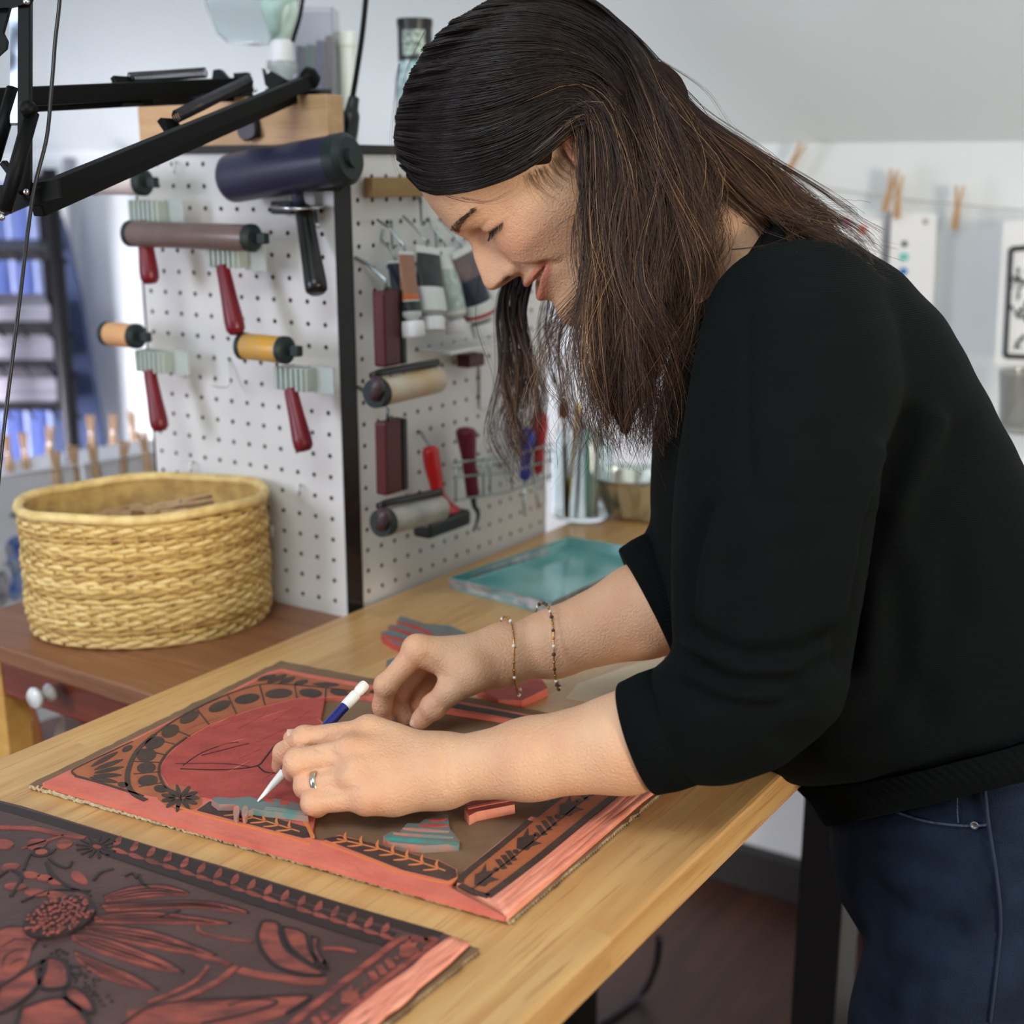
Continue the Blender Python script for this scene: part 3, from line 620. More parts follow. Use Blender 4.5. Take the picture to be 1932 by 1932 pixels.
# rosette and corner arcs
for k in range(13):
    an = 2*math.pi*k/13; stroke(dk, 'rosette_petal', [(183+9*math.cos(an), 1597+5*math.sin(an)), (183+40*math.cos(an), 1597+21*math.sin(an))], ZL-.0005, D2, .0024, m_dkline, 0)
blob(dk, 'rosette_eye', 183, 1597, 9, 4, 10, ZL-.0005, D2, m_dkr)
for pts, w in [([(-10,1560),(60,1562),(110,1572),(160,1580)], .005), ([(40,1600),(80,1588),(120,1575)], .002)]: stroke(dk, 'cut_line', pts, ZL-.0005, D2, w, m_dkr)
for cx, cy, a, b, an in [(70,1592,20,10,-10),(122,1592,16,8,-10),(10,1592,16,9,0),(60,1650,16,6,5),(85,1656,16,6,5),(106,1662,16,7,8),(150,1656,18,9,35),(30,1672,22,7,0),(70,1684,24,7,4),(110,1690,22,8,10),(155,1690,14,8,15),(20,1635,18,7,-10)]:
    blob(dk, 'cut_patch', cx, cy, a, b, an, ZL-.0005, D2, m_dkr, 12, tip=.25)
for pts, w in [([(44,1640),(56,1612),(72,1606),(92,1610),(104,1600)], .002), ([(92,1618),(110,1632),(128,1636),(136,1624)], .002), ([(88,1625),(100,1650),(130,1672),(170,1690)], .003), ([(176,1660),(190,1645),(215,1638)], .0025), ([(236,1652),(250,1646),(258,1656)], .0018), ([(262,1648),(268,1664),(282,1676)], .0022), ([(40,1700),(100,1678),(170,1680)], .002), ([(-5,1655),(20,1640),(40,1655),(20,1690)], .0025)]:
    stroke(dk, 'ink_line', pts, ZL-.0005, D2+.0001, w, m_dkline)
blob(dk, 'rosette_eye', 78, 1607, 20, 9, -5, ZL-.0005, D2, m_dkline, 16); blob(dk, 'rosette_eye', 78, 1607, 12, 5, -5, ZL-.0005, D2+.0003, m_dkr, 12)
# coneflower: seed head of many bumps and long petals
blob(dk, 'seed_head', 112, 1728, 72, 34, -18, ZL-.001, ZL+.003, m_dkline, 24)
sd = MB(); r = np.random.default_rng(8)
for k in range(170):
    a_ = 2*math.pi*r.random(); q = math.sqrt(r.random()); x, y = 68*q*math.cos(a_), 32*q*math.sin(a_); c_, s_ = math.cos(-.314), math.sin(-.314)
    p = onz(112+x*c_-y*s_, 1728+x*s_+y*c_, ZL+.003); sd.lathe([(.0016,0),(.0013,.0010),(0,.0016)], 6, T4(*p))
part('seed_bumps', sd, m_dkr, dk, True)['kind'] = 'stuff'
pet = [([(195,1690),(240,1674),(300,1668),(345,1678),(356,1684)],[(356,1688),(300,1690),(240,1698),(200,1702)]),
       ([(190,1706),(260,1702),(340,1698),(410,1702),(462,1716),(468,1722)],[(450,1722),(380,1712),(300,1714),(200,1720)]),
       ([(176,1728),(240,1720),(300,1720),(370,1728),(436,1740)],[(400,1744),(320,1742),(240,1742),(180,1740)]),
       ([(160,1746),(220,1746),(290,1756),(360,1780),(408,1800)],[(380,1802),(300,1790),(220,1774),(160,1756)]),
       ([(136,1762),(190,1766),(250,1786),(310,1810),(346,1832)],[(300,1830),(230,1810),(170,1790),(136,1772)]),
       ([(140,1792),(190,1814),(250,1838),(298,1866)],[(250,1862),(190,1842),(145,1812)]),
       ([(60,1790),(72,1762),(50,1748),(0,1752),(-20,1800),(-10,1850)],[(20,1850),(50,1820)])]
for up_, lo_ in pet:
    q = smooth_px(up_, 4, False).tolist()+smooth_px(lo_, 4, False).tolist()
    plate(dk, 'petal', q, ZL-.001, D1+.0002, m_dkr)
    mid = [((a[0]+b[0])/2, (a[1]+b[1])/2) for a, b in zip(smooth_px(up_, 4, False)[::3], smooth_px(lo_[::-1], 4, False)[::3])]
    if len(mid) > 2: stroke(dk, 'ink_line', mid, D1, D1+.0006, .0012, m_dkline, 3, True)
    ua, la = smooth_px(up_, 6, False), smooth_px(lo_[::-1], 6, False); k_ = min(len(ua), len(la)); ua = ua[np.linspace(0, len(ua)-1, k_).astype(int)]; la = la[np.linspace(0, len(la)-1, k_).astype(int)]
    for fr_, i0, i1 in ((.28, 1, .72), (.72, 2, .8), (.5, int(k_*.4), .98)): stroke(dk, 'hatch_line', (ua*(1-fr_)+la*fr_)[i0:int(k_*i1)], D1, D1+.0006, .0011, m_dkline, 0, True)
    stroke(dk, 'ink_line', up_, D1-.0005, D1+.0005, .0014, m_dkline, 4)
stroke(dk, 'cut_line', [(300,1730),(340,1716)], D1, D2, .002, m_dkline, 0)
for pts, w in [([(372,1746),(380,1758),(420,1768),(478,1776)], .0022), ([(370,1800),(400,1808),(436,1818)], .004)]: stroke(dk, 'cut_line', pts, ZL-.0005, D2, w, m_dkr)
# bud and leaves
for pts in ([(492,1742),(500,1736),(524,1740),(528,1762),(540,1790),(580,1818),(612,1836),(570,1836),(520,1820),(494,1790),(486,1764)], [(532,1748),(560,1752),(578,1764),(584,1792),(600,1822),(570,1806),(545,1782)], [(588,1766),(600,1770),(600,1790),(620,1826),(604,1816),(590,1794)]):
    plate(dk, 'bud_scale', pts, ZL-.001, D1+.0003, m_dkr, 4); stroke(dk, 'ink_line', pts+[pts[0]], D1-.0005, D1+.0007, .0022, m_dkline, 4)
for pts, w in [([(452,1828),(470,1834),(520,1842),(570,1850),(616,1850)], .0060), ([(610,1788),(640,1788),(672,1796)], .0030), ([(392,1822),(370,1848),(330,1870),(280,1890)], .0025), ([(446,1822),(410,1850),(350,1880),(290,1900),(240,1912)], .0045)]:
    stroke(dk, 'cut_line', pts, ZL-.0005, D2, w, m_dkr)
for q in ([(230,1932),(280,1900),(360,1886),(440,1882),(560,1876),(585,1880),(540,1910),(480,1930),(400,1950),(300,1960)], [(430,1896),(470,1886),(510,1886),(520,1892),(470,1910),(380,1930)]):
    plate(dk, 'leaf', q, ZL-.001, D1+(.0002 if q[0][0] == 230 else .0006), m_dkr, 4); stroke(dk, 'ink_line', q[:7], D1-.0003, D1+.0008, .002, m_dkline, 4)
# butterfly wing lower left
for q in ([(70,1830),(90,1806),(120,1812),(130,1840),(122,1860),(80,1862)], [(0,1860),(50,1830),(84,1812),(70,1860),(20,1900),(-20,1910)], [(120,1868),(140,1862),(160,1872),(176,1896),(170,1910),(130,1890)], [(40,1900),(110,1880),(150,1904),(160,1940),(40,1950)]):
    plate(dk, 'wing_panel', q, ZL-.001, D1+.0002, m_dkr, 4); stroke(dk, 'ink_line', q+[q[0]], D1-.0003, D1+.0008, .0028, m_dkline, 4)
dots = MB()
for k in range(60):
    t = r.random(); p = onz(100+95*t+r.normal()*10, 1790+100*t**1.2+r.normal()*9, ZL); dots.lathe([(.0012,-.0003),(.0012,.0006),(0,.0008)], 6, T4(*p))
part('punched_dots', dots, m_dkline, dk)['kind'] = 'stuff'
# right border strip of the dark block
for pts, w in [([(800,1772),(820,1776),(742,1836),(640,1920),(600,1950)], .0045), ([(808,1774),(760,1770),(700,1812),(600,1890),(540,1940)], .0050)]: stroke(dk, 'cut_line', pts, ZL-.0005, D2, w, m_dkr)
for cx, cy, sc in [(770,1790,1.1),(660,1878,1.1)]: tulip(dk, cx, cy, sc, m_dkr, ZL-.0005, D2)
for cx, cy in [(705,1842),(720,1830),(736,1818),(598,1928),(612,1916)]: stroke(dk, 'cut_bar', [(cx-5, cy-9), (cx+5, cy+7)], ZL-.0005, D2, .0045, m_dkr, 0)
for cx, cy in [(748,1808),(690,1856),(628,1902)]: blob(dk, 'cut_dot', cx, cy, 5, 3, 0, ZL-.0005, D2, m_dkr, 8)
# ---------------------------------------------------------------- tools hanging on the left pegboard
m_redh = mat('dark_red_plastic', C(112, 16, 32), .35, noise=(30, C(92, 12, 26), .6)); m_green_blk = mat('green_black_rubber', C(26, 40, 40), .5)
m_clip = mat('pale_grey_plastic', C(168, 180, 174), .4); m_steel = mat('bright_steel', C(200, 202, 205), .22, 1.0); m_wire = mat('zinc_wire', C(150, 164, 162), .32, .9)
def hook(name, P, c_, r_, L, label, drop=.02, group='pegboard wire hooks'):
    o = thing(name, P(c_, r_), label, 'hook', group); mb = MB(); mb.tube(np.array([P(c_, r_, -.004), P(c_, r_, .004), P(c_, r_+.25, .010), P(c_, r_+drop/IN, .013), P(c_, r_+drop/IN+.15, .018), P(c_-L*.3, r_+drop/IN+.02, .018+L*IN)]), .0013, 6); part('wire', mb, m_wire, o, True); return o
def lpt(x, y, out): return onplane(x, y, LP(0,0,out), NL)
def rpt(x, y, out): return onplane(x, y, RP(0,0,out), NT)
def brayer(capx, capy, rad, length, m_roll, htop, hbot, label, out=.058, axis=None, roll_ends=None):
    """roller with black end caps, pale snap-on hanger and tapering red handle"""
    ax = -DL if axis is None else axis; cap = lpt(capx, capy, out); o = thing('brayer', cap, label, 'brayer')
    mb = MB(); mb.lathe([(0,0),(rad*.97,0),(rad,.0015),(rad,length-.0015),(rad*.97,length),(0,length)], 32, frame(cap, z=ax)); part('roller', mb, m_roll, o, True, 40)
    for p_, s_ in ((cap, -1), (cap+ax*length, 1)):
        mb = MB(); mb.lathe([(0,0),(rad*1.04,0),(rad*1.04,.006),(rad*.8,.009),(rad*.35,.009),(rad*.35,.012),(0,.012)], 28, frame(p_, z=ax*s_)); part('end_cap', mb, m_green_blk, o, True, 40)
    arm = MB(); side = cap-ax*.010; arm.box((.012, .010, .012), frame(side+DL*.010, x=DL, z=V3(0,0,1)), .002); part('frame_tab', arm, m_green_blk, o)
    ht = lpt(htop[0], htop[1], out-.006); hb = lpt(hbot[0], hbot[1], out+.004); d = hb-ht; L = np.linalg.norm(d)
    cl_c = ht+V3(0,0,.011)
    mb = MB(); mb.box((.046, .020, .026), frame(cl_c-NL*.012, x=DL, z=V3(0,0,1)), .002)
    part('hanger', mb, m_clip, o)
    for k in range(6):
        rb_ = MB(); rb_.box((.004, .006, .026), frame(cl_c-NL*.001+DL*(-.020+.0075*k), x=DL, z=V3(0,0,1)), .0008); part('hanger_rib', rb_, m_clip, o)
    fl_ = MB(); fl_.box((.030, .004, .030), frame(cl_c-NL*.018+DL*.034+V3(0,0,-.001), x=DL, z=V3(0,0,1)), .001); part('hanger_plate', fl_, mat('frosted_plastic', C(196,206,202), .4, alpha=.6) if 'frosted_plastic' not in bpy.data.materials else bpy.data.materials['frosted_plastic'], o)
    mb = MB(); mb.lathe([(0,0),(.0070,0),(.0078,.004),(.0092,L*.45),(.0112,L*.8),(.0108,L*.92),(.0075,L*.985),(0,L)], 24, frame(ht, z=d)); part('handle', mb, m_redh, o, True, 50)
    return o
m_rollw = mat('white_roller', C(224, 210, 206), .35, noise=(20, C(200,184,182), .6)); m_rollb = mat('brown_rubber_roller', C(118, 98, 92), .3, noise=(16, C(96,80,76), .6)); m_rollt = mat('tan_gum_roller', C(214, 160, 112), .5); m_rolla = mat('amber_roller', C(206, 152, 52), .35, noise=(40, C(176,150,110), .7))
brayer(265, 344, .0148, .075, m_rollw, (270,418), (284,536), 'small brayer with white roller and red handle at the top of the pegboard')
brayer(470, 449, .0148, .182, m_rollb, (420,502), (447,632), 'brayer with long brown roller and red handle', out=.062)
brayer(253, 634, .0145, .042, m_rollt, (282,700), (303,814), 'small brayer with plain tan roller and red handle')
brayer(533, 660, .0150, .054, m_rolla, (548,734), (575,852), 'small brayer with ink-stained amber roller and red handle')
# the big black roller
bA, bB = at(432,338,1.475), at(640,302,1.395); o = thing('brayer', (bA+bB)/2, 'large black brayer with black handle hung across the corner post', 'brayer')
m_bigroll = mat('blue_black_rubber', C(52, 52, 78), .32, noise=(8, C(38,38,56), .5)); ax = unit(bB-bA); L = np.linalg.norm(bB-bA)
mb = MB(); mb.lathe([(0,0),(.0225,0),(.0262,.004),(.0268,.010),(.0268,L-.004),(0,L-.004)], 40, frame(bA, z=ax)); part('roller', mb, m_bigroll, o, True, 40)
mb = MB(); mb.lathe([(0,L-.004),(.0275,L-.004),(.0275,L+.010),(.022,L+.016),(.010,L+.016),(.010,L+.021),(0,L+.021)], 32, frame(bA, z=ax)); part('end_cap', mb, m_green_blk, o, True, 40)
mb = MB(); mb.tube([at(662,330,1.40), at(640,350,1.41), at(560,352,1.44), at(440,352,1.475)], .006, 8); part('frame_arm', mb, m_blk_plastic, o, True)
mb = MB(); mb.tube([at(558,350,1.44), at(562,372,1.445), at(566,392,1.45)], .007, 10); part('neck', mb, m_bigroll, o, True)
ht, hb = at(572,392,1.45), at(598,552,1.425); d = hb-ht; L = np.linalg.norm(d)
mb = MB(); mb.lathe([(0,0),(.0095,0),(.0100,.004),(.0108,L*.5),(.0125,L*.9),(.012,L*.97),(.009,L),(0,L)], 20, frame(ht, z=d)); part('handle', mb, mat('black_gloss_handle', C(16,17,17), .28), o, True, 50)
cl_ = thing('tool_clip', at(565,392,1.46), 'chrome spring clip gripping the black roller handle', 'clip')
for x0, x1, y in ((520,600,392),):
    mb = MB(); mb.tube([at(522,390,1.455), at(540,392,1.44), at(566,394,1.432), at(590,392,1.44), at(602,390,1.455)], .0085, 8, flat=.3, up=V3(0,0,1)); part('jaw', mb, m_steel, cl_, True)
mb = MB(); mb.box((.030, .02, .014), frame(at(540,392,1.475), x=DL, z=V3(0,0,1)), .002); part('clip_body', mb, m_blk_plastic, cl_)
mb = MB(); mb.tube([at(594,395,1.46), at(598,420,1.46), at(600,428,1.455)], .0022, 6); part('wire_tail', mb, m_steel, cl_, True)
# hooks
hk = thing('peg_hook', LP(6.2,5.5), 'white empty peg hook under the long brown roller', 'hook')
mb = MB(); mb.tube([lpt(431,680,.003), lpt(431,700,.010), lpt(432,724,.014), lpt(428,731,.02), lpt(410,730,.04), lpt(392,722,.055)], .0016, 6); part('wire', mb, mat('white_coated_wire', C(226,226,226), .35), hk, True)
for px_, py_ in ((328,306),(360,872),(562,915),(513,992)):
    hk = thing('peg_hook', lpt(px_, py_, 0), 'small white bare pin stuck in the pegboard', 'hook', 'white pins on the pegboard')
    mb = MB(); mb.tube([lpt(px_, py_, -.003), lpt(px_, py_, .006), lpt(px_, py_+4, .010), lpt(px_, py_+22, .010)], .0017, 6); part('wire', mb, bpy.data.materials['white_coated_wire'], hk, True)

# ---------------------------------------------------------------- tools on the right pegboard
m_barn = wood('olive_wood', C(150,118,70), C(128,98,56), C(108,80,44), YAW_T, .6)
st = MB(); a, b = rpt(694,354,.010), rpt(806,352,.010); st.box((np.linalg.norm(b-a), .012, .022), frame((a+b)/2, x=DT, z=V3(0,0,1)), .0015); tag(part('wooden_batten', st, m_barn), 'short flat wooden batten on the white pegboard', 'batten')
m_rollc = mat('cream_roller', C(206,196,178), .4, noise=(16, C(196,150,80), .9)); m_rollg = mat('grey_roller', C(176,172,164), .4, noise=(24, C(120,116,110), .7)); m_purp = mat('smoky_purple_frame', C(76,58,66), .35); m_dkred = mat('maroon_handle', C(78,15,22), .4)
def brayer2(e0, e1, rad, hx0, hy0, hx1, hy1, m_roll, label, out=.055):
    a, b = rpt(*e0, out), rpt(*e1, out); ax = unit(b-a); L = np.linalg.norm(b-a); o = thing('brayer', a, label, 'brayer')
    mb = MB(); mb.lathe([(0,0),(rad,0),(rad,L-.003),(rad*.9,L),(0,L)], 32, frame(a, z=ax)); part('roller', mb, m_roll, o, True, 40)
    mb = MB(); mb.lathe([(0,-.010),(rad*1.02,-.010),(rad*1.05,-.002),(rad*1.05,.002),(0,.002)], 28, frame(a, z=ax)); part('end_cap', mb, m_green_blk, o, True, 40)
    f0 = a-ax*.012; mb = MB(); mb.tube([f0-NT*-.004+V3(0,0,-.004), f0+NT*.012+V3(0,0,.010)-ax*.004, f0+NT*.006+V3(0,0,.018)], .008, 8, flat=.7); part('frame_cheek', mb, m_purp, o, True)
    mb = MB(); mb.tube([f0+V3(0,0,.020), a+V3(0,0,.022), b+V3(0,0,.020)], .0045, 8); part('frame_bar', mb, m_blk_plastic, o, True)
    t0, t1 = rpt(hx0, hy0, out-.012), rpt(hx1, hy1, out-.012); d = t1-t0; Lh = np.linalg.norm(d)
    mb = MB(); mb.box((.030, .016, Lh), frame((t0+t1)/2, y=NT, z=d), .003); part('handle', mb, m_dkred, o)
    mb = MB(); mb.box((.010, .018, Lh), frame((t0+t1)/2+DT*.020, y=NT, z=d), .003); part('handle_back', mb, m_blk_plastic, o)
    mb = MB(); mb.tube([t0+V3(0,0,-.002), t0+V3(0,0,.012), t0+V3(0,0,.026)-NT*.022, t0+V3(0,0,.036)-NT*(out-.008)], .0022, 6); part('hanging_wire', mb, m_wire, o, True)
    return o
brayer2((716,741),(826,716), .0155, 728,548, 732,690, m_rollc, 'brayer with cream roller and maroon handle below the paint tubes')
brayer2((728,985),(832,958), .0155, 732,793, 735,930, m_rollg, 'brayer with grey roller and maroon handle at the foot of the pegboard')
# red rubber-foot tool
t0 = rpt(815,842,.030); o = thing('baren', t0, 'bright red handled tool with wide black rubber foot', 'hand tool')
m_bred = mat('bright_red_plastic', C(186, 24, 30), .3)
P = [rpt(812,842,.032), rpt(815,870,.034), rpt(822,905,.036), rpt(828,935,.038), rpt(838,955,.038), rpt(845,972,.038)]
mb = MB(); mb.tube(catmull(P, 4), np.interp(np.linspace(0,1,21), [0,.06,.25,.6,.8,1], [.007,.0125,.0125,.0085,.011,.019]), 16, up=NT, flat=.7); part('handle', mb, m_bred, o, True, 60)
a, b = rpt(796,998,.042), rpt(872,975,.042); mb = MB(); mb.box((np.linalg.norm(b-a)*1.05, .026, .020), frame((a+b)/2, x=b-a, z=V3(0,0,1)), .005); part('rubber_foot', mb, m_blk_plastic, o)
mb = MB(); mb.tube([rpt(812,842,.03), rpt(804,832,.02), rpt(794,815,.002)], .0016, 6); part('hanging_wire', mb, m_wire, o, True)
# scraper in the wire holder
o = thing('scraper', rpt(882,830,.03), 'burgundy handled hook scraper standing in the wire holder', 'hand tool'); m_burg = mat('burgundy_wood', C(104, 24, 44), .4)
mb = MB(); mb.tube(catmull([rpt(880,806,.032), rpt(880,822,.032), rpt(883,850,.033), rpt(887,890,.034), rpt(892,934,.034)], 4), np.interp(np.linspace(0,1,17), [0,.05,.15,.35,.6,1], [.004,.010,.0138,.012,.0092,.0085]), 16); part('handle', mb, m_burg, o, True)
mb = MB(); mb.tube(catmull([rpt(892,934,.034), rpt(895,955,.034), rpt(902,968,.034), rpt(900,985,.034), rpt(893,1002,.036)], 4), np.linspace(.004,.0014,17), 8); part('blade', mb, mat('dark_steel', C(70,72,74), .35, .9), o, True)
# wire holder
o = thing('wire_holder', rpt(945,900,.02), 'zinc wire tool holder hooked on the pegboard', 'tool holder')
for y0, y1, out in ((872,846,.05),(900,876,.05),(944,905,.05),(884,858,.006)):
    mb = MB(); mb.tube([rpt(856,y0,.004), rpt(858,y0,out), rpt(960,(y0+y1)/2+3,out), rpt(1040,y1-8,out), rpt(1042,y1-8,.004)], .0015, 6); part('wire', mb, m_wire, o, True)
for x in (860, 912, 925, 966, 1005, 1036):
    y0 = 872-(x-856)*.155; y1 = 944-(x-856)*.215; mb = MB(); mb.tube([rpt(x, y0, .05), rpt(x, y1, .05), rpt(x, y1+4, .006)], .0013, 6); part('wire', mb, m_wire, o, True)
for (x0,y0,x1,y1,mm,lab,nm) in ((996,806,990,905,mat('royal_blue_plastic', C(44,62,170), .35),'blue handled carving tool in the wire holder','carving_tool'),(1020,776,1014,892,mat('scarlet_wood', C(190,44,56), .4),'scarlet handled carving tool in the wire holder','carving_tool')):
    o = thing(nm, rpt(x0,y0,.034), lab, 'hand tool'); t0, t1 = rpt(x0,y0,.034), rpt(x1,y1,.034); L = np.linalg.norm(t1-t0)
    mb = MB(); mb.lathe([(0,0),(.006,.001),(.0105,.008),(.0115,.020),(.0095,.040),(.0062,.048),(.0078,.052),(.0078,L-.004),(.0055,L),(0,L)], 18, frame(t0, z=t1-t0)); part('handle', mb, mm, o, True, 50)
    mb = MB(); mb.tube([t1, t1+(t1-t0)/L*.03, t1+(t1-t0)/L*.05+NT*.004], [.0022,.0022,.0012], 8); part('blade', mb, m_steel, o, True)
# paint tubes hanging by their ends
m_tubew = mat('white_tube', C(214,218,214), .35, noise=(30, C(196,202,200), .5)); m_navy = mat('navy_label', C(26,34,52), .4, noise=(60, C(52,56,66), .7)); m_blklab = mat('charcoal_label', C(34,38,40), .4, noise=(70, C(60,66,66), .6)); m_brownlab = mat('brown_label', C(150,108,86), .45); m_capw = mat('white_cap', C(226,226,228), .35)
def paint_tube(top, bot, w, capr, label, bands, out=.035, capl=.016):
    """crimped flat at the top, round at the shoulder, with a ribbed cap; bands = [(t0,t1,material)]"""
    a, b = rpt(*top, out), rpt(*bot, out+.012); d = unit(b-a); L = np.linalg.norm(b-a); x = unit(DT-d*np.dot(DT,d)); y = np.cross(d, x); o = thing('paint_tube', a, label, 'paint tube')
    def sect(t, grow=0.0):
        wd = w*(1-.12*t); th_ = .0012+(w*.80-.0012)*min(1, t/.85)**1.1
        if t > .92: wd *= 1-(t-.92)/.08*.55; th_ *= 1-(t-.92)/.08*.55
        an = np.linspace(0, 2*np.pi, 24, endpoint=False); return a+d*(L*t)+np.outer(np.cos(an)*(wd+grow), x)+np.outer(np.sin(an)*(th_+grow), y)
    V, F_ = loft([sect(t) for t in (0,.06,.07,.2,.4,.6,.8,.92,.96,1.0)], 24); mb = MB(); mb.add(V, F_); part('tube_body', mb, m_tubew, o, True, 50)
    for t0, t1, mm in bands:
        V, F_ = loft([sect(t, .0004) for t in np.linspace(t0, t1, 5)], 24); mb = MB(); mb.add(V, F_); part('label_band', mb, mm, o, True, 50)
    mb = MB(); mb.lathe([(0,0),(capr*.92,0),(capr,.002),(capr,capl-.001),(capr*.94,capl),(0,capl)], 28, frame(b, z=d)); part('cap', mb, m_capw, o, True, 40)
    mb = MB(); mb.tube([a+V3(0,0,-.002), a+V3(0,0,.008)-NT*.004, a+V3(0,0,.024)-NT*.022, a+V3(0,0,.034)-NT*(out-.004)], .0014, 6); part('hanging_wire', mb, m_wire, o, True)
paint_tube((748,492),(764,580), .0165, .009, 'dark navy paint tube at the post end of the pegboard', [(.05,.9,m_navy)], .022)
paint_tube((766,474),(778,606), .0135, .0135, 'slim paint tube with brown label and round white cap', [(.05,.62,m_brownlab),(.62,.70,mat('orange_band', C(196,98,48), .4)),(.72,.86,m_blklab)], .045, .018)
paint_tube((808,466),(814,598), .022, .0155, 'wide white paint tube with black label and white cap', [(.10,.58,m_blklab)], .040, .016)
paint_tube((842,466),(858,604), .018, .013, 'pale green printed paint tube behind the wide white one', [(.30,.86,mat('pale_green_print', C(150,170,164), .45, noise=(120, C(206,210,206), .9)))], .030)
paint_tube((872,468),(908,608), .024, .015, 'navy and brown paint tube hanging tilted beside the nose', [(.08,.40,mat('grey_brown_label', C(120,100,96), .45, noise=(40, C(60,66,84), .9))),(.38,.72,m_navy),(.86,.90,mat('red_stripe', C(176,44,34), .4))], .036)
paint_tube((898,452),(916,540), .016, .011, 'blue paint tube hanging behind the navy one', [(.05,.9,mat('cobalt_label', C(34,62,160), .4))], .020)
for x, y in ((738,416),(793,372),(822,430)):
    o = thing('peg_hook', rpt(x, y, 0), 'zinc peg hook holding up the paint tubes', 'hook', 'zinc hooks above the tubes'); mb = MB(); mb.tube([rpt(x,y,-.003), rpt(x,y+4,.008), rpt(x+2,y+44,.012), rpt(x+4,y+52,.02), rpt(x+10,y+46,.034)], .0019, 6); part('wire', mb, m_wire, o, True)
# white card with red block and shelf edge behind the hair
bx = MB(); a, b = rpt(826,668,.03), rpt(936,640,.03); bx.box((np.linalg.norm(b-a), .05, .004), frame((a+b)/2-NT*.004, x=b-a, z=V3(0,0,1)), .001); tag(part('small_shelf', bx, m_capw), 'narrow white shelf on the pegboard under the paint tubes', 'shelf')
bx = MB(); a = rpt(888,664,.018); bx.box((.034, .02, .016), frame(a-V3(0,0,.010), x=DT, z=V3(0,0,1)), .002); tag(part('ink_pad', bx, m_dkred), 'small maroon ink pad under the narrow white shelf', 'ink pad')
nb = MB(); a = rpt(918,745,.003); nb.box((.030, .0015, .056), frame(a+V3(0,0,.012), x=DT, z=V3(0,0,1)), 0); tag(part('paper_note', nb, m_capw), 'blank white paper note on the pegboard', 'note')

# ---------------------------------------------------------------- ink tray, brush jar and foil on the table
m_tray = mat('teal_inked_metal', C(58,142,140), .25, .1, noise=(9, C(150,196,192), .9), coat=.4); m_traye = mat('inky_tray_edge', C(178,174,174), .5, noise=(60, C(96,122,124), .9))
tb = [onz(*q, TZ)[:2] for q in ((850,1110),(1038,1162),(1244,1064),(1080,1036))]; tt_ = [onz(*q, TZ+.017)[:2] for q in ((846,1090),(1040,1136),(1246,1040),(1074,1012))]
o = thing('ink_tray', V3(*np.mean(tb, 0), TZ), 'shallow metal tray coated with teal ink at the foot of the pegboard', 'tray')
mb = MB(); mb.prism(tb, TZ+.0002, TZ+.0022); part('tray_floor', mb, m_tray, o)
V = np.r_[np.c_[tb, np.full(4, TZ+.0002)], np.c_[tt_, np.full(4, TZ+.017)]]; ci = np.mean(tb, 0); V2 = np.r_[np.c_[ci+(np.array(tb)-ci)*.972, np.full(4, TZ+.0022)], np.c_[ci+(np.array(tt_)-ci)*.975, np.full(4, TZ+.017)]]
mb = MB(); mb.add(np.r_[V, V2], [(0,1,5,4),(1,2,6,5),(2,3,7,6),(3,0,4,7)], 1); mb.add(np.r_[V, V2], [(9,8,12,13),(10,9,13,14),(11,10,14,15),(8,11,15,12),(4,5,13,12),(5,6,14,13),(6,7,15,14),(7,4,12,15)], 0); part('tray_wall', mb, [m_tray, m_traye], o)
m_glass = mat('clear_glass', C(236,244,244), .03, trans=1.0, ior=1.45)
jc = onz(1098,975,TZ); o = thing('glass_jar', jc, 'clear glass jar crowded with brushes and knives', 'jar')
mb = MB(); mb.lathe([(0,.0005),(.040,.0005),(.045,.004),(.046,.02),(.046,.105),(.041,.118),(.041,.130),(.0385,.130),(.0385,.117),(.0435,.104),(.0435,.02),(.042,.007),(0,.0055)], 36, T4(*jc)); part('glass_body', mb, m_glass, o, True, 60)
rt = np.random.default_rng(31)
m_bristle = mat('brown_bristle', C(120,76,36), .7)
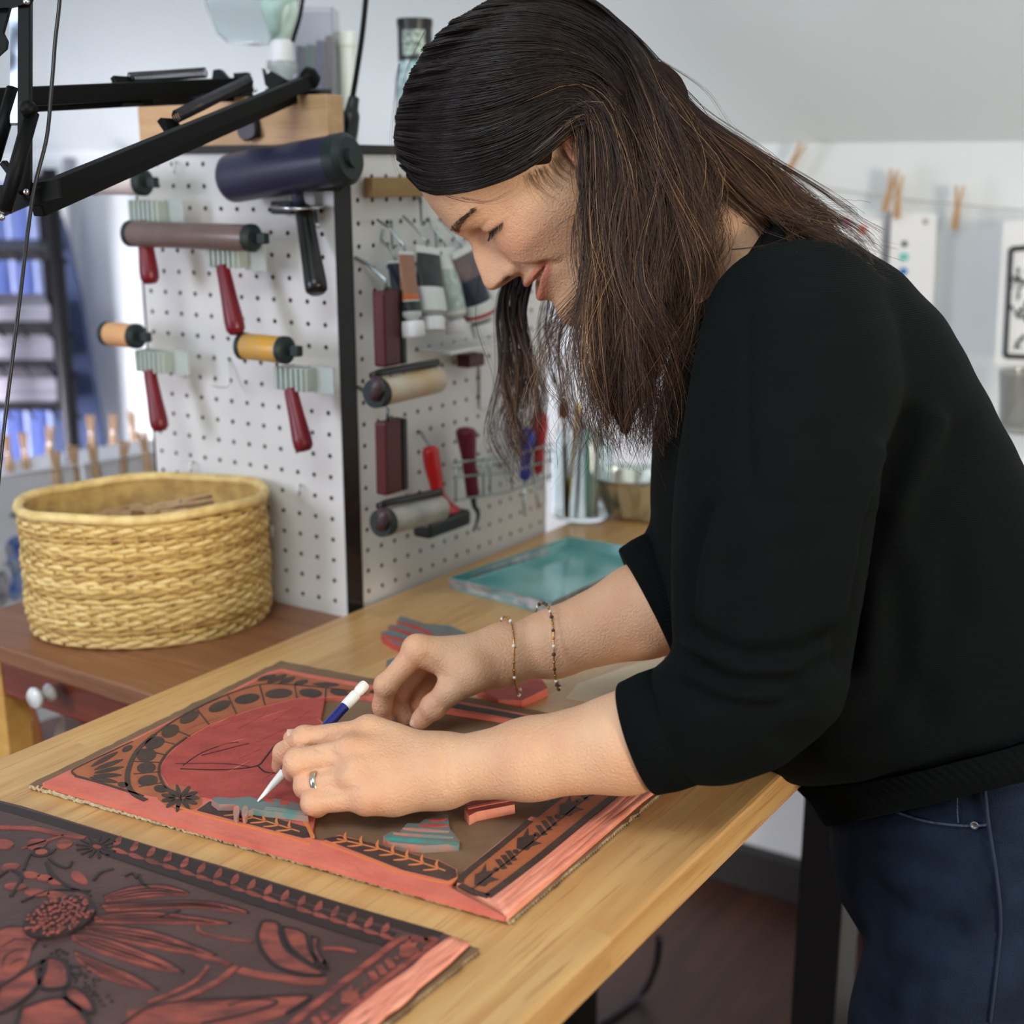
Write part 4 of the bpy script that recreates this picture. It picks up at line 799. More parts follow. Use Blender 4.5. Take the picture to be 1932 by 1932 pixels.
for k, (x0,y0,x1,y1,r0,mm,cat,nm,lab,top) in enumerate([(1088,790,1072,978,.0030,mat('yellow_plastic', C(228,190,40), .4),'brush','toothbrush','yellow toothbrush leaning in the glass jar','head'),
    (1050,800,1056,980,.0024,m_steel,'brush','paint_brush','thin steel brush with brown bristles in the jar','brush'),(1065,806,1075,975,.0026,mat('dark_wood_stick', C(84,60,46), .5),'brush','paint_brush','dark wooden brush in the glass jar',None),
    (1108,815,1112,975,.0045,mat('mint_plastic', C(150,214,200), .3),'knife','palette_knife','mint plastic palette knife in the jar',None),(1124,822,1118,980,.0055,m_clip,'stirrer','stirring_stick','pale grey stirring stick in the jar',None),
    (1136,830,1128,975,.0030,m_steel,'knife','palette_knife','steel palette knife at the edge of the jar',None),(1100,800,1090,975,.0028,m_black,'pen','marker_pen','black marker pen in the glass jar',None)]):
    dp0, dp1 = 1.86+.06*rt.random(), 1.90; a, b = at(x0,y0,dp0), at(x1,y1,dp1); b = jc+np.clip(b-jc, [-.026,-.026,.007], [.026,.026,.009])+V3(0,0,0); b[2] = TZ+.008
    top_dir = unit(a-b); a_in = jc[:2]+np.clip(a[:2]-jc[:2], -.030, .030); a = V3(a_in[0], a_in[1], a[2])
    o2 = thing(nm, b, lab, cat); mb = MB(); mb.tube([b, b+(a-b)*.5, a], [r0*.8, r0, r0], 10); part('handle', mb, mm, o2, True)
    if top == 'brush': mb = MB(); mb.tube([a, a+(a-b)*.03, a+(a-b)*.12, a+(a-b)*.17], [.003,.008,.009,.006], 12); part('bristles', mb, m_bristle, o2, True)
    elif top == 'head': mb = MB(); mb.box((.012,.008,.028), frame(a+(a-b)*.06, z=a-b), .003); part('brush_head', mb, mm, o2, True)
    else: mb = MB(); mb.tube([a, a+(a-b)*.04, a+(a-b)*.1], [r0, r0*1.8, r0*.6], 8); part('tip', mb, m_steel, o2, True)
# crumpled foil dish
fc_ = onz(1215,985,TZ); o = MB(); rf = np.random.default_rng(4); rings = []
for i, (r_, z_) in enumerate([(.035,.001),(.05,.004),(.066,.03),(.078,.058),(.084,.066),(.075,.057),(.062,.03),(.046,.008)]):
    th = np.linspace(0, 2*np.pi, 26, endpoint=False); rr_ = r_+rf.normal(size=26)*.003*(i > 0); rings.append(np.c_[fc_[0]+rr_*np.cos(th), fc_[1]+.03+rr_*np.sin(th)*.8, TZ+z_+rf.random(26)*.004*(i > 0)])
o.add(np.concatenate(rings), [(i*26+k, i*26+(k+1) % 26, (i+1)*26+(k+1) % 26, (i+1)*26+k) for i in range(7) for k in range(26)]+[tuple(range(26))[::-1], tuple(7*26+k for k in range(26))])
tag(part('foil_dish', o, mat('crumpled_foil', C(206,214,212), .22, .95)), 'crumpled silver foil dish beside the glass jar', 'dish')
# ---------------------------------------------------------------- implicit-surface toolkit (for the figure)
class SDF:
    def __init__(s, lo, hi, h):
        s.lo = np.array(lo, float); s.h = h
        s.n = np.ceil((np.array(hi)-s.lo)/h).astype(int)+1
        s.ax = [(s.lo[i]+h*np.arange(s.n[i])).astype(np.float32) for i in range(3)]
        s.F = np.full(s.n, 1.0, np.float32)
    def sub(s, lo, hi):
        a = np.clip(np.floor((np.asarray(lo)-s.lo)/s.h).astype(int), 0, s.n); b = np.clip(np.ceil((np.asarray(hi)-s.lo)/s.h).astype(int)+1, 0, s.n)
        if np.any(b <= a): return None
        sl = tuple(slice(a[i], b[i]) for i in range(3))
        X = s.ax[0][sl[0]][:,None,None]; Y = s.ax[1][sl[1]][None,:,None]; Z = s.ax[2][sl[2]][None,None,:]
        return sl, X, Y, Z
    @staticmethod
    def smin(a, b, k):
        if k <= 0: return np.minimum(a, b)
        h = np.maximum(k-np.abs(a-b), 0)/k
        return np.minimum(a, b) - h*h*k*.25
    def cone(s, a, b, r1, r2, k=.004, carve=False, squash=None):
        a = np.asarray(a, float); b = np.asarray(b, float); m = max(r1, r2)*(1.0 if squash is None else 1.6)+k+.004
        q = s.sub(np.minimum(a, b)-m, np.maximum(a, b)+m)
        if q is None: return
        sl, X, Y, Z = q; ba = b-a; L2 = float(ba@ba)+1e-12
        px, py, pz = X-a[0], Y-a[1], Z-a[2]
        t = np.clip((px*ba[0]+py*ba[1]+pz*ba[2])/L2, 0, 1)
        dx, dy, dz = px-t*ba[0], py-t*ba[1], pz-t*ba[2]
        d2 = dx*dx+dy*dy+dz*dz
        if squash is not None:         # (axis, factor): thinner along axis
            ax, fa = unit(squash[0]), squash[1]; c_ = dx*ax[0]+dy*ax[1]+dz*ax[2]
            d2 = d2 + c_*c_*(1/fa**2-1)
        d = np.sqrt(d2) - (r1+t*(r2-r1))
        s.F[sl] = np.maximum(s.F[sl], -d) if carve else s.smin(s.F[sl], d.astype(np.float32), k)
    def ell(s, c, R, r, k=.004, carve=False):
        """ellipsoid: centre, 3 axis rows, radii"""
        c = np.asarray(c, float); R = np.asarray(R, float); m = max(r)+k+.004
        q = s.sub(c-m, c+m)
        if q is None: return
        sl, X, Y, Z = q; px, py, pz = X-c[0], Y-c[1], Z-c[2]
        e = [(px*R[i][0]+py*R[i][1]+pz*R[i][2])/r[i] for i in range(3)]
        k0 = np.sqrt(e[0]**2+e[1]**2+e[2]**2); k1 = np.sqrt(sum((e[i]/r[i])**2 for i in range(3)))+1e-9
        d = (k0*(k0-1)/k1).astype(np.float32)
        s.F[sl] = np.maximum(s.F[sl], -d) if carve else s.smin(s.F[sl], d, k)
    def mesh(s):
        return surface_nets(s.F, s.lo, s.h)
def surface_nets(F, lo, h):
    ins = F < 0; nx, ny, nz = F.shape
    cnt = np.zeros((nx-1, ny-1, nz-1), np.int8)
    for i in (0,1):
        for j in (0,1):
            for k in (0,1): cnt += ins[i:nx-1+i, j:ny-1+j, k:nz-1+k]
    I = np.argwhere((cnt > 0) & (cnt < 8)); n = len(I)
    idx = np.full(cnt.shape, -1, np.int64); idx[I[:,0], I[:,1], I[:,2]] = np.arange(n)
    cor = [(i,j,k) for i in (0,1) for j in (0,1) for k in (0,1)]
    val = {c: F[I[:,0]+c[0], I[:,1]+c[1], I[:,2]+c[2]] for c in cor}
    acc = np.zeros((n,3)); m = np.zeros(n)
    for a in cor:
        for ax in range(3):
            if a[ax]: continue
            b = list(a); b[ax] = 1; b = tuple(b); va, vb = val[a], val[b]
            x = (va < 0) != (vb < 0); t = np.where(x, va/np.where(x, va-vb, 1), 0)
            p = np.tile(np.array(a, float), (n,1)); p[:,ax] = t
            acc[x] += p[x]; m[x] += 1
    V = lo + h*(I + acc/np.maximum(m,1)[:,None])
    faces = []
    for ax in range(3):
        o1, o2 = (ax+1) % 3, (ax+2) % 3
        sa = [slice(None)]*3; sb = [slice(None)]*3; sa[ax] = slice(0,-1); sb[ax] = slice(1,None)
        ch = ins[tuple(sa)] != ins[tuple(sb)]
        E_ = np.argwhere(ch); E_ = E_[(E_[:,o1] > 0) & (E_[:,o2] > 0) & (E_[:,o1] < F.shape[o1]-1) & (E_[:,o2] < F.shape[o2]-1)]
        if not len(E_): continue
        q = []
        for d1, d2 in ((-1,-1),(0,-1),(0,0),(-1,0)):
            c = E_.copy(); c[:,o1] += d1; c[:,o2] += d2; q.append(idx[c[:,0], c[:,1], c[:,2]])
        q = np.stack(q, 1); fl = ins[E_[:,0], E_[:,1], E_[:,2]]
        q[~fl] = q[~fl][:, ::-1]; faces.append(q)
    return V, np.concatenate(faces)
def np_mesh(name, V, Q, tint=None, smooth=True):
    me = bpy.data.meshes.new(name); nv, nf = len(V), len(Q); k = Q.shape[1]
    me.vertices.add(nv); me.vertices.foreach_set('co', np.asarray(V, np.float32).ravel())
    me.loops.add(nf*k); me.loops.foreach_set('vertex_index', np.asarray(Q, np.int32).ravel())
    me.polygons.add(nf); me.polygons.foreach_set('loop_start', np.arange(0, nf*k, k, dtype=np.int32)); me.polygons.foreach_set('loop_total', np.full(nf, k, np.int32))
    if tint is not None:
        at_ = me.attributes.new('tint', 'FLOAT_COLOR', 'POINT'); at_.data.foreach_set('color', np.asarray(tint, np.float32).ravel())
    me.update(calc_edges=True)
    if smooth: me.polygons.foreach_set('use_smooth', np.ones(nf, bool))
    return me
def relax(V, Q, it=2, lam=.5):
    e = np.concatenate([Q[:,[i,(i+1) % Q.shape[1]]] for i in range(Q.shape[1])]); e = np.concatenate([e, e[:,::-1]])
    deg = np.bincount(e[:,0], minlength=len(V)).astype(float)
    for _ in range(it):
        s_ = np.stack([np.bincount(e[:,0], weights=V[e[:,1],k], minlength=len(V)) for k in range(3)], 1)
        V = V + lam*(s_/np.maximum(deg,1)[:,None]-V)
    return V
def vnormals(V, Q):
    n = np.cross(V[Q[:,2]]-V[Q[:,0]], V[Q[:,3]]-V[Q[:,1]]); N = np.zeros_like(V)
    for i in range(4): np.add.at(N, Q[:,i], n)
    return N/(np.linalg.norm(N, axis=1, keepdims=True)+1e-12)

# ---------------------------------------------------------------- the woman: head
HO = at(1102, 292, 1.2); _a = math.radians(50); _y = math.radians(6)
HF = V3(-math.cos(_a), 0, -math.sin(_a)); HU = V3(-math.sin(_a), 0, math.cos(_a)); HL = V3(0,-1,0)
HF, HL = HF*math.cos(_y)+HL*math.sin(_y), HL*math.cos(_y)-HF*math.sin(_y)
HR = np.stack([HF, HL, HU])                       # rows: local axes
def hw(x, y, z): return HO + HF*x + HL*y + HU*z
def g2(a, b): return np.exp(-.5*(a*a+b*b))
def build_head():
    h = .00135
    s = SDF((-.10, -.098, -.150), (.165, .098, .175), h)
    I3 = np.eye(3)
    X = s.ax[0][:,None,None]; Y = s.ax[1][None,:,None]; Z = s.ax[2][None,None,:]
    # outer hull
    s.ell((.030,0,.058), I3, (.100,.0745,.100), 0)
    s.ell((.056,0,-.012), I3, (.078,.0655,.080), .02)
    s.cone((.030,.040,-.050), (.104,.012,-.084), .024, .0225, .02); s.cone((.030,-.040,-.050), (.104,-.012,-.084), .024, .0225, .02)
    s.ell((.085,0,-.045), I3, (.046,.046,.060), .02)
    # front relief of the face
    zp = np.array([-.150,-.112,-.106,-.100,-.094,-.087,-.076,-.066,-.059,-.045,-.030,-.020,0,.015,.028,.041,.0545,.0756,.0928,.12,.18])
    xp = np.array([ .060, .085, .106, .1190,.1245,.1270,.1258,.1226,.1205,.1195,.1195,.1185,.1165,.1175,.1215,.1270,.1298,.127,.1213,.106,.06])
    zz = s.ax[2]; yy = s.ax[1]
    P = np.interp(zz, zp, xp); P = np.convolve(np.pad(P, 3, mode='edge'), np.ones(7)/7, 'valid')
    ay = np.abs(yy)[:,None]; z_ = zz[None,:]
    Y50 = np.interp(zz, [-.11,-.095,-.08,-.06,-.04,-.01,.03,.06,.12], [.030,.033,.038,.044,.051,.062,.067,.068,.066])[None,:]
    D = .052*(ay/Y50)**2.3
    f = P[None,:] - D
    # nose
    hz = np.interp(zz, [-.030,-.0235,-.0205,-.018,-.0125,-.0045,.0056,.0178,.030,.040,.05], [0,.002,.0120,.0235,.0315,.0322,.0262,.0198,.0082,.0018,0])
    hz = np.convolve(np.pad(hz, 2, mode='edge'), np.ones(5)/5, 'valid')[None,:]
    wz = np.interp(zz, [-.03,-.02,-.012,-.004,.008,.02,.035], [.0110,.0122,.0125,.0110,.0088,.0076,.0105])[None,:]
    f = f + hz*np.exp(-(ay/wz)**2.3)
    f += .0105*g2((ay-.0130)/.0042, (z_+.0130)/.0060)             # alar wing
    f -= .0075*g2((ay-.0095)/.0030, (z_+.0190)/.0026)             # nostril
    f -= .0042*g2((ay-.0205)/.0028, (z_+.0110)/.0075)             # alar groove
    # brow, eye socket, lids
    f += .0030*g2((ay-.022)/.018, (z_-.045)/.0065)
    f -= .0125*g2((ay-.0245)/.0135, (z_-.0270)/.0085)
    f -= .0050*g2((ay-.014)/.006, (z_-.026)/.009)
    f += .0108*g2((ay-.0320)/.0115, (z_-.0260)/.0085)             # bulge of the lid over the eyeball
    lid = .0232-.10*(np.clip(ay-.018,0,1))-.9*(ay-.033)**2*4      # lash line, eye almost closed
    f -= .0026*np.exp(-.5*((z_-lid)/.0012)**2)*np.exp(-.5*((ay-.033)/.0115)**4)
    f -= .0013*np.exp(-.5*((z_-(lid+.0095))/.0013)**2)*np.exp(-.5*((ay-.033)/.012)**4)
    f -= .0011*np.exp(-.5*((z_-(lid-.0060))/.0016)**2)*np.exp(-.5*((ay-.032)/.012)**4)
    for dz_ in (-.004, .001, .006):                               # crow's feet
        f -= .0007*np.exp(-.5*((z_-(.021+dz_*(1+(ay-.047)*60)))/.0008)**2)*np.exp(-.5*((ay-.0545)/.006)**2)
    # smiling cheek and fold
    f += .0100*g2((ay-.0400)/.0165, (z_+.0010)/.0150)
    t = np.clip((-.010-z_)/.040, 0, 1); yc = .0200+.0185*t**.8
    f -= .0046*np.exp(-.5*((ay-yc)/.0032)**2)*np.exp(-.5*((z_+.028)/.0135)**4)
    f += .0028*np.exp(-.5*((ay-(yc+.0075))/.0055)**2)*np.exp(-.5*((z_+.024)/.013)**4)
    # lips, open smile
    mw = .0340
    arch = np.clip(1-(ay/mw)**2, 0, 1)
    zm = -.0405 + .0075*(ay/mw)**2                                # line between the lips
    zu = zm + .0026*arch; zl = zm - .0062*arch
    f += .0068*np.exp(-.5*((z_-(zu+.0040*arch**.5))/.0038)**2)*arch**.55
    f += .0080*np.exp(-.5*((z_-(zl-.0050*arch**.5))/.0046)**2)*arch**.6
    op = np.clip((z_-zl)/.0009+.5, 0, 1)*np.clip((zu-z_)/.0009+.5, 0, 1)*(ay < mw)
    f -= .013*op*np.clip(arch*2.2, 0, 1)
    f -= .0045*g2((ay-mw)/.0034, (z_+.0325)/.0034)                # corner of the mouth
    f -= .0018*g2(ay/.012, (z_+.0640)/.0050)
    f += .0014*g2(ay/.013, (z_+.0850)/.0090)
    f -= .0012*g2(ay/.0030, (z_+.0275)/.0040)                     # philtrum
    Ff = (X - f[None,:,:].astype(np.float32))
    ic = int(round((.088-s.lo[0])/h)); s.F[ic:] = s.F[ic:ic+1]          # the relief alone bounds the front
    a_, b_ = s.F, Ff*.8; k = .016
    hh = np.maximum(k-np.abs(a_-b_), 0)/k; s.F = (np.maximum(a_, b_)+hh*hh*k*.25).astype(np.float32)
    for sg in (1,-1):
        s.ell((.1225, sg*.0140, -.0140), I3, (.0085,.0060,.0070), .003); s.ell((.1320, sg*.0135, -.0178), I3, (.0052,.0042,.0026), 0, carve=True)
    # ears
    for sg in (1,-1):
        R_ = np.array([[math.cos(.25),0,math.sin(.25)],[0,1,0],[-math.sin(.25),0,math.cos(.25)]])
        s.ell((.004, sg*.0755, .006), R_, (.0185,.0065,.031), .004); s.ell((.008, sg*.082, .004), R_, (.0115,.0055,.021), 0, carve=True)
        s.ell((.012, sg*.077, -.002), R_, (.006,.005,.009), .003)
    # neck
    nb = HR@(at(1385,475,1.2)-HO); s.cone((-.012,0,-.050), nb*[.62,.62,.62], .056, .058, .03)
    V, Q = s.mesh()
    tint = np.ones((len(V),4)); x, y, z = V.T; a = np.abs(y)
    ar = np.clip(1-(a/mw)**2, 0, 1); zmv = -.0405+.0075*(a/mw)**2
    lip = np.clip(np.exp(-.5*((z-(zmv+.0045*ar**.5))/.0036)**4)+np.exp(-.5*((z-(zmv-.0110*ar**.5))/.0040)**4), 0, 1)*(ar > .02)*np.clip((x-.09)/.01, 0, 1)
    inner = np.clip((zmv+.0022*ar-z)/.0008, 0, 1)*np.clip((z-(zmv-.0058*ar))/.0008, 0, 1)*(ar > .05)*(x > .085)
    tint[:,:3] = 1-lip[:,None]*np.array([.16,.46,.42]); 
    bl = g2((a-.042)/.016, (z+.004)/.016)*np.clip((x-.06)/.02, 0, 1); tint[:,:3] *= 1-bl[:,None]*np.array([.02,.16,.15])
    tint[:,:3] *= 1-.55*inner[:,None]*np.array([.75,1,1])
    ez = .0232-.10*np.clip(a-.018,0,1)-.9*(a-.033)**2*4
    el = np.exp(-.5*((z-ez)/.0011)**2)*np.exp(-.5*((a-.033)/.0115)**4)*(x > .07); tint[:,:3] *= 1-el[:,None]*np.array([.72,.78,.8])
    ear = np.clip((a-.0705)/.006, 0, 1)*(np.abs(x-.005) < .03)*(z < .034); tint[:,:3] *= 1-ear[:,None]*np.array([.05,.25,.25])
    tint[:,:3] *= 1-np.clip(np.exp(-.5*(((x-.1320)/.0046)**2+((a-.0125)/.0040)**2+((z+.0178)/.0024)**2))*1.25, 0, .85)[:,None]  # nostril hollows darkened in the tint, shade painted into the skin
    W = HO + V@HR
    # thin out the part that is only neck below the collar: fine, it ends inside the sweater
    return W, Q, tint

# ---------------------------------------------------------------- arms and hands
def A(t): return at(*t)
def build_left():
    J = {k: A(v) for k, v in dict(
        W=(838,1453,1.035), El=(1450,1290,.990), Fm=(1180,1402,1.005), Fn=(1000,1432,1.022),
        i0=(696,1382,1.056), i1=(574,1394,1.056), i2=(536,1420,1.070), i3=(529,1444,1.080),
        m0=(662,1420,1.037), m1=(563,1438,1.037), m2=(556,1452,1.060), m3=(578,1452,1.080),
        r0=(668,1466,1.023), r1=(580,1482,1.034), r2=(586,1484,1.056), r3=(612,1478,1.070),
        l0=(692,1503,1.016), l1=(592,1514,1.021), l2=(598,1522,1.040), l3=(622,1515,1.052),
        tc=(785,1425,1.066), t0=(700,1408,1.092), t1=(610,1405,1.106), t2=(553,1394,1.098)).items()}
    pts = np.array(list(J.values())); s = SDF(pts.min(0)-.055, pts.max(0)+.055, .00125)
    back = unit(np.cross(J['l0']-J['i0'], J['W']-J['m0'])); 
    if back[1] > 0: back = -back                     # back of the hand looks at the camera
    s.cone(J['El'], J['Fm'], .042, .0368, .012); s.cone(J['Fm'], J['Fn'], .0368, .0302, .012); s.cone(J['Fn'], J['W'], .0302, .0242, .012)
    up = unit(J['i0']-J['l0'])
    s.cone(J['W']+up*.003, J['W']-up*.004, .0240, .0238, .010)
    palm = -back
    for f_, r_, sp in (('i',.0125,.008), ('m',.0128,.003), ('r',.0120,-.002), ('l',.0108,-.006)):
        w_ = J['W']+up*sp; s.cone(w_, J[f_+'0'], .0185, r_, .012)
        s.cone(w_*.3+J[f_+'0']*.7+palm*.006, J[f_+'0']+palm*.004, .014, .0115, .012)
        s.ell(J[f_+'0']+back*.0035, np.eye(3), (.0088,.0088,.0088), .009)
    s.cone(J['W']+palm*.012-up*.006, J['l0']*.6+J['W']*.4+palm*.009-up*.000, .0150, .0150, .014)     # heel of the hand
    s.cone(J['W']+palm*.008+up*.010, J['tc'], .018, .0165, .014); s.cone(J['tc'], J['t0'], .0165, .0128, .012)
    for f_, rr in (('i',(.0112,.0096,.0088,.0074)), ('m',(.0116,.0106,.0094,.0080)), ('r',(.0108,.0098,.0088,.0076)), ('l',(.0100,.0090,.0080,.0070))):
        g = SDF(s.lo, s.lo+(s.n-1)*s.h, s.h) if False else s
        for q in range(3): g.cone(J[f_+str(q)], J[f_+str(q+1)], rr[q], rr[q+1], .0035)
        g.ell(J[f_+'1'], np.eye(3), (rr[1]*1.07,)*3, .004)
    s.cone(J['t0'], J['t1'], .0122, .0108, .005); s.cone(J['t1'], J['t2'], .0108, .0085, .004); s.ell(J['t1'], np.eye(3), (.0114,)*3, .004)
    V, Q = s.mesh(); return V, Q, J
def build_right():
    J = {k: A(v) for k, v in dict(
        W=(950,1234,1.222), F1=(1045,1214,1.228), F2=(1215,1152,1.222), El=(1345,1105,1.20),
        i0=(788,1228,1.192), i1=(728,1293,1.190), i2=(721,1332,1.200), i3=(724,1360,1.2085),
        m0=(806,1240,1.214), m1=(752,1303,1.218), m2=(752,1336,1.224), m3=(764,1352,1.224),
        r0=(828,1252,1.234), r1=(780,1304,1.242), r2=(786,1330,1.240), r3=(798,1340,1.236),
        l0=(852,1262,1.250), l1=(812,1304,1.258), l2=(816,1322,1.252), l3=(826,1330,1.246),
        tc=(888,1268,1.192), t0=(850,1302,1.186), t1=(818,1333,1.191), t2=(794,1357,1.2005)).items()}
    pts = np.array(list(J.values())); s = SDF(pts.min(0)-.055, pts.max(0)+.055, .0014)
    back = V3(-.15, .1, 1); back = unit(back)
    s.cone(J['El'], J['F2'], .046, .0435, .02); s.cone(J['F2'], J['F1'], .0425, .0305, .012); s.cone(J['F1'], J['W'], .0305, .0245, .012)
    for f_, r_, sp in (('i',.0128,-.010), ('m',.0128,-.003), ('r',.0122,.004), ('l',.0110,.011)):
        w_ = J['W']+V3(0,1,0)*sp; s.cone(w_, J[f_+'0'], .0215, r_, .014); s.ell(J[f_+'0']+back*.003, np.eye(3), (.009,)*3, .009)
    s.cone(J['W']-back*.008, J['tc'], .0195, .0175, .014); s.cone(J['tc'], J['t0'], .0175, .0128, .012)
    s.cone(J['tc'], J['i0'], .0125, .0105, .012)
    for f_, rr in (('i',(.0115,.0098,.0088,.0076)), ('m',(.0115,.0100,.0090,.0078)), ('r',(.0108,.0095,.0086,.0076)), ('l',(.0100,.0088,.0080,.0070))):
        for q in range(3): s.cone(J[f_+str(q)], J[f_+str(q+1)], rr[q], rr[q+1], .0035)
        s.ell(J[f_+'1'], np.eye(3), (rr[1]*1.07,)*3, .004)
    s.cone(J['t0'], J['t1'], .0124, .0108, .005); s.cone(J['t1'], J['t2'], .0108, .0092, .004); s.ell(J['t1'], np.eye(3), (.0114,)*3, .004)
    V, Q = s.mesh(); return V, Q, J

# ---------------------------------------------------------------- clothes as lofts, then one closed knit surface
def ring(Apx, Bpx, dc, hd, n=40, dz=0.0, p=2.3):
    a = at(Apx[0], Apx[1], dc); b2 = at(Bpx[0], Bpx[1], dc); c = (a+b2)/2; e1 = (b2-a)/2; e2 = V3(0,-1,0)*hd+V3(0,0,dz)
    th = np.linspace(0, 2*np.pi, n, endpoint=False); ct, st = np.cos(th), np.sin(th)
    k = (np.abs(ct)**p+np.abs(st)**p)**(-1/p)
    return c + np.outer(ct*k, e1) + np.outer(st*k, e2)
def circ_rings(path, radii, n=28, squash=None):
    P = np.asarray(path, float); t = np.gradient(P, axis=0); out = []; up = V3(0,-1,0)
    for i in range(len(P)):
        z = unit(t[i]); x = unit(up-z*np.dot(up, z)); y = np.cross(z, x); th = np.linspace(0, 2*np.pi, n, endpoint=False)
        r = radii[i]; rx, ry = (r if isinstance(r, tuple) else (r, r))
        out.append(P[i]+np.outer(np.cos(th)*rx, x)+np.outer(np.sin(th)*ry, y))
    return out
def remesh(parts, voxel, smooth_it=6):
    mb = MB()
    for V, F_ in parts: mb.add(V, F_)
    me = mb.mesh('tmp'); bm = bmesh.new(); bm.from_mesh(me); bmesh.ops.recalc_face_normals(bm, faces=bm.faces[:]); bm.to_mesh(me); bm.free()
    o = bpy.data.objects.new('tmp', me); COL.objects.link(o)
    md = o.modifiers.new('r', 'REMESH'); md.mode = 'VOXEL'; md.voxel_size = voxel
    ev = o.evaluated_get(bpy.context.evaluated_depsgraph_get()).to_mesh()
    V = np.empty(len(ev.vertices)*3, np.float32); ev.vertices.foreach_get('co', V); V = V.reshape(-1,3).astype(float)
    Q = np.array([list(p.vertices) for p in ev.polygons if len(p.vertices) == 4])
    bpy.data.objects.remove(o); bpy.data.meshes.remove(me)
    return relax(V, Q, smooth_it), Q

TORSO = [((1302,592),(1452,392),1.205,.106,0), ((1294,615),(1505,410),1.208,.130,0), ((1284,650),(1578,440),1.21,.158,0), ((1262,720),(1668,496),1.20,.184,0), ((1236,830),(1758,588),1.20,.190,0), ((1229,960),(1822,700),1.20,.178,.0),
         ((1246,1120),(1890,830),1.20,.165,.01), ((1300,1285),(1962,975),1.20,.160,.025), ((1372,1415),(2015,1150),1.20,.162,.045), ((1462,1470),(2070,1270),1.195,.166,.062), ((1540,1490),(2090,1330),1.19,.168,.084)]
def project(P):
    P = P - CAMP; Zc = P[:,1]*cP - P[:,2]*sP; Yd = -P[:,1]*sP - P[:,2]*cP
    return 966+FPX*P[:,0]/Zc, 966+FPX*Yd/Zc, Zc
def seg_dist(px, py, poly):
    d = np.full(len(px), 1e9)
    for (x0,y0),(x1,y1) in zip(poly[:-1], poly[1:]):
        bx, by = x1-x0, y1-y0; t = np.clip(((px-x0)*bx+(py-y0)*by)/(bx*bx+by*by+1e-9), 0, 1)
        d = np.minimum(d, np.hypot(px-x0-t*bx, py-y0-t*by))
    return d
def skin_material():
    m = mat('skin', C(216, 172, 138), 0.5, noise=(22, C(202, 146, 112), .55), bump=(460, .6), sss=.10, spec=.4)
    nt = m.node_tree; N = nt.nodes; b = N['Principled BSDF']; src = b.inputs['Base Color'].links[0].from_socket
    a = N.new('ShaderNodeAttribute'); a.attribute_name = 'tint'
    mx = N.new('ShaderNodeMix'); mx.data_type = 'RGBA'; mx.blend_type = 'MULTIPLY'; mx.inputs[0].default_value = 1
    nt.links.new(src, mx.inputs[6]); nt.links.new(a.outputs['Color'], mx.inputs[7]); nt.links.new(mx.outputs[2], b.inputs['Base Color'])
    return m
def knit_material(name, color, ribs=0.0):
    m = mat(name, color, 0.9, spec=.12, sheen=.04); nt = m.node_tree; N = nt.nodes; b = N['Principled BSDF']
    b.inputs['Sheen Roughness'].default_value = .5; b.inputs['Sheen Tint'].default_value = C(60, 84, 82)
    tc = N.new('ShaderNodeTexCoord'); w = N.new('ShaderNodeTexWave'); w.wave_type = 'BANDS'; w.bands_direction = 'Z'; w.inputs['Scale'].default_value = 210; w.inputs['Distortion'].default_value = .6
    nt.links.new(tc.outputs['Object'], w.inputs['Vector'])
    bp = N.new('ShaderNodeBump'); bp.inputs['Strength'].default_value = .35; bp.inputs['Distance'].default_value = .0012
    nt.links.new(w.outputs['Fac'], bp.inputs['Height']); nt.links.new(bp.outputs['Normal'], b.inputs['Normal'])
    return m
m_skin = skin_material()
m_knit = knit_material('black_green_knit', C(8, 12, 12))
WB = V3(.433, 1.109, 0)
woman = thing('person', WB, 'person with long brown hair in black sweater and blue jeans bending over the table', 'person')
hV, hQ, hT = build_head(); lV, lQ, LJ = build_left(); rV, rQ, RJ = build_right()
hV = relax(hV, hQ, 1, .4); lV = relax(lV, lQ, 2, .5); rV = relax(rV, rQ, 2, .5)
# creases of wrist, knuckles and finger joints
def crease(V, Q, lines):
    N_ = vnormals(V, Q); x, y, z = project(V); fr = np.clip(-(N_*unit(V3(0,1,-.3))).sum(1)*2, 0, 1)
    for poly, amp, sg in lines: V = V+N_*(amp*np.exp(-.5*(seg_dist(x, y, poly)/sg)**2)*fr)[:,None]
    return V
lV = crease(lV, lQ, [([(834,1384),(839,1420),(837,1450),(842,1490)], -.0010, 3.5), ([(812,1400),(818,1440),(813,1480)], -.0003, 4), ([(862,1400),(858,1440),(863,1480)], -.00025, 4),
    ([(556,1374),(560,1392)], -.0008, 3.5), ([(566,1372),(571,1392)], -.0007, 3.5), ([(546,1424),(552,1440)], -.0008, 3.5), ([(556,1420),(562,1440)], -.0007, 3.5), ([(612,1398),(650,1402),(690,1400)], .0010, 9), ([(640,1436),(700,1432),(760,1430)], .0009, 9), ([(650,1470),(720,1466),(780,1462)], .0007, 9),
    ([(600,1414),(622,1420),(645,1436)], -.0012, 5), ([(590,1460),(625,1452),(650,1448)], -.0010, 5), ([(600,1500),(640,1494),(668,1490)], -.0010, 5)])
rV = crease(rV, rQ, [([(806,1322),(824,1340)], -.0010, 3.5), ([(812,1316),(830,1334)], -.0009, 3.5), ([(800,1328),(816,1346)], -.0007, 3.5), ([(806,1240),(826,1262),(842,1290)], -.0016, 6)])
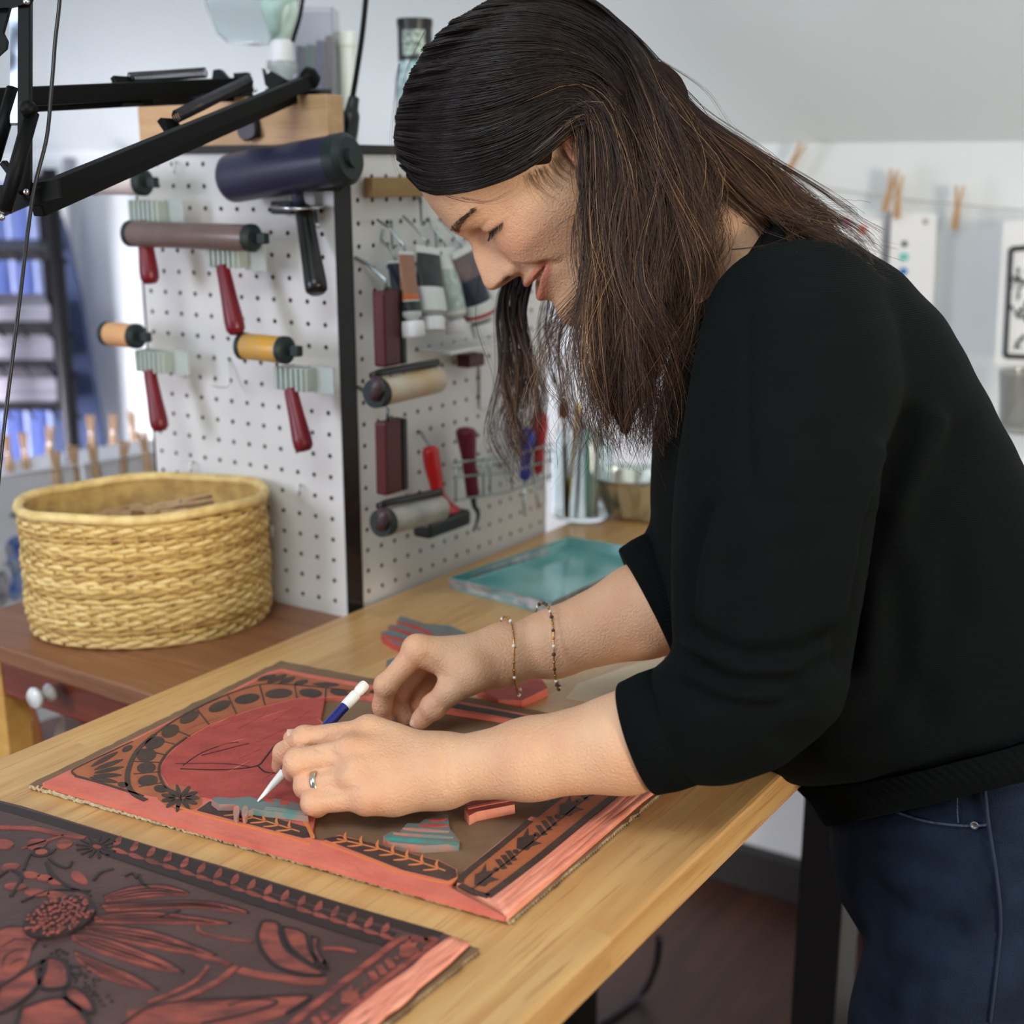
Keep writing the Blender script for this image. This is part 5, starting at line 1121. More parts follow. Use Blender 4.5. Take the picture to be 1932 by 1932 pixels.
# inner trunk and upper arms that join head and arms under the clothes
def inner_trunk():
    rg = [ring(a, b2, dc, hd*.80, 24, dz*.8) for a, b2, dc, hd, dz in TORSO]
    rg = [r.mean(0)+(r-r.mean(0))*.80 for r in rg]
    V, F_ = loft(rg, 24); return V, np.array([f for f in F_ if len(f) == 4])
def limb(p, r, n=16):
    V, F_ = loft(circ_rings(p, r, n), n); return V, np.array([f for f in F_ if len(f) == 4])
iV, iQ = inner_trunk()
uV, uQ = limb([at(1500,640,1.06), at(1450,930,1.01), at(1448,1290,.99)], [.048,.042,.040])
xV, xQ = limb([at(1480,620,1.33), at(1400,860,1.31), at(1340,1105,1.20)], [.048,.042,.040])
nV, nQ = limb([at(1250,330,1.2), at(1360,455,1.2), at(1410,560,1.2)], [.052,.052,.040], 24)
packs = [(hV,hQ,hT),(lV,lQ,None),(rV,rQ,None),(iV,iQ,None),(uV,uQ,None),(xV,xQ,None),(nV,nQ,None)]
Vs, Qs, Ts = [], [], []; o_ = 0
def hand_tint(V, J):
    t = np.ones((len(V),4))
    for k in J:
        if k[1:] in ('1','3','2') or k in ('i0','m0','r0','l0'):
            d = np.linalg.norm(V-J[k], axis=1); t[:,:3] *= 1-np.exp(-.5*(d/.011)**2)[:,None]*np.array([.0,.10,.11])
    return t
for i, (V, Q, T) in enumerate(packs):
    Vs.append(V); Qs.append(Q+o_); o_ += len(V)
    if T is None: T = hand_tint(V, LJ) if i == 1 else hand_tint(V, RJ) if i == 2 else np.ones((len(V),4))
    Ts.append(T)
body_me = np_mesh('body', np.concatenate(Vs)-WB, np.concatenate(Qs), np.concatenate(Ts))
part('body', body_me, m_skin, woman)

# sweater
tr = loft([ring(a, b2, dc, hd, 44, dz) for a, b2, dc, hd, dz in TORSO], 44)
def dense(path, rad, n=5):
    P = catmull(path, n); R = catmull(np.array([[r,0,0] for r in rad]), n)[:,0]; return P, R
lp, lr = dense([at(1505,590,1.115), at(1500,730,1.050), at(1464,960,.997), at(1446,1150,.982), at(1430,1270,.978), at(1352,1340,.986), at(1285,1366,.995), at(1247,1379,.999)], [.078,.084,.079,.072,.066,.058,.049,.0445])
rp, rr = dense([at(1490,590,1.33), at(1420,800,1.325), at(1365,1010,1.255), at(1300,1095,1.225), at(1250,1124,1.223)], [.08,.08,.07,.062,.057])
ls = loft(circ_rings(lp, list(lr)), 28); rs = loft(circ_rings(rp, list(rr)), 28)
sV, sQ = remesh([tr, ls, rs], .0048, 16)
sN = vnormals(sV, sQ); qx, qy, qz = project(sV); fc = np.clip(-(sN*unit(V3(0,1,-.2))).sum(1)*2.2, 0, 1)
disp = np.zeros(len(sV))
near = qz < 1.16
for poly, amp, sg in [
    ([(1600,1250),(1632,1080),(1655,960),(1690,880),(1728,790)], -.011, 15), ([(1570,1180),(1600,1020),(1625,930),(1650,860)], .006, 16),
    ([(1690,960),(1720,880),(1760,800)], .006, 18), ([(1740,1010),(1790,900),(1815,820)], -.004, 18),
    ([(1414,600),(1412,700),(1420,930)], -.0025, 4), ([(1420,935),(1520,950),(1650,940)], -.002, 5),
    ([(1300,1190),(1400,1240),(1500,1235),(1585,1190)], -.006, 11), ([(1270,1235),(1370,1290),(1480,1290),(1560,1255)], -.006, 12),
    ([(1262,1275),(1340,1325),(1440,1335),(1510,1310)], -.0045, 10), ([(1300,1215),(1400,1262),(1500,1262)], .004, 10), ([(1290,1260),(1390,1312),(1480,1315)], .004, 10),
    ([(1330,960),(1300,1080),(1292,1180)], -.006, 12), ([(1350,980),(1330,1100),(1330,1200)], .004, 12),
    ([(1300,700),(1320,820),(1318,950)], -.003, 14), ([(1660,1000),(1700,1150),(1690,1300)], -.004, 22), ([(1800,1000),(1800,1150),(1740,1330)], -.004, 24),
    ([(1560,1400),(1680,1340),(1800,1200)], .004, 26), ([(1480,1400),(1600,1380),(1720,1290)], -.004, 20)]:
    d = seg_dist(qx, qy, poly); disp += 1.6*amp*np.exp(-.5*(d/sg)**2)*fc*near
disp += .0012*np.sin(qx*.035+qy*.021)*np.sin(qy*.043-qx*.012)*fc
sV = sV + sN*disp[:,None]; sV = relax(sV, sQ, 1, .4)
# open collar: drop what lies inside the neck opening
sw = part('sweater', np_mesh('sweater', sV-WB, sQ), m_knit, woman)
m_rib = knit_material('rib_knit', C(7, 11, 11))
def ribbed(rings, ribs, amp):
    """closed band with raised knit ribs"""
    n = ribs*4; out = []
    for r in rings:
        m = len(r); t = np.arange(n)/n*m; i0 = np.floor(t).astype(int) % m; i1 = (i0+1) % m; fr = (t-np.floor(t))[:,None]
        q = r[i0]*(1-fr)+r[i1]*fr; c = q.mean(0); dv = q-c; dv /= np.linalg.norm(dv, axis=1, keepdims=True)
        out.append(q+dv*(amp*(1.0 if len(out) < len(rings)-3 else .35)*np.array([0,1,1,0]*ribs))[:,None])
    return loft(out, n)
hemA = [((1462,1470),(2070,1270),1.195,.172,.062), ((1515,1487),(2088,1318),1.193,.175,.082), ((1552,1520),(2096,1372),1.192,.172,.090), ((1576,1553),(2100,1422),1.192,.166,.096), ((1580,1556),(2098,1424),1.192,.15,.088)]
hV_, hF_ = ribbed([ring(a, b2, dc, hd, 80, dz) for a, b2, dc, hd, dz in hemA[1:]], 130, .0012)
mb = MB(); mb.add(hV_, hF_); part('hem_rib', mb, m_rib, sw, True)
def cuff(p, r, d):
    rg = circ_rings(p, r, 60); V, F_ = ribbed(rg, 96, .0006); mb = MB(); mb.add(V, F_); part('cuff', mb, m_rib, sw, True)
ld = unit(lp[-1]-lp[-5])
cuff([lp[-1]-ld*.012, lp[-1]+ld*.002, lp[-1]+ld*.018, lp[-1]+ld*.0195, lp[-1]+ld*.019], [.0462,.0462,.0446,.0432,.036], ld)
rd = unit(rp[-1]-rp[-5])
cuff([rp[-1]-rd*.012, rp[-1]+rd*.003, rp[-1]+rd*.016, rp[-1]+rd*.0175, rp[-1]+rd*.017], [.0590,.0588,.0572,.0556,.048], rd)
# collar band following the neck opening
cpx = [(1418,392,1.165),(1400,430,1.135),(1368,480,1.122),(1332,545,1.124),(1300,605,1.145),(1284,632,1.18),(1290,610,1.23),(1330,520,1.27),(1390,420,1.27),(1425,385,1.22)]
cl = MB(); cl.tube(ring((1305,594),(1462,396),1.206,.104,60), .0065, 8, closed=True, flat=.8); part('collar', cl, m_rib, sw, True)

# jeans
m_jean = mat('dark_blue_denim', C(20, 29, 44), 0.85, noise=(26, C(36, 50, 72), .6), bump=(700, .4), spec=.2)
pel = [V3(.430,1.085,1.00), V3(.432,1.088,.93), V3(.428,1.088,.86), V3(.424,1.085,.80), V3(.418,1.08,.755)]
pl = loft(circ_rings(pel, [(.150,.115),(.160,.122),(.168,.128),(.168,.126),(.15,.11)], 36), 36)
lg1 = loft(circ_rings(catmull([V3(.420,1.01,.86), V3(.390,1.00,.70), V3(.388,1.00,.50), V3(.420,1.02,.28), V3(.430,1.03,.06)], 4), list(np.interp(np.linspace(0,1,17), [0,.25,.5,.75,1], [.086,.093,.072,.060,.052]))), 28)
lg2 = loft(circ_rings(catmull([V3(.457,1.17,.86), V3(.450,1.18,.70), V3(.450,1.19,.50), V3(.460,1.20,.28), V3(.470,1.20,.06)], 4), list(np.interp(np.linspace(0,1,17), [0,.25,.5,.75,1], [.086,.093,.072,.060,.052]))), 28)
jV, jQ = remesh([pl, lg1, lg2], .006, 5)
jN = vnormals(jV, jQ); qx, qy, qz = project(jV); fc = np.clip(-(jN*unit(V3(0,1,-.2))).sum(1)*2.2, 0, 1); disp = np.zeros(len(jV))
for poly, amp, sg in [([(1590,1560),(1640,1600),(1720,1610)], -.004, 10), ([(1590,1620),(1700,1720),(1810,1750)], -.005, 13), ([(1640,1640),(1660,1760),(1680,1900)], -.003, 12), ([(1700,1660),(1800,1670),(1870,1650)], .0025, 12), ([(1600,1700),(1690,1790),(1800,1820)], .003, 14),
                      ([(1890,1700),(1800,1800),(1760,1932)], .002, 18)]:
    disp += amp*np.exp(-.5*(seg_dist(qx, qy, poly)/sg)**2)*fc
jV = jV+jN*disp[:,None]
jo = part('jeans', np_mesh('jeans', jV-WB, jQ), m_jean, woman)
def on_surface(V, N_, poly, lift, n=60):
    """drape a picture-space line on the near surface of a mesh"""
    px_, py_, pz_ = project(V); fr = (N_*unit(V3(0,1,-.2))).sum(1) < -.05; out = []
    for x, y in catmull(np.array([(a, b2, 0) for a, b2 in poly], float), max(2, n//len(poly)))[:, :2]:
        d = (px_-x)**2+(py_-y)**2+np.where(fr, 0, 1e9); i = np.argsort(d)[:6]; z = pz_[i].min()
        out.append(at(x, y, z-lift))
    return np.array(out)
m_stitch = mat('blue_grey_stitching', C(58, 70, 92), 0.85); m_seam = mat('denim_seam', C(28, 38, 60), 0.85)
for poly in ([(1858,1490),(1866,1560),(1880,1650),(1888,1740),(1880,1830),(1868,1930)],):
    s_ = MB(); s_.tube(on_surface(jV, jN, poly, .0006), .0016, 6); part('side_seam', s_, m_seam, jo, True)
s_ = MB(); s_.tube(on_surface(jV, jN, [(1690,1532),(1750,1550),(1820,1558),(1868,1556)], .0004), .0011, 6); part('pocket_edge', s_, m_stitch, jo, True)
s_ = MB(); s_.tube(on_surface(jV, jN, [(1806,1500),(1806,1530),(1808,1552)], .0004), .0006, 6); part('stitching', s_, m_stitch, jo, True)
rv = on_surface(jV, jN, [(1838,1557),(1840,1557),(1842,1557)], .001)[0]
s_ = MB(); s_.lathe([(.0036,0),(.0034,.0010),(.0022,.0015),(.0020,.0010),(0,.0012)], 16, frame(rv, z=V3(-.35,-.93,.1))); part('rivet', s_, mat('pewter', C(110,108,112), .45, .8), jo, True)
# shoes stand on the floor
m_shoe = mat('black_leather', C(24,23,24), .5)
for c_ in (V3(.430,1.03,0), V3(.470,1.20,0)):
    d_ = unit(V3(-.9,.43,0)); s_ = MB(); s_.add(*loft([c_+d_*t+np.c_[np.zeros(20), np.zeros(20), np.zeros(20)]+np.outer(np.cos(np.linspace(0,2*np.pi,20,endpoint=False))*w, V3(.43,.9,0))+np.outer(np.maximum(np.sin(np.linspace(0,2*np.pi,20,endpoint=False))*hh, -1)+hh, V3(0,0,1)) for t, w, hh in ((-.075,.02,.03),(-.06,.034,.045),(0,.04,.05),(.06,.044,.035),(.13,.045,.025),(.165,.03,.016),(.175,.012,.01))], 20))
    part('shoe', s_, m_shoe, woman, True)
# teeth, lashes, brow, nails
m_teeth = mat('tooth_enamel', C(236, 226, 212), .25)
for k in range(-5, 6):
    y0 = k*.0062; xf_ = .1135-.052*(abs(y0)/.051)**2.3; tt = MB()
    tt.box((.005, .0058, .0085), frame(hw(xf_-.0025, y0, -.0392+.0075*(y0/.034)**2), x=HF*math.cos(y0*22)+HL*math.sin(y0*22)*1.0, z=HU), .0012)
    part('tooth', tt, m_teeth, woman, True)
m_lash = mat('dark_lash_hair', C(28, 20, 18), .6)
rngw = np.random.default_rng(7)
def hairs(curves, r, name, m_, parent, n=4):
    mb = MB()
    for c_ in curves: mb.tube(c_, np.linspace(r, r*.25, len(c_)), n)
    o = part(name, mb, m_, parent, True); o['kind'] = 'stuff'; return o
def face_pt(y, z, lift=0.0):
    """point of the modelled face at local (y,z)"""
    L = (hV-HO)@HR.T; i = np.argmin((L[:,1]-y)**2+(L[:,2]-z)**2+np.where(L[:,0] > .06, 0, 1)); return hw(L[i,0]+lift, y, z)
def lash(sg):
    out = []
    for y0 in np.linspace(.0195, .0475, 46):
        z0 = .0232-.10*max(y0-.018,0)-.9*(y0-.033)**2*4; p = face_pt(sg*y0, z0, .0002)
        d = HF*.0062+HL*sg*(y0-.030)*.32-HU*(.0052+.001*rngw.random()); b_ = HU*.0022
        out.append(np.array([p+d*t+b_*t*t for t in (0,.35,.7,1)]))
    return out
hairs(lash(1)+lash(-1), .00030, 'eyelashes', m_lash, woman)
def brow(sg):
    out = []
    for k in range(190):
        u = rngw.random()**.8; y0 = .0095+.038*u; zc = .0455+.0040*math.sin(u*2.4)-.0015*u; w_ = .0046*(1-u*.7); z0 = zc+w_*(rngw.random()*2-1)
        p = face_pt(sg*y0, z0, .0003); d = HL*sg*(.0055)+HU*(.0026*(1-2*u))-HF*(.0035*u+.0005); b_ = HF*.0008
        out.append(np.array([p+d*t*(.7+.4*rngw.random())+b_*math.sin(3*t) for t in (0,.5,1)]))
    return out
hairs(brow(1)+brow(-1), .00030, 'eyebrows', mat('brow_hair', C(62, 44, 36), .6), woman, 3)
m_nail = mat('fingernail', C(226, 180, 160), .25, coat=.2)
def nail(tip, prev, nrm, w_, l_):
    t = unit(tip-prev); nrm = unit(nrm-t*np.dot(nrm, t)); mb = MB(); c_ = tip+t*.0012+nrm*(w_*.98)
    vv = []; 
    for i, a_ in enumerate(np.linspace(-1, 1, 9)):
        for j, b_ in enumerate(np.linspace(-1, 1, 9)):
            sx = math.sqrt(max(0, 1-abs(a_)**3.0*.85)); vv.append(c_+t*(a_*l_)+np.cross(t, nrm)*(b_*w_*.78*sx)-nrm*(w_*.55*b_*b_*sx+ .0012*max(a_,0)**2))
    mb.add(vv, [(i*9+j, i*9+j+1, (i+1)*9+j+1, (i+1)*9+j) for i in range(8) for j in range(8)]); part('fingernail', mb, m_nail, woman, True)
nail(RJ['t2'], RJ['t1'], V3(-.25,-.8,.65), .0092, .0068)
nail(RJ['i3'], RJ['i2'], V3(-1,-.2,.2), .0076, .0055)
nail(LJ['t2'], LJ['t1'], V3(-.2,-.1,1), .0085, .006)
# ---------------------------------------------------------------- hair
HC = V3(.021, 0, .055); HRAD = V3(.110, .092, .118)
def hull_near(x, y, sc=1.0):
    d = HR@ray(x, y); o = HR@(CAMP-HO)-HC; r = HRAD*sc; dd, oo = d/r, o/r
    a, b, c_ = dd@dd, 2*dd@oo, oo@oo-1; D = b*b-4*a*c_
    t = (-b-math.sqrt(D))/(2*a) if D > 0 else -b/(2*a)
    return CAMP+ray(x, y)*t
sx_, sy_, sz_ = project(sV)
def clear_cloth(p, lift=.006):
    q = project(p[None])
    if q[1][0] < 370 or q[0][0] < 1235: return p
    i = np.where((np.abs(sx_-q[0][0]) < 9) & (np.abs(sy_-q[1][0]) < 9))[0]
    if len(i) and q[2][0] > sz_[i].min()-lift: return at(q[0][0], q[1][0], sz_[i].min()-lift)
    return p
def guide(pts, sc=1.0, K=24):
    P = []
    for q in pts:
        p = hull_near(q[0], q[1], sc) if len(q) == 2 else at(*q)
        P.append(clear_cloth(p))
    P = catmull(P, 8); s_ = np.r_[0, np.cumsum(np.linalg.norm(np.diff(P, axis=0), axis=1))]; t = np.linspace(0, s_[-1], K)
    return np.stack([np.interp(t, s_, P[:,k]) for k in range(3)], 1)
NEAR = [guide(g) for g in [
 [(775,338),(803,366),(862,366),(938,346),(1000,316),(1052,268),(1092,226),(1122,236,1.108),(1134,300,1.110),(1132,400,1.112),(1126,500,1.112),(1116,600,1.115),(1104,690,1.12),(1108,770,1.125)],
 [(752,300),(805,328),(880,322),(960,298),(1030,255),(1084,208),(1126,218,1.104),(1144,300,1.104),(1142,420,1.104),(1134,560,1.106),(1120,680,1.112),(1130,790,1.12),(1150,860,1.125)],
 [(744,262),(812,272),(890,266),(970,240),(1042,200),(1100,182),(1140,228,1.098),(1158,340,1.098),(1156,480,1.098),(1146,640,1.102),(1142,760,1.108),(1160,850,1.115)],
 [(748,215),(835,205),(930,190),(1012,162),(1086,148),(1140,186),(1176,290,1.094),(1186,430,1.094),(1180,600,1.098),(1172,750,1.106),(1190,870,1.115)],
 [(768,155),(870,135),(970,120),(1055,112),(1125,140),(1176,226),(1206,350,1.094),(1216,500,1.096),(1208,660,1.102),(1214,790,1.108),(1200,860,1.115)],
 [(800,95),(920,68),(1025,66),(1110,98),(1178,176),(1222,290,1.096),(1240,420,1.098),(1240,560,1.100),(1236,700,1.106),(1240,840,1.115)],
 [(850,45),(980,20),(1090,48),(1166,112),(1222,220,1.105),(1258,340,1.100),(1272,450,1.100),(1268,560,1.104),(1250,680,1.110),(1238,800,1.12)],
 [(920,2),(1050,0),(1150,52),(1220,140,1.118),(1268,250,1.108),(1298,350,1.104),(1302,450,1.108),(1288,560,1.115),(1262,650,1.13)],
 [(990,-22),(1090,-8),(1175,55),(1238,140,1.14),(1288,235,1.120),(1318,320,1.112),(1318,400,1.112),(1302,480,1.118),(1278,570,1.13)],
 [(1010,-25),(1100,-6),(1182,60),(1244,146,1.15),(1298,232,1.130),(1356,305,1.12),(1412,365,1.12),(1458,415,1.12),(1510,452,1.11)],
 [(1040,-28),(1120,0),(1195,70),(1252,150,1.16),(1306,225,1.14),(1372,290,1.13),(1440,352,1.13),(1500,412,1.13),(1545,450,1.12)],
 [(1080,-20),(1150,25),(1215,95),(1268,175,1.17),(1325,240,1.155),(1400,300,1.15),(1480,362,1.15),(1560,424,1.15),(1625,482,1.15)],
 [(1110,-5),(1180,55),(1240,135),(1292,208,1.18),(1362,258,1.175),(1440,318,1.18),(1520,382,1.18),(1596,442,1.18),(1668,508,1.17)]]]
FAR = [guide(g) for g in [
 [(1000,400,1.27),(960,500,1.285),(942,570,1.29),(950,650,1.29),(944,740,1.29),(962,810,1.29),(985,850,1.29),(1004,900,1.29)],
 [(1010,400,1.265),(985,500,1.28),(965,580,1.29),(975,660,1.29),(985,740,1.29),(975,820,1.29),(972,900,1.29)],
 [(1030,410,1.26),(1010,510,1.275),(990,590,1.285),(1000,660,1.285),(1010,740,1.285),(1000,800,1.285),(985,860,1.29)]]]
STRAY = [guide(g) for g in [
 [(1060,420,1.25),(1030,540,1.27),(1020,620,1.275),(1045,700,1.275),(1062,770,1.275),(1050,860,1.275)],
 [(1080,440,1.23),(1060,560,1.25),(1052,640,1.25),(1075,720,1.25),(1100,800,1.25),(1085,880,1.25)],
 [(1090,480,1.20),(1084,600,1.21),(1092,700,1.21),(1110,790,1.21),(1140,850,1.21),(1160,880,1.2)],
 [(1100,480,1.16),(1096,600,1.16),(1110,700,1.16),(1150,790,1.165),(1190,840,1.17),(1222,850,1.17)]]]
hr = np.random.default_rng(11)
def strands(G, n, jit, inward, wave, lo=0.0, hi=None, tmin=.72, t0=0.0, clump=None, spread=None):
    G = np.array(G); m = len(G)-1; hi = m if hi is None else hi; K = G.shape[1]
    u = lo+(hi-lo)*hr.random(n); nc = clump or max(6, n//38); cu = lo+(hi-lo)*hr.random(nc); ci = np.argmin(np.abs(u[:,None]-cu[None,:])+hr.random((n,nc))*.12, axis=1)
    t = np.linspace(0, 1, K)[None,:]
    pull = (np.clip((t-.45)/.55, 0, 1)**1.3*.72)
    ue = np.clip(u[:,None]*(1-pull)+cu[ci][:,None]*pull, 0, m-1e-6); i0 = ue.astype(int); fr = (ue-i0)[...,None]
    kk = np.broadcast_to(np.arange(K)[None,:], i0.shape)
    P = G[i0,kk]*(1-fr)+G[i0+1,kk]*fr
    back = hr.random(n)**1.2
    view = P-CAMP; view /= np.linalg.norm(view, axis=2, keepdims=True)
    P = P+view*(back*inward)[:,None,None]*np.clip(.35+t,0,1)[...,None]
    cv = hr.normal(size=(nc,3))*jit*1.6; iv = hr.normal(size=(n,3))*jit*.55
    gro = np.clip(t*1.25-.15, .06, 1)[...,None]
    P = P+(cv[ci][:,None,:]*gro**1.2+iv[:,None,:]*gro)
    ph = hr.random(nc)*6.28; fq = 4+4*hr.random(nc); am = wave*(.5+hr.random(nc))
    w = (np.sin(fq[ci][:,None]*t*2.4+ph[ci][:,None]+hr.random(n)[:,None]*.5)*am[ci][:,None]*np.clip(t-.35,0,1))
    P[...,0] += w; P[...,1] += .6*np.roll(w, 2, axis=1)
    te = tmin+(1-tmin)*hr.random(n)**.7
    s_ = t0+(te[:,None]-t0)*np.linspace(0,1,K)[None,:]; f0 = s_*(K-1); a0 = np.clip(f0.astype(int), 0, K-2); ff = (f0-a0)[...,None]; rr = np.arange(n)[:,None]
    P = P[rr,a0]*(1-ff)+P[rr,a0+1]*ff
    return P, u, ci, back
def strand_mesh(P, rad, tint):
    """three-sided tapering tubes, all strands in one mesh"""
    n, K, _ = P.shape; T = np.gradient(P, axis=1); T /= np.linalg.norm(T, axis=2, keepdims=True)+1e-9
    up = np.broadcast_to(V3(.3,-1,.2), P.shape); x = np.cross(T, up); x /= np.linalg.norm(x, axis=2, keepdims=True)+1e-9; y = np.cross(T, x)
    r = rad[:,None]*np.linspace(1,.35,K)[None,:]
    V = np.stack([P+r[...,None]*(math.cos(a)*x+math.sin(a)*y) for a in (0,2.094,4.189)], 2).reshape(-1,3)
    b = (np.arange(n)*K*3)[:,None,None]+(np.arange(K-1)*3)[None,:,None]; k = np.arange(3)[None,None,:]; k2 = (k+1) % 3
    Q = np.stack(np.broadcast_arrays(b+k, b+k2, b+3+k2, b+3+k), -1).reshape(-1,4)
    return V, Q, np.repeat(tint.reshape(n*K,-1), 3, axis=0)
def hair_tint(n, K, ci, u, dark, light, gold, t_on, goldf):
    rc = hr.random(int(ci.max())+1); base = .25+.75*hr.random(n)*.6+.4*(rc[ci]-.5); t = np.linspace(0,1,K)[None,:]
    mixv = np.clip((t-t_on)/.45, 0, 1)*np.clip(base,0,1)[:,None]
    d, l, g = [np.array(q[:3]) for q in (dark, light, gold)]
    c_ = d*(1-mixv[...,None])+l*mixv[...,None]
    gm = (hr.random(n) < goldf)[:,None]*np.clip((t-t_on)/.35, 0, 1)*.75
    c_ = c_*(1-gm[...,None])+g*gm[...,None]
    return np.concatenate([c_, np.ones((n,K,1))], -1)
packsH = []
DK, LT, GD = C(25,16,15), C(100,70,52), C(172,130,84)
for G, n, jit, inw, wv, kw, t_on in [
    (NEAR[:9], 5800, .0050, .020, .018, dict(tmin=.46), .40), (NEAR[9:], 950, .0055, .016, .014, dict(tmin=.5), .34), (NEAR[:9], 1500, .0095, .016, .040, dict(tmin=.72, clump=70), .38), (NEAR[9:], 320, .011, .008, .026, dict(tmin=.7), .34),
    (FAR, 560, .0055, .014, .016, dict(tmin=.6, clump=26), .35), (STRAY, 150, .009, .02, .012, dict(tmin=.6, clump=24), .4)]:
    P, u, ci, back = strands(G, n, jit, inw, wv, **kw)
    packsH.append(strand_mesh(P, .00036*(.6+.7*hr.random(n)), hair_tint(n, P.shape[1], ci, u, DK, LT, GD, t_on, .07)))
# a few flyaway hairs and the wisp across the brow
fly = []
for pts in ([(752,120,1.19),(742,200,1.18),(738,280,1.18),(752,330,1.18)], [(800,60,1.19),(764,140,1.185),(756,230,1.18),(742,300,1.175)], [(840,368,1.12),(880,378,1.118),(920,375,1.116),(960,352,1.112)], [(870,372,1.118),(915,380,1.115),(955,366,1.112),(990,335,1.108)],
            [(1085,405,1.11),(1050,430,1.108),(1036,448,1.108),(1040,462,1.108)], [(1240,110,1.17),(1330,170,1.16),(1380,240,1.16),(1450,300,1.16)],
            [(1300,210,1.17),(1420,280,1.17),(1520,350,1.17),(1575,430,1.17)], [(1400,270,1.17),(1520,350,1.17),(1600,440,1.165),(1676,515,1.16)], [(905,520,1.29),(900,610,1.29),(930,700,1.29),(940,760,1.29)], [(1400,420,1.125),(1500,455,1.09),(1600,450,1.1),(1690,470,1.13)], [(1380,470,1.10),(1450,460,1.08),(1540,430,1.11),(1640,455,1.14)]):
    g = catmull([at(*q) for q in pts], 8)
    for k in range(5): fly.append(np.stack([np.interp(np.linspace(0,1,24), np.linspace(0,1,len(g)), g[:,c_]) for c_ in range(3)], 1)+hr.normal(size=3)*.0022*np.linspace(.3,1.2,24)[:,None])
# fine hairs along the temple, rooted on the skin
hN_ = vnormals(hV, hQ)
for k in range(70):
    u_ = hr.random(); x0 = 985+95*u_+hr.normal()*3; y0 = 332-62*u_**1.4+hr.normal()*4; L_ = 30+42*hr.random(); dx, dy = .35+.5*u_+.15*hr.normal(), .8
    g = on_surface(hV, hN_, [(x0, y0), (x0+L_*dx*.5, y0+L_*dy*.55), (x0+L_*dx*1.3, y0+L_*dy)], .0009, 12)
    fly.append(np.stack([np.interp(np.linspace(0,1,24), np.linspace(0,1,len(g)), g[:,c_]) for c_ in range(3)], 1))
fly = np.array(fly); packsH.append(strand_mesh(fly, np.full(len(fly), .00014), hair_tint(len(fly), 24, np.zeros(len(fly), int), None, C(60,42,34), C(128,92,66), GD, .2, .1)))
Vs, Qs, Ts = [], [], []; o_ = 0
for V, Q, T in packsH: Vs.append(V); Qs.append(Q+o_); Ts.append(T); o_ += len(V)
def hair_material():
    m = bpy.data.materials.new('brown_hair'); m.use_nodes = True; nt = m.node_tree; N = nt.nodes; b = N['Principled BSDF']
    a = N.new('ShaderNodeAttribute'); a.attribute_name = 'tint'; nt.links.new(a.outputs['Color'], b.inputs['Base Color'])
    b.inputs['Roughness'].default_value = .42; b.inputs['Specular IOR Level'].default_value = .38
    return m
m_hair = hair_material()
# dense inner mass that the visible strands lie on
s = SDF((-.32, -.06, -.36), (.14, .115, .19), .0032)
Xl = s.ax[0][:,None,None]; Yl = s.ax[1][None,:,None]; Zl = s.ax[2][None,None,:]
s = SDF((-.14, -.105, -.14), (.15, .115, .19), .003); X = s.ax[0][:,None,None]; Z = s.ax[2][None,None,:]
s.ell(HC, np.eye(3), HRAD*.885, 0)
pl_cut = (-.012+.923*X-Z)*.735
earcut = np.sqrt((X-.016)**2+(s.ax[1][None,:,None]-.08)**2*.3+(Z-.004)**2)-.024
s.F = np.maximum(s.F, np.maximum(pl_cut, -earcut)).astype(np.float32)
cV, cQ = s.mesh(); cV = HO+relax(cV, cQ, 2)@HR
def loc_(p): return HR@(at(*p)-HO)
s2 = SDF(np.min([loc_(q) for q in ((1130,220,1.06),(1190,840,1.2),(1600,500,1.2),(1000,700,1.1))], 0)-.08, np.max([loc_(q) for q in ((1130,220,1.06),(1190,840,1.2),(1600,500,1.2),(1000,700,1.1))], 0)+.08, .0034)
vw = HR@unit(ray(1180,500))
for pts, rad in (([(1150,215,1.135),(1168,330,1.13),(1176,460,1.125),(1178,600,1.125),(1172,720,1.125),(1180,810,1.125)], [.030,.034,.034,.031,.022,.006]), ([(1215,200,1.15),(1235,330,1.14),(1240,450,1.135),(1232,590,1.135),(1222,720,1.135)], [.040,.034,.027,.022,.008]),
                 ([(1140,120,1.18),(1225,225,1.165),(1290,295,1.155),(1360,335,1.15)], [.034,.032,.022,.006])):
    for (a, ra), (b2, rb) in zip(zip(pts[:-1], rad[:-1]), zip(pts[1:], rad[1:])): s2.cone(loc_(a), loc_(b2), ra, rb, .012, squash=(vw, .42))
dV, dQ = s2.mesh(); dV = HO+relax(dV, dQ, 2)@HR
m_hmass = mat('dark_hair_mass', C(30,21,19), .9, noise=(60, C(44,31,26), .8), spec=.1)
ho = part('hair', np_mesh('hair', np.concatenate([cV, dV])-WB, np.concatenate([cQ, dQ+len(cV)])), m_hmass, woman)
so = part('hair_strands', np_mesh('hair_strands', np.concatenate(Vs)-WB, np.concatenate(Qs), np.concatenate(Ts)), m_hair, ho); so['kind'] = 'stuff'
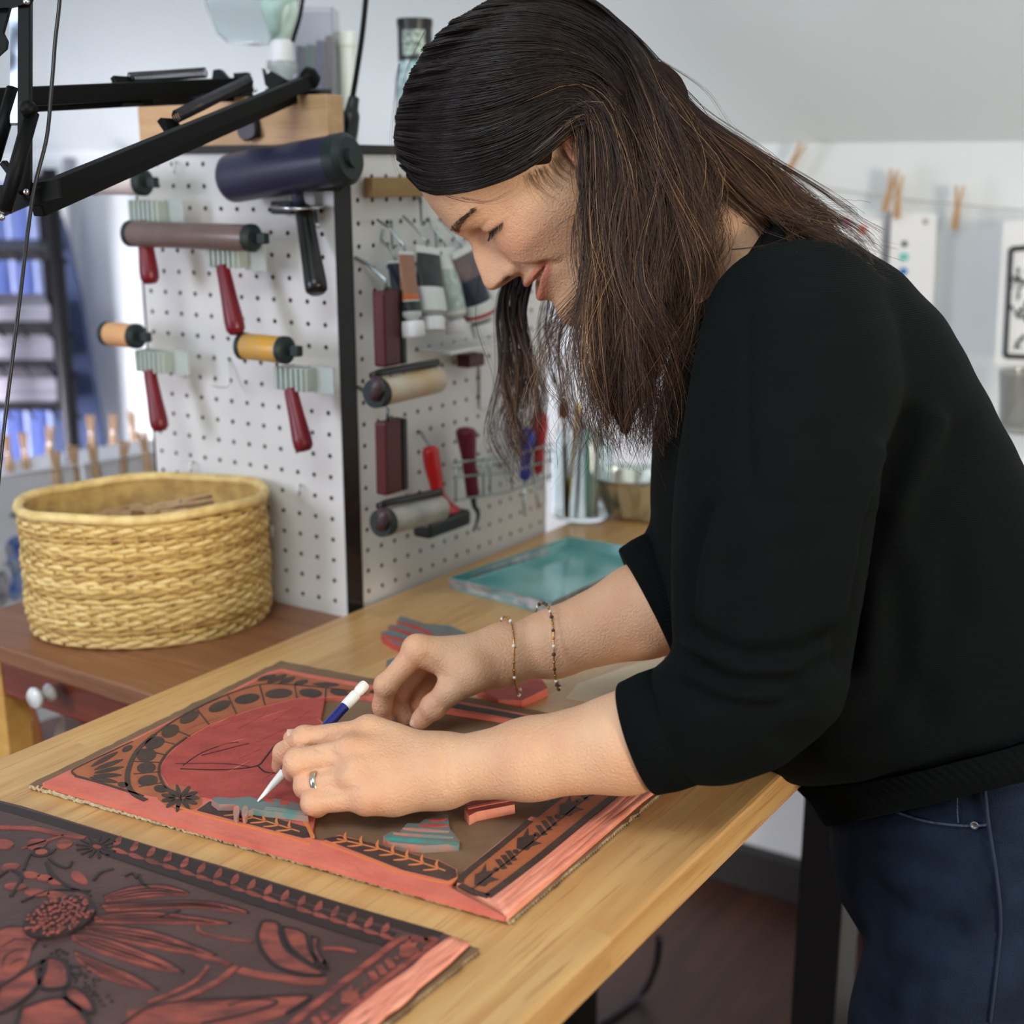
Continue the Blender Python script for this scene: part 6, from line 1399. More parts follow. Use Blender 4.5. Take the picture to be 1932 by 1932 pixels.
# ---------------------------------------------------------------- pencil, ring, bracelets
pt, pe = onz(486,1512,F1+.0062), at(690,1290,1.118); pd = unit(pe-pt); PL = np.linalg.norm(pe-pt)
pen = thing('pencil', pt, 'blue mechanical pencil with white tip and eraser held in the hand', 'pencil')
m_pwhite = mat('white_pen_plastic', C(226,226,222), .3); m_pblue = mat('navy_blue_pen', C(24,32,120), .22, coat=.3)
mb = MB(); mb.lathe([(0,0),(.0006,0),(.0011,.003),(.0030,.018),(.0040,.030),(.0042,.0315),(0,.0315)], 20, frame(pt, z=pd)); part('tip_cone', mb, m_pwhite, pen, True, 50)
mb = MB(); mb.lathe([(0,.031),(.0043,.031),(.0043,PL-.0255),(0,PL-.0255)], 12, frame(pt, z=pd)); part('barrel', mb, m_pblue, pen, True, 50)
mb = MB(); mb.lathe([(0,PL-.027),(.0046,PL-.027),(.0048,PL-.024),(.0048,PL-.013),(.0040,PL-.0125),(.0040,PL-.010),(.0047,PL-.009),(.0047,PL-.002),(.0038,PL),(0,PL)], 18, frame(pt, z=pd)); part('eraser', mb, m_pwhite, pen, True, 50)
rc = LJ['r0']*.24+LJ['r1']*.76; rdir = unit(LJ['r1']-LJ['r0'])
mb = MB(); mb.lathe([(.0106,-.0024),(.0112,-.0022),(.0114,0),(.0112,.0022),(.0106,.0024),(.0104,0),(.0106,-.0024)], 40, frame(rc, z=rdir), caps=False); tag(part('ring', mb, mat('white_gold', C(200,196,190), .16, 1.0), None, True), 'plain silver band on the ring finger of the pencil hand', 'ring')
m_gold = mat('old_gold', C(190,150,90), .25, 1.0); m_pearl = mat('pearl_bead', C(236,228,218), .2, coat=.4); m_dbead = mat('dark_bead', C(60,48,44), .3)
def bracelet(c_, axis, rx, ry, up_, n, beads, label, droop=0.0):
    o = thing('bracelet', c_, label, 'bracelet'); z = unit(axis); x = unit(np.asarray(up_)-z*np.dot(up_, z)); y = np.cross(z, x); th = np.linspace(0, 2*np.pi, n, endpoint=False)
    P = [c_+x*(rx*math.cos(t)-droop*(1-math.cos(t))*.5)+y*ry*math.sin(t)+z*(.004*math.sin(2*t+1)) for t in th]
    mb = MB(); mb.tube(np.array(P), .0007, 6, closed=True); part('chain', mb, m_gold, o, True)
    for k, p in enumerate(P):
        if k % 2: continue
        mm, r_ = beads[(k//2) % len(beads)]; b_ = MB(); b_.lathe([(0,-r_),(r_*.7,-r_*.7),(r_,0),(r_*.7,r_*.7),(0,r_)], 8, frame(p, z=P[(k+1) % n]-p)); part('bead', b_, mm, o, True)
ax = unit(RJ['F1']-RJ['W'])
bracelet(RJ['W']*.86+RJ['F1']*.14, ax, .0340, .0335, V3(0,0,1), 64, [(m_gold,.0013),(m_pearl,.0018),(m_gold,.0011),(m_gold,.0013)], 'fine gold bracelet with pearl ends hanging near the hand', .008)
bracelet(RJ['W']*.10+RJ['F1']*.90+ax*.0, ax, .0395, .0390, V3(0,0,1), 72, [(m_dbead,.0018),(m_gold,.0015),(m_pearl,.0017),(m_dbead,.0020),(m_gold,.0014)], 'dark beaded bracelet higher on the forearm', .004)

# ---------------------------------------------------------------- clothespins
m_pin = wood('clothespin_wood', C(208,172,132), C(190,152,112), C(160,122,86), 0, .6, 3.0)
def make_pin_meshes():
    out = []
    for s_ in (-1, 1):
        mb = MB(); q = [(s_*.0008,-.036),(s_*.0050,-.033),(s_*.0052,-.006),(s_*.0040,.004),(s_*.0075,.036),(s_*.0046,.036),(s_*.0006,.004),(s_*.0010,-.010)]
        mb.prism([(a, b) for a, b in q], -.0045, .0045, np.array([[1,0,0,0],[0,0,-1,0],[0,1,0,0],[0,0,0,1]], float)); out.append(mb.mesh('prong'))
    mb = MB(); t = np.linspace(0, 2*np.pi*3, 30); mb.tube(np.c_[.0035*np.cos(t), np.linspace(-.0055,.0055,30), .0035*np.sin(t)], .0006, 5); out.append(mb.mesh('coil'))
    for m_ in out[:2]: m_.materials.append(m_pin)
    out[2].materials.append(m_steel); return out
PIN = make_pin_meshes()
def clothespin(M, label, group):
    o = thing('clothespin', (0,0,0), label, 'clothespin', group, M=M)
    for nm, me in zip(('prong','prong','spring_coil'), PIN):
        c_ = bpy.data.objects.new(nm, me); COL.objects.link(c_); c_.parent = o
    return o
rp_ = np.random.default_rng(12)
# heap in the basket; the bottom layer carries the others
for k in range(26):
    a = 2*np.pi*rp_.random(); q = math.sqrt(rp_.random())*.72; lay = k//9
    x_, y_ = bell(BR*q, a); zc = CZ+.012+.030*lay+.040*(lay > 0)
    d = unit(V3(rp_.normal(), rp_.normal(), rp_.normal()*.25)); clothespin(frame(V3(x_, y_, CZ+.02+.028*lay+.02*rp_.random()), x=np.cross(d, V3(0,0,1)), z=d), 'wooden clothespin lying loose in the woven basket', 'clothespins in the basket')
for px_, py_, zc, an in ((215,968,1.030,5),(262,972,1.028,-8),(300,966,1.036,-20),(330,958,1.045,18),(345,952,1.048,12),(360,968,1.040,4),(285,958,1.030,30)):
    p = onz(px_, py_, zc); d = unit(V3(math.cos(math.radians(an)), .35, math.sin(math.radians(an))*.5)); clothespin(frame(p, y=V3(0,-.5,1), z=d), 'wooden clothespin lying loose in the woven basket', 'clothespins in the basket')

# ---------------------------------------------------------------- prints drying on lines behind the basket
m_sheet = mat('white_print_paper', C(242,242,246), .8, noise=(5, C(210,214,228), .5)); m_blueink = mat('blue_print_ink', C(74,104,176), .7, noise=(40, C(180,196,226), .8)); m_greyink = mat('grey_print_ink', C(120,116,124), .7, noise=(60, C(206,204,210), .9))
def hang_sheet(tl, tr_, h, label, seed):
    a, b = at(*tl), at(*tr_); o = thing('print_sheet', (a+b)/2, label, 'print'); n_ = 10; mb = MB(); r = np.random.default_rng(seed); V = []
    nrm = unit(np.cross(b-a, V3(0,0,1)))
    for j in range(7):
        for i in range(n_+1): V.append(a+(b-a)*i/n_-V3(0,0,h*j/6)+nrm*(.006*math.sin(i*.7+seed)*j/6))
    V = np.array(V); F_ = [(j*(n_+1)+i, j*(n_+1)+i+1, (j+1)*(n_+1)+i+1, (j+1)*(n_+1)+i) for j in range(6) for i in range(n_)]
    m_ = len(V); V2 = V+nrm*.0006; mb.add(np.r_[V, V2], F_+[tuple(k+m_ for k in f[::-1]) for f in F_]); part('paper', mb, m_sheet, o, True); return o, a, b, nrm
s1 = hang_sheet((-60,905,1.98),(150,872,2.12), .42, 'white print with blue bird hanging on the near drying line', 1)
s2 = hang_sheet((158,874,2.13),(300,850,2.22), .42, 'blank white print hanging at the tower end of the near line', 2)
s3 = hang_sheet((-40,880,2.42),(120,852,2.50), .36, 'white print hanging on the far drying line by the blue panel', 3)
s4 = hang_sheet((128,852,2.50),(300,826,2.60), .36, 'white print hanging on the far drying line under the bright wall', 4)
o, a, b, nrm = s1; fn = -nrm if nrm[1] > 0 else nrm
def onsheet(x, y): return onplane(x, y, a+fn*.004, fn)
for pts, mm in ([[(10,1032),(22,1015),(38,1012),(46,1030),(52,1060),(50,1095),(40,1120),(28,1132),(16,1120),(22,1090),(14,1060)], m_blueink], [[(-4,1040),(6,1024),(22,1030),(20,1050),(4,1062)], m_sheet], [[(16,1062),(30,1058),(32,1080),(20,1090)], m_sheet], [[(-6,1085),(8,1078),(16,1110),(10,1138),(-6,1142)], m_greyink], [[(18,968),(38,966),(38,972),(18,974)], m_greyink]):
    P3 = np.array([onsheet(*q) for q in (smooth_px(pts, 4) if len(pts) > 4 else pts)]); mb = MB(); m_ = len(P3); mb.add(np.r_[P3, P3+fn*.0008], [tuple(range(m_)), tuple(range(m_, 2*m_))]+[(i, (i+1) % m_, m_+(i+1) % m_, m_+i) for i in range(m_)]); part('printed_motif', mb, mm, o)
for nm, p0, p1, lab in (('drying_line', (-80,908,1.97), (330,846,2.24), 'near string carrying prints behind the basket'), ('drying_line', (-80,884,2.41), (340,822,2.62), 'far string carrying prints before the bright wall')):
    mb = MB(); mb.tube([at(*p0), (at(*p0)+at(*p1))/2-V3(0,0,.004), at(*p1)], .0012, 6); tag(part(nm, mb, m_sheet, None, True), lab, 'string')
DPIN = []
for x, y, dp, tilt in ((16,868,2.44,.06),(48,864,2.46,.02),(95,850,2.49,-.10),(174,830,2.53,.0),(215,828,2.56,-.08),(252,822,2.58,.05),(108,905,2.09,.0),(142,896,2.12,.02),(180,890,2.14,.05),(234,884,2.18,-.12),(276,868,2.20,.10)):
    clothespin(frame(at(x, y, dp)+V3(0,0,.012), x=V3(0,-1,0)*.3+V3(1,0,tilt), z=V3(-tilt,0,1)), 'wooden clothespin holding a print on the far drying line' if dp > 2.3 else 'wooden clothespin holding a print on the near drying line', 'clothespins on the far line' if dp > 2.3 else 'clothespins on the near line')

# ---------------------------------------------------------------- wire shelf, blue panel and curtain at the far left
def slab(q, th, name, m_, parent=None, n=None):
    q = np.array(q, float); n = unit(np.cross(q[1]-q[0], q[2]-q[0])) if n is None else n; mb = MB(); k = len(q); mb.add(np.r_[q, q+n*th], [tuple(range(k)), tuple(range(k, 2*k))[::-1]]+[(i, (i+1) % k, k+(i+1) % k, k+i) for i in range(k)]); return part(name, mb, m_, parent)
rk = thing('wire_shelf', at(100,1150,2.9)*[1,1,0], 'black wire shelving stacked with paper at the far left', 'shelf unit'); m_rack = mat('black_wire', C(26,24,30), .5, .3)
def floor_to(px_, ytop, dep):
    p = at(px_, ytop, dep); return p, V3(p[0], p[1], 0)
for x_, y_, dp in ((92,318,2.62),(-90,318,2.62),(78,330,3.0),(-110,330,3.0)):
    p, q = floor_to(x_, y_, dp); mb = MB(); mb.tube([p, q], .016, 10); part('post', mb, m_rack, rk, True)
for zz in (1.28, 1.13, 1.05, .96):
    c4 = [floor_to(92,318,2.62)[1], floor_to(-90,318,2.62)[1], floor_to(-110,330,3.0)[1], floor_to(78,330,3.0)[1]]
    slab([q+V3(0,0,zz) for q in c4], -.022 if zz > 1.1 else -.012, 'shelf', m_rack, rk, V3(0,0,1))
    for k in range(5):
        mb = MB(); mb.tube([c4[1]+(c4[0]-c4[1])*k/4+V3(0,0,zz), c4[1]+(c4[0]-c4[1])*(k+.5)/4+V3(0,0,zz-.03)], .003, 5); part('truss_wire', mb, m_rack, rk)
m_stack = mat('stacked_paper', C(196,192,206), .8, noise=(3, C(140,134,150), .9, (1,1,60)))
for zz, hh in ((1.05,.055),(.96,.05),(1.13,.03)):
    c4 = [floor_to(70,318,2.66)[1], floor_to(-80,318,2.66)[1], floor_to(-95,330,2.95)[1], floor_to(62,330,2.95)[1]]; mb = MB(); mb.prism([q[:2] for q in c4], zz, zz+hh); tag(part('paper_stack', mb, m_stack), {1.05:'stack of grey paper on the middle wire shelf', .96:'stack of grey paper on the lowest wire shelf', 1.13:'thin stack of paper on the upper wire shelf'}[zz], 'paper stack')
m_bluep = mat('dusty_blue_cloth', C(70,84,122), .85, noise=(6, C(54,66,100), .7)); bp_ = [at(106,392,2.9), at(122,440,2.9), at(150,560,2.9), at(176,720,2.9), at(196,860,2.9), at(200,1000,2.9), at(100,1000,2.9), at(100,700,2.9)]
tag(slab(bp_, .03, 'hanging_cloth', m_bluep), 'dusty blue cloth panel leaning behind the wire shelving', 'panel')
mb = MB(); mb.tube([at(131,300,3.15), at(132,420,3.15), at(136,620,3.15)], .017, 10); tag(part('curtain_pole', mb, mat('grey_pole', C(150,152,162), .5), None, True), 'grey upright pole against the bright far wall', 'pole')
mb = MB(); mb.tube([at(121,352,3.1), at(122,420,3.1), at(121,494,3.1)], [.006,.007,.006], 10); tag(part('blind_cord_pull', mb, m_capw, None, True), 'white cord pull hanging before the blue panel', 'cord pull')
cv = MB(); rows_ = []; L0, L1 = at(-200,360,3.2), at(92,360,3.2)  # added sheet, its pale blue paints the lavender daylight glow there
for t in np.linspace(0, 1, 60): rows_.append(L0+(L1-L0)*t+V3(0,.03*math.sin(t*40),0))
rows_ = np.array(rows_); V = np.r_[rows_+V3(0,0,.02), rows_*[1,1,0]+V3(0,0,.25)]; V = np.r_[V, V+V3(0,.004,0)]; k = 60
cv.add(V, [(i, i+1, k+i+1, k+i) for i in range(k-1)]+[(2*k+i+1, 2*k+i, 3*k+i, 3*k+i+1) for i in range(k-1)]); tag(part('curtain', cv, mat('pale_blue_curtain', C(168,182,226), .85), None, True), 'pale blue pleated curtain behind the wire shelving', 'curtain')

# ---------------------------------------------------------------- right part of the back wall: string, pins, cards, framed print
def wpt(x, y, off=0.0): return onplane(x, y, WN*(WOFF-off), WN)
mb = MB(); mb.tube(catmull([wpt(1380,300,.02), wpt(1520,345,.02), wpt(1680,372,.02), wpt(1800,385,.02), wpt(1990,402,.02)], 6), .0011, 6); tag(part('hanging_string', mb, mat('twine', C(186,180,172), .8), None, True), 'thin string across the white wall with clothespins', 'string')
for x, y, tilt, lab in ((1496,306,-.55,'clothespin tilted on the wall string beside the hair'),(1678,360,-.18,'clothespin pair partner leaning left over the dotted card'),(1694,372,.02,'upright clothespin holding the dotted card'),(1806,392,-.04,'lone clothespin on the bare wall string')):
    zd = unit(V3(0,0,1)+WD*(-tilt)) ; clothespin(frame(wpt(x, y, .028), y=WN, z=zd), lab, 'clothespins on the wall string')
m_cardw = mat('white_card', C(236,236,238), .7)
def wall_card(pts, label, off=.012, th=.002, name='test_card'):
    P3 = [wpt(*q, off) for q in pts]; o = thing(name, np.mean(P3, 0), label, 'card' if name == 'test_card' else 'print'); slab(P3, .002, 'card', m_cardw, o, WN); return o
def wall_dot(o, x, y, rx, ry, m_, off=.0145):
    c_ = wpt(x, y, off); th = np.linspace(0, 2*np.pi, 14, endpoint=False); P3 = [wpt(x+rx*math.cos(t), y+ry*math.sin(t), off) for t in th]; slab(P3, .0015, 'paint_dot', m_, o, WN)
cA = wall_card([(1500,395),(1665,415),(1650,700),(1480,680)], 'white card with orange and pink dots behind the shoulder')
for x, y, rx, ry, cc in ((1540,402,6,9,C(200,120,90)),(1566,412,6,9,C(200,110,50)),(1597,420,6,9,C(206,90,170)),(1627,433,7,9,C(220,110,60))): wall_dot(cA, x, y, rx, ry, mat('dot_%d' % x, cc, .6))
cB = wall_card([(1682,398),(1768,404),(1752,760),(1668,752)], 'long white card with dark and teal dots under the clothespins', .018)
for x, y, rx, ry, cc in ((1706,460,5,6,C(70,60,70)),(1705,485,9,8,C(120,200,190)),(1704,512,8,7,C(40,120,190)),(1746,418,5,5,C(170,160,150)),(1706,545,5,5,C(200,196,180))): wall_dot(cB, x, y, rx, ry, mat('dotb_%d_%d' % (x, y), cc, .6), .0205)
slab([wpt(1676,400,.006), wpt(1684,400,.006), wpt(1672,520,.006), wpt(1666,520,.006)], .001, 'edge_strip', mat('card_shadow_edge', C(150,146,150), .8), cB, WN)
pr = thing('framed_print', wpt(1940,700,.08), 'white mounted print with black border and leafy pattern on the wall', 'print'); q = [(1893,418),(2060,410),(2040,690),(1876,688)]
slab([wpt(*k, .10) for k in q], .10, 'mount', m_cardw, pr, WN)
m_bk = mat('print_black', C(36,38,40), .7)
for a, b in (((1908,470),(1996,462)),((1908,470),(1897,672)),((1897,672),(1996,676))):
    pa, pb = wpt(*a, .1012), wpt(*b, .1012); mb = MB(); mb.tube([pa, pb], .0042, 4); part('border_line', mb, m_bk, pr)
rw = np.random.default_rng(17)
for k in range(26):
    x = 1912+rw.random()*40; y = 490+rw.random()*170; an = rw.random()*6.28; pa = wpt(x, y, .1012); pb = wpt(x+14*math.cos(an), y+16*math.sin(an), .1012); mb = MB(); mb.tube([pa, (pa+pb)/2+V3(0,0,.003), pb], [.001,.0022,.0006], 5); part('leaf_stroke', mb, m_bk, pr)
# low cabinet with glass vase and teal box behind the woman
cbx = wpt(1960, 900, .17); tb_ = thing('low_cabinet', cbx*[1,1,0], 'low white cabinet against the wall behind the person', 'cabinet')
ztop_c = wpt(1920,812,.12)[2]
mb = MB(); mb.box((.9, .30, ztop_c-.02), frame(V3(cbx[0]+WD[0]*.36, cbx[1]+WD[1]*.36, (ztop_c-.02)/2), x=WD, z=V3(0,0,1)), .004); part('carcass', mb, m_cardw, tb_)
mb = MB(); mb.box((.94, .33, .02), frame(V3(cbx[0]+WD[0]*.36, cbx[1]+WD[1]*.36, ztop_c-.01), x=WD, z=V3(0,0,1)), .004); part('cabinet_top', mb, m_cardw, tb_)
vb = wpt(1928,812,.12); vz = wpt(1928,700,.12)[2]-vb[2]; o = MB(); o.lathe([(0,.0),(.034,.0),(.036,.006),(.040,vz*.6),(.044,vz),(.041,vz),(.037,vz*.6),(.033,.01),(0,.008)], 28, T4(vb[0], vb[1], ztop_c)); tag(part('glass_vase', o, mat('smoky_glass', C(190,190,186), .08, trans=.75), None, True, 60), 'smoky glass vase on the white cabinet under the framed print', 'vase')
# ---------------------------------------------------------------- cable on the floor
cf = MB(); cf.tube(catmull([onz(1244,1770,.30), onz(1238,1820,.15), onz(1215,1870,.02)*[1,1,1], onz(1160,1915,.006), onz(1080,1960,.006)], 8), .006, 8); tag(part('power_cable', cf, mat('dark_cable', C(46,36,50), .5), None, True), 'dark power cable trailing to the floor under the table', 'cable')
# ---------------------------------------------------------------- things on top of the tower
TT = ztop+.009
wb0, wb1 = LP(-.1,0,-.015), LP(11.5,0,-.015); m_block = wood('pale_beech', C(214,172,128), C(200,156,112), C(184,138,96), YAW_L, .5, 1.2)
mb = MB(); cwb = (wb0+wb1)/2; cwb[2] = TT+.0265; mb.box((np.linalg.norm(wb1-wb0), .028, .053), frame(cwb, x=DL, z=V3(0,0,1)), .0012); tag(part('wooden_block', mb, m_block), 'long pale wooden block on top of the pegboard tower', 'wood block')
# articulated lamp clamped to the block
m_arm = mat('satin_black_arm', C(7,8,9), .5, .0, spec=.15); m_arml = mat('bright_arm_edge', C(196,206,232), .3, .6)  # the bright edge colour paints a pale blue reflection on the upright
lamp = thing('desk_lamp', V3(cwb[0], cwb[1], TT+.053), 'black spring-arm desk lamp clamped to the wooden block', 'lamp')
def bar(p0, p1, w, h, name='arm', m_=None, par=None, up=V3(0,0,1)):
    d = p1-p0; L = np.linalg.norm(d); mb = MB(); mb.box((w, h, L), frame((p0+p1)/2, x=up, z=d), min(w,h)*.12); return part(name, mb, m_ or m_arm, par or lamp)
def spring(p0, p1, r, turns, par):
    d = p1-p0; L = np.linalg.norm(d); M = frame(p0, z=d); t = np.linspace(0, 1, turns*8); mb = MB(); P = np.c_[r*np.cos(t*turns*2*np.pi), r*np.sin(t*turns*2*np.pi), t*L]; mb.tube(xf(M, P), r*.17, 5); part('spring', mb, mat('spring_steel', C(60,60,66), .35, .7) if 'spring_steel' not in bpy.data.materials else bpy.data.materials['spring_steel'], par, True)
# lower arm (two parallel tubes), upper arm
A0, A1_ = at(588,152,1.455), at(60,372,1.06); bar(A0, A1_, .015, .012)
bar(at(582,168,1.48), at(70,392,1.085), .015, .012)
U0, U1 = at(470,160,1.50), at(-60,188,1.12); bar(U0, U1, .017, .012); bar(at(470,176,1.53), at(-60,200,1.15), .016, .012)
spring(at(243,147,1.33), at(388,137,1.40), .0050, 34, lamp); spring(at(332,220,1.28), at(470,152,1.40), .0058, 40, lamp); spring(at(262,192,1.36), at(400,186,1.42), .0048, 30, lamp); spring(at(362,262,1.32), at(430,232,1.38), .0050, 18, lamp)
for a, b, dp in (((230,146),(250,198),1.325),((314,226),(345,272),1.28)):
    bar(at(*a, dp), at(*b, dp), .006, .026, 'spring_clip')
# cheek plates and joints by the clamp
def plate_px(pts, dp, th, name, m_=m_arm):
    P3 = [at(*q, dp) for q in pts]; return slab(P3, th, name, m_, lamp, V3(0,1,0))
plate_px([(398,158),(402,132),(414,130),(432,150),(440,175)], 1.46, .02, 'cheek_plate'); plate_px([(440,138),(466,136),(470,150),(444,168)], 1.47, .02, 'cheek_plate')
plate_px([(494,128),(500,142),(512,134),(540,150),(510,170),(500,160)], 1.46, .02, 'cheek_plate'); plate_px([(500,168),(578,150),(582,178),(560,200),(505,192)], 1.47, .02, 'cheek_plate')
mb = MB(); mb.tube([at(572,140,1.45), at(584,148,1.45), at(598,156,1.455)], [.010,.012,.008], 10); part('end_cap', mb, m_arm, lamp, True)
mb = MB(); mb.lathe([(0,0),(.0110,0),(.0120,.002),(.0120,.026),(.0105,.028),(0,.028)], 24, frame(at(580,188,1.47), z=at(625,188,1.47)-at(580,188,1.47))); part('swivel', mb, m_blk_plastic, lamp, True, 50)
mb = MB(); mb.lathe([(0,0),(.008,0),(.009,.01),(.009,.025),(.006,.03),(0,.03)], 16, frame(at(634,203,1.46), z=V3(0,0,-1))); part('clamp_screw', mb, m_blk_plastic, lamp, True, 50)
bar(at(598,196,1.475), at(636,206,1.46), .008, .010, 'clamp_arm')
m_pad = mat('grey_purple_pad', C(78,72,80), .45)
for c0, c1, w in (((462,214),(467,262),.0118),((558,205),(560,270),.0125)):
    a, b = at(*c0, 1.485), at(*c1, 1.478); d = b-a; L = np.linalg.norm(d); th = np.linspace(0, 2*np.pi, 20, endpoint=False); kx = np.sign(np.cos(th))*np.abs(np.cos(th))**.7; ky = np.sign(np.sin(th))*np.abs(np.sin(th))**.6
    mb = MB(); mb.prism(np.c_[kx*w, L/2*(ky)], -.004, .004, frame((a+b)/2, y=d, z=V3(-.25,-.95,.1)), inset=.001); part('clamp_pad', mb, m_pad, lamp, True, 40)
    bar(at(c1[0]+18, c0[1], 1.485), at(c1[0]+20, c1[1]-4, 1.48), .004, .006, 'clamp_edge')
for x, y in ((482,170),(530,194),(586,158)):
    mb = MB(); mb.lathe([(0,0),(.0022,0),(.0024,.001),(.0012,.0018),(0,.002)], 10, frame(at(x, y, 1.452), z=V3(0,-1,0))); part('screw', mb, m_steel, lamp, True)
# near end of the arm at the left edge of the view
bar(at(48,-20,1.075), at(47,365,1.055), .0095, .010, 'upright'); bar(at(32,10,1.10), at(34,235,1.085), .0050, .012, 'upright_edge', m_arml)
mb = MB(); mb.tube([at(60,212,1.04), at(8,398,1.03)], .0060, 10); part('link_rod', mb, m_arm, lamp, True); mb = MB(); mb.tube([at(26,168,1.09), at(-12,300,1.08)], .0060, 10); part('link_rod', mb, m_arm, lamp, True)
mb = MB(); mb.tube([at(45,200,1.045), at(54,206,1.035), at(62,214,1.035)], [.005,.007,.006], 10); part('rod_end', mb, m_arm, lamp, True)
plate_px([(-10,350),(70,344),(108,340),(112,372),(60,385),(20,402),(-10,415)], 1.062, .006, 'cheek_plate'); plate_px([(-10,-10),(62,-10),(56,6),(18,14),(-10,16)], 1.065, .006, 'cheek_plate'); plate_px([(-10,10),(18,12),(4,62),(12,78),(10,92),(-10,110)], 1.07, .006, 'cheek_plate')
bar(at(6,306,1.09), at(24,330,1.09), .005, .006, 'rod_stub'); bar(at(38,310,1.065), at(34,345,1.065), .003, .004, 'upright_edge', m_arml)
for x, y in ((50,3),(50,362),(4,398),(4,410)):
    mb = MB(); mb.lathe([(0,0),(.0026,0),(.0028,.001),(.0014,.002),(0,.0022)], 10, frame(at(x, y, 1.052), z=V3(0,-1,0))); part('screw', mb, m_steel, lamp, True)
cb_ = MB(); cb_.tube(catmull([at(60,-165,1.06), at(112,-60,1.05), at(103,90,1.05), at(96,180,1.05), at(88,260,1.05), at(66,350,1.05), at(52,440,1.05), at(38,560,1.05), at(18,720,1.05), at(4,840,1.05), at(-8,960,1.05)], 8), .00165, 8); tag(part('lamp_cord', cb_, mat('black_cord', C(16,16,17), .3), None, True), 'thin black lamp cord hanging in front of the basket', 'cord')
mb = MB(); mb.box((.34, .055, .018), frame(at(30,-175,1.07), x=V3(.55,-.8,0), z=V3(0,0,1)), .004); lh = part('lamp_head', mb, m_arm, lamp)
mb = MB(); mb.box((.32, .040, .004), frame(at(30,-175,1.07)-V3(0,0,.009), x=V3(.55,-.8,0), z=V3(0,0,1)), .001); part('diffuser', mb, m_capw, lh)
bar(at(48,-20,1.075), at(40,-175,1.07), .0095, .010, 'upright')
# second lead with connector by the corner post
cd = thing('power_lead', at(662,230,1.50), 'black lead with moulded connector by the tower corner', 'cord')
mb = MB(); mb.tube(catmull([at(692,-20,1.52), at(684,60,1.52), at(674,130,1.51), at(664,190,1.50)], 8), .0032, 8); part('lead', mb, m_arm, cd, True)
mb = MB(); mb.tube(catmull([at(668,184,1.50), at(664,206,1.50), at(662,226,1.50), at(660,250,1.50), at(656,268,1.495)], 4), np.interp(np.linspace(0,1,17), [0,.25,.4,1], [.0062,.0075,.0100,.0090]), 10); part('connector', mb, m_blk_plastic, cd, True)
mb = MB(); mb.tube([at(654,268,1.495), at(650,290,1.49), at(648,306,1.488)], .0030, 8); part('lead', mb, m_arm, cd, True)
db = MB(); db.tube(catmull([at(574,-20,1.60), at(566,30,1.60), at(552,78,1.60)], 8), .0048, 8, flat=.5); tag(part('flat_lead', db, m_arm, None, True), 'flat black lead hanging over the lamp bulb', 'cord')
# bulb lamp with clear glass bowl
lb_ = at(533,150,1.66); lb_[2] = TT; o = thing('glass_lamp', lb_, 'small lamp with frosted bulb and clear glass bowl on the tower', 'lamp'); zz = lambda y: at(533, y, 1.66)[2]-TT
mb = MB(); mb.lathe([(0,0),(.040,0),(.040,.006),(.012,.012),(.011,zz(145)),(.020,zz(130)),(.019,zz(116)),(0,zz(116))], 28, T4(*lb_)); part('glass_stem', mb, mat('frosted_clear', C(222,228,228), .15, trans=.6), o, True, 50)
mb = MB(); mb.lathe([(0,zz(118)),(.0165,zz(118)),(.0150,zz(80)),(.0145,zz(78)),(0,zz(78))], 28, T4(*lb_)); part('socket', mb, m_capw, o, True, 50)
mb = MB(); mb.lathe([(0,zz(80)),(.0125,zz(80)),(.0150,zz(60)),(.0215,zz(35)),(.0235,zz(18)),(.020,zz(2)),(.010,zz(-8)),(0,zz(-10))], 28, T4(*lb_)); part('bulb', mb, mat('frosted_bulb', C(206,226,216), .35), o, True)
gc = at(480,84,1.66); mb = MB(); M_ = T4(gc[0], gc[1], gc[2]); mb.lathe([(.012,0),(.034,.002),(.046,.012),(.058,.045),(.064,.09),(.0625,.09),(.0565,.045),(.0445,.0135),(.033,.0035),(.012,.0015)], 36, M_, caps=False); part('glass_bowl', mb, mat('thin_glass', C(236,242,242), .04, trans=1.0, ior=1.12), o, True)
mb = MB(); mb.tube([gc+V3(.0,0,.003), gc+V3(.03,.0,.0), lb_+V3(0,0,zz(112))], .0022, 8); part('bowl_bracket', mb, m_capw, o, True)
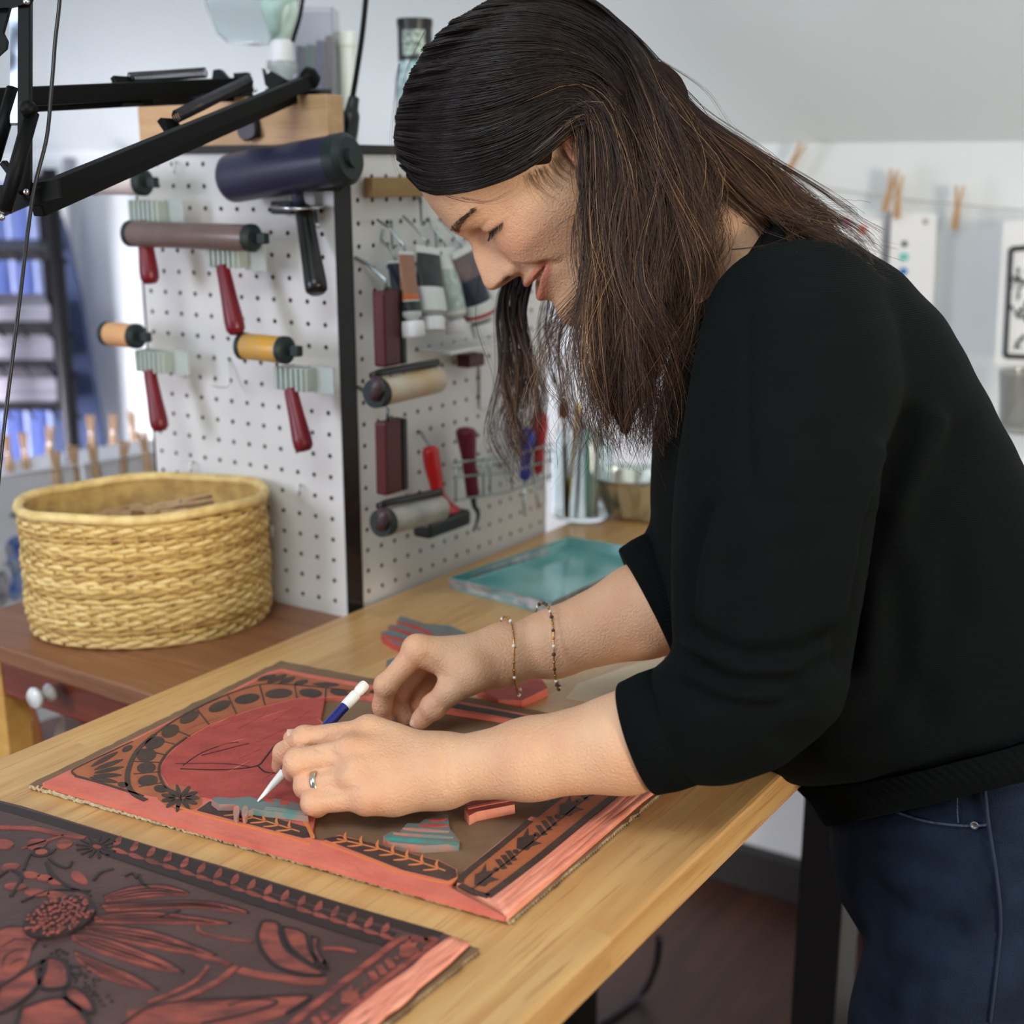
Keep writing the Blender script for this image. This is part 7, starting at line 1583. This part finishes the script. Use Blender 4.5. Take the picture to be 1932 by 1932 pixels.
# clear box of coloured packets, jars
cx = at(590,100,1.72); cx[2] = TT; o = thing('clear_box', cx, 'clear plastic box of coloured packets on the tower', 'box'); m_clear = mat('clear_plastic', C(226,228,236), .12, trans=.85, ior=1.3); hb_ = at(590,20,1.72)[2]-TT; wd = .062
for dx, dy, sx, sy in ((0,-.03,wd,.002),(0,.03,wd,.002),(-wd/2,0,.002,.06),(wd/2,0,.002,.06)):
    mb = MB(); mb.box((sx, sy, hb_), T4(cx[0]+dx, cx[1]+dy, TT+hb_/2), 0); part('clear_wall', mb, m_clear, o)
for x, y0, y1, cc, nm in ((-.016,90,165,C(36,44,70),'dark blue packet in the clear box'),(-.003,88,165,C(40,130,120),'teal packet in the clear box'),(.010,80,165,C(36,48,120),'royal blue packet in the clear box'),(.022,72,150,C(70,30,44),'plum packet in the clear box')):
    ht_ = at(590,y0,1.72)[2]-TT; mb = MB(); mb.box((.010, .04, ht_), frame(V3(cx[0]+x, cx[1], TT+ht_/2+.001), x=V3(1,0,0), z=V3(.04,0,1)), .002); tag(part('packet', mb, mat('packet_%s' % y0, cc, .4)), nm, 'packet')
vz0 = at(655,130,1.74); vz0[2] = TT; mb = MB(); vt = at(655,62,1.74)[2]-TT; mb.lathe([(0,0),(.012,0),(.012,vt*.88),(.014,vt*.88),(.014,vt),(0,vt)], 20, T4(*vz0)); tag(part('white_bottle', mb, mat('white_milky', C(216,224,220), .4), None, True, 50), 'slim milky white bottle on the tower', 'bottle')
jb = at(786,250,1.74); jb[2] = TT; jm = at(786,118,1.74)[2]-TT; jt = at(786,42,1.74)[2]-TT
mb = MB(); mb.lathe([(0,0),(.024,0),(.027,.004),(.027,jm*.8),(.022,jm*.96),(.022,jm),(0,jm)], 28, T4(*jb)); tag(part('teal_jar', mb, mat('teal_glass_jar', C(110,150,152), .15, noise=(60, C(214,222,226), .9), coat=.4), None, True, 50), 'mottled teal glass jar under the black tin', 'jar')
o = thing('black_tin', V3(jb[0], jb[1], TT+jm), 'black tin with ornate pale label standing on the teal jar', 'tin'); hh_ = jt-jm
mb = MB(); mb.lathe([(0,0),(.0225,0),(.0225,hh_*.82),(0,hh_*.82)], 28, T4(jb[0], jb[1], TT+jm)); part('tin_body', mb, mat('black_tin_paint', C(34,32,36), .35), o, True, 50)
mb = MB(); mb.lathe([(0,hh_*.82),(.0235,hh_*.82),(.0235,hh_),(0,hh_)], 28, T4(jb[0], jb[1], TT+jm)); part('lid', mb, m_blk_plastic, o, True, 50)
m_lab = mat('ornate_label', C(170,190,178), .5, noise=(160, C(60,64,62), 1.0))
th = np.linspace(-2.3,-.9,10); P_ = [(jb[0]+.0229*math.cos(t), jb[1]+.0229*math.sin(t)) for t in th]; mb = MB(); V = [(x,y,TT+jm+.006) for x,y in P_]+[(x,y,TT+jm+hh_*.72) for x,y in P_]; mb.add(V, [(i, i+1, 11+i, 10+i) for i in range(9)]); part('label', mb, m_lab, o, True)
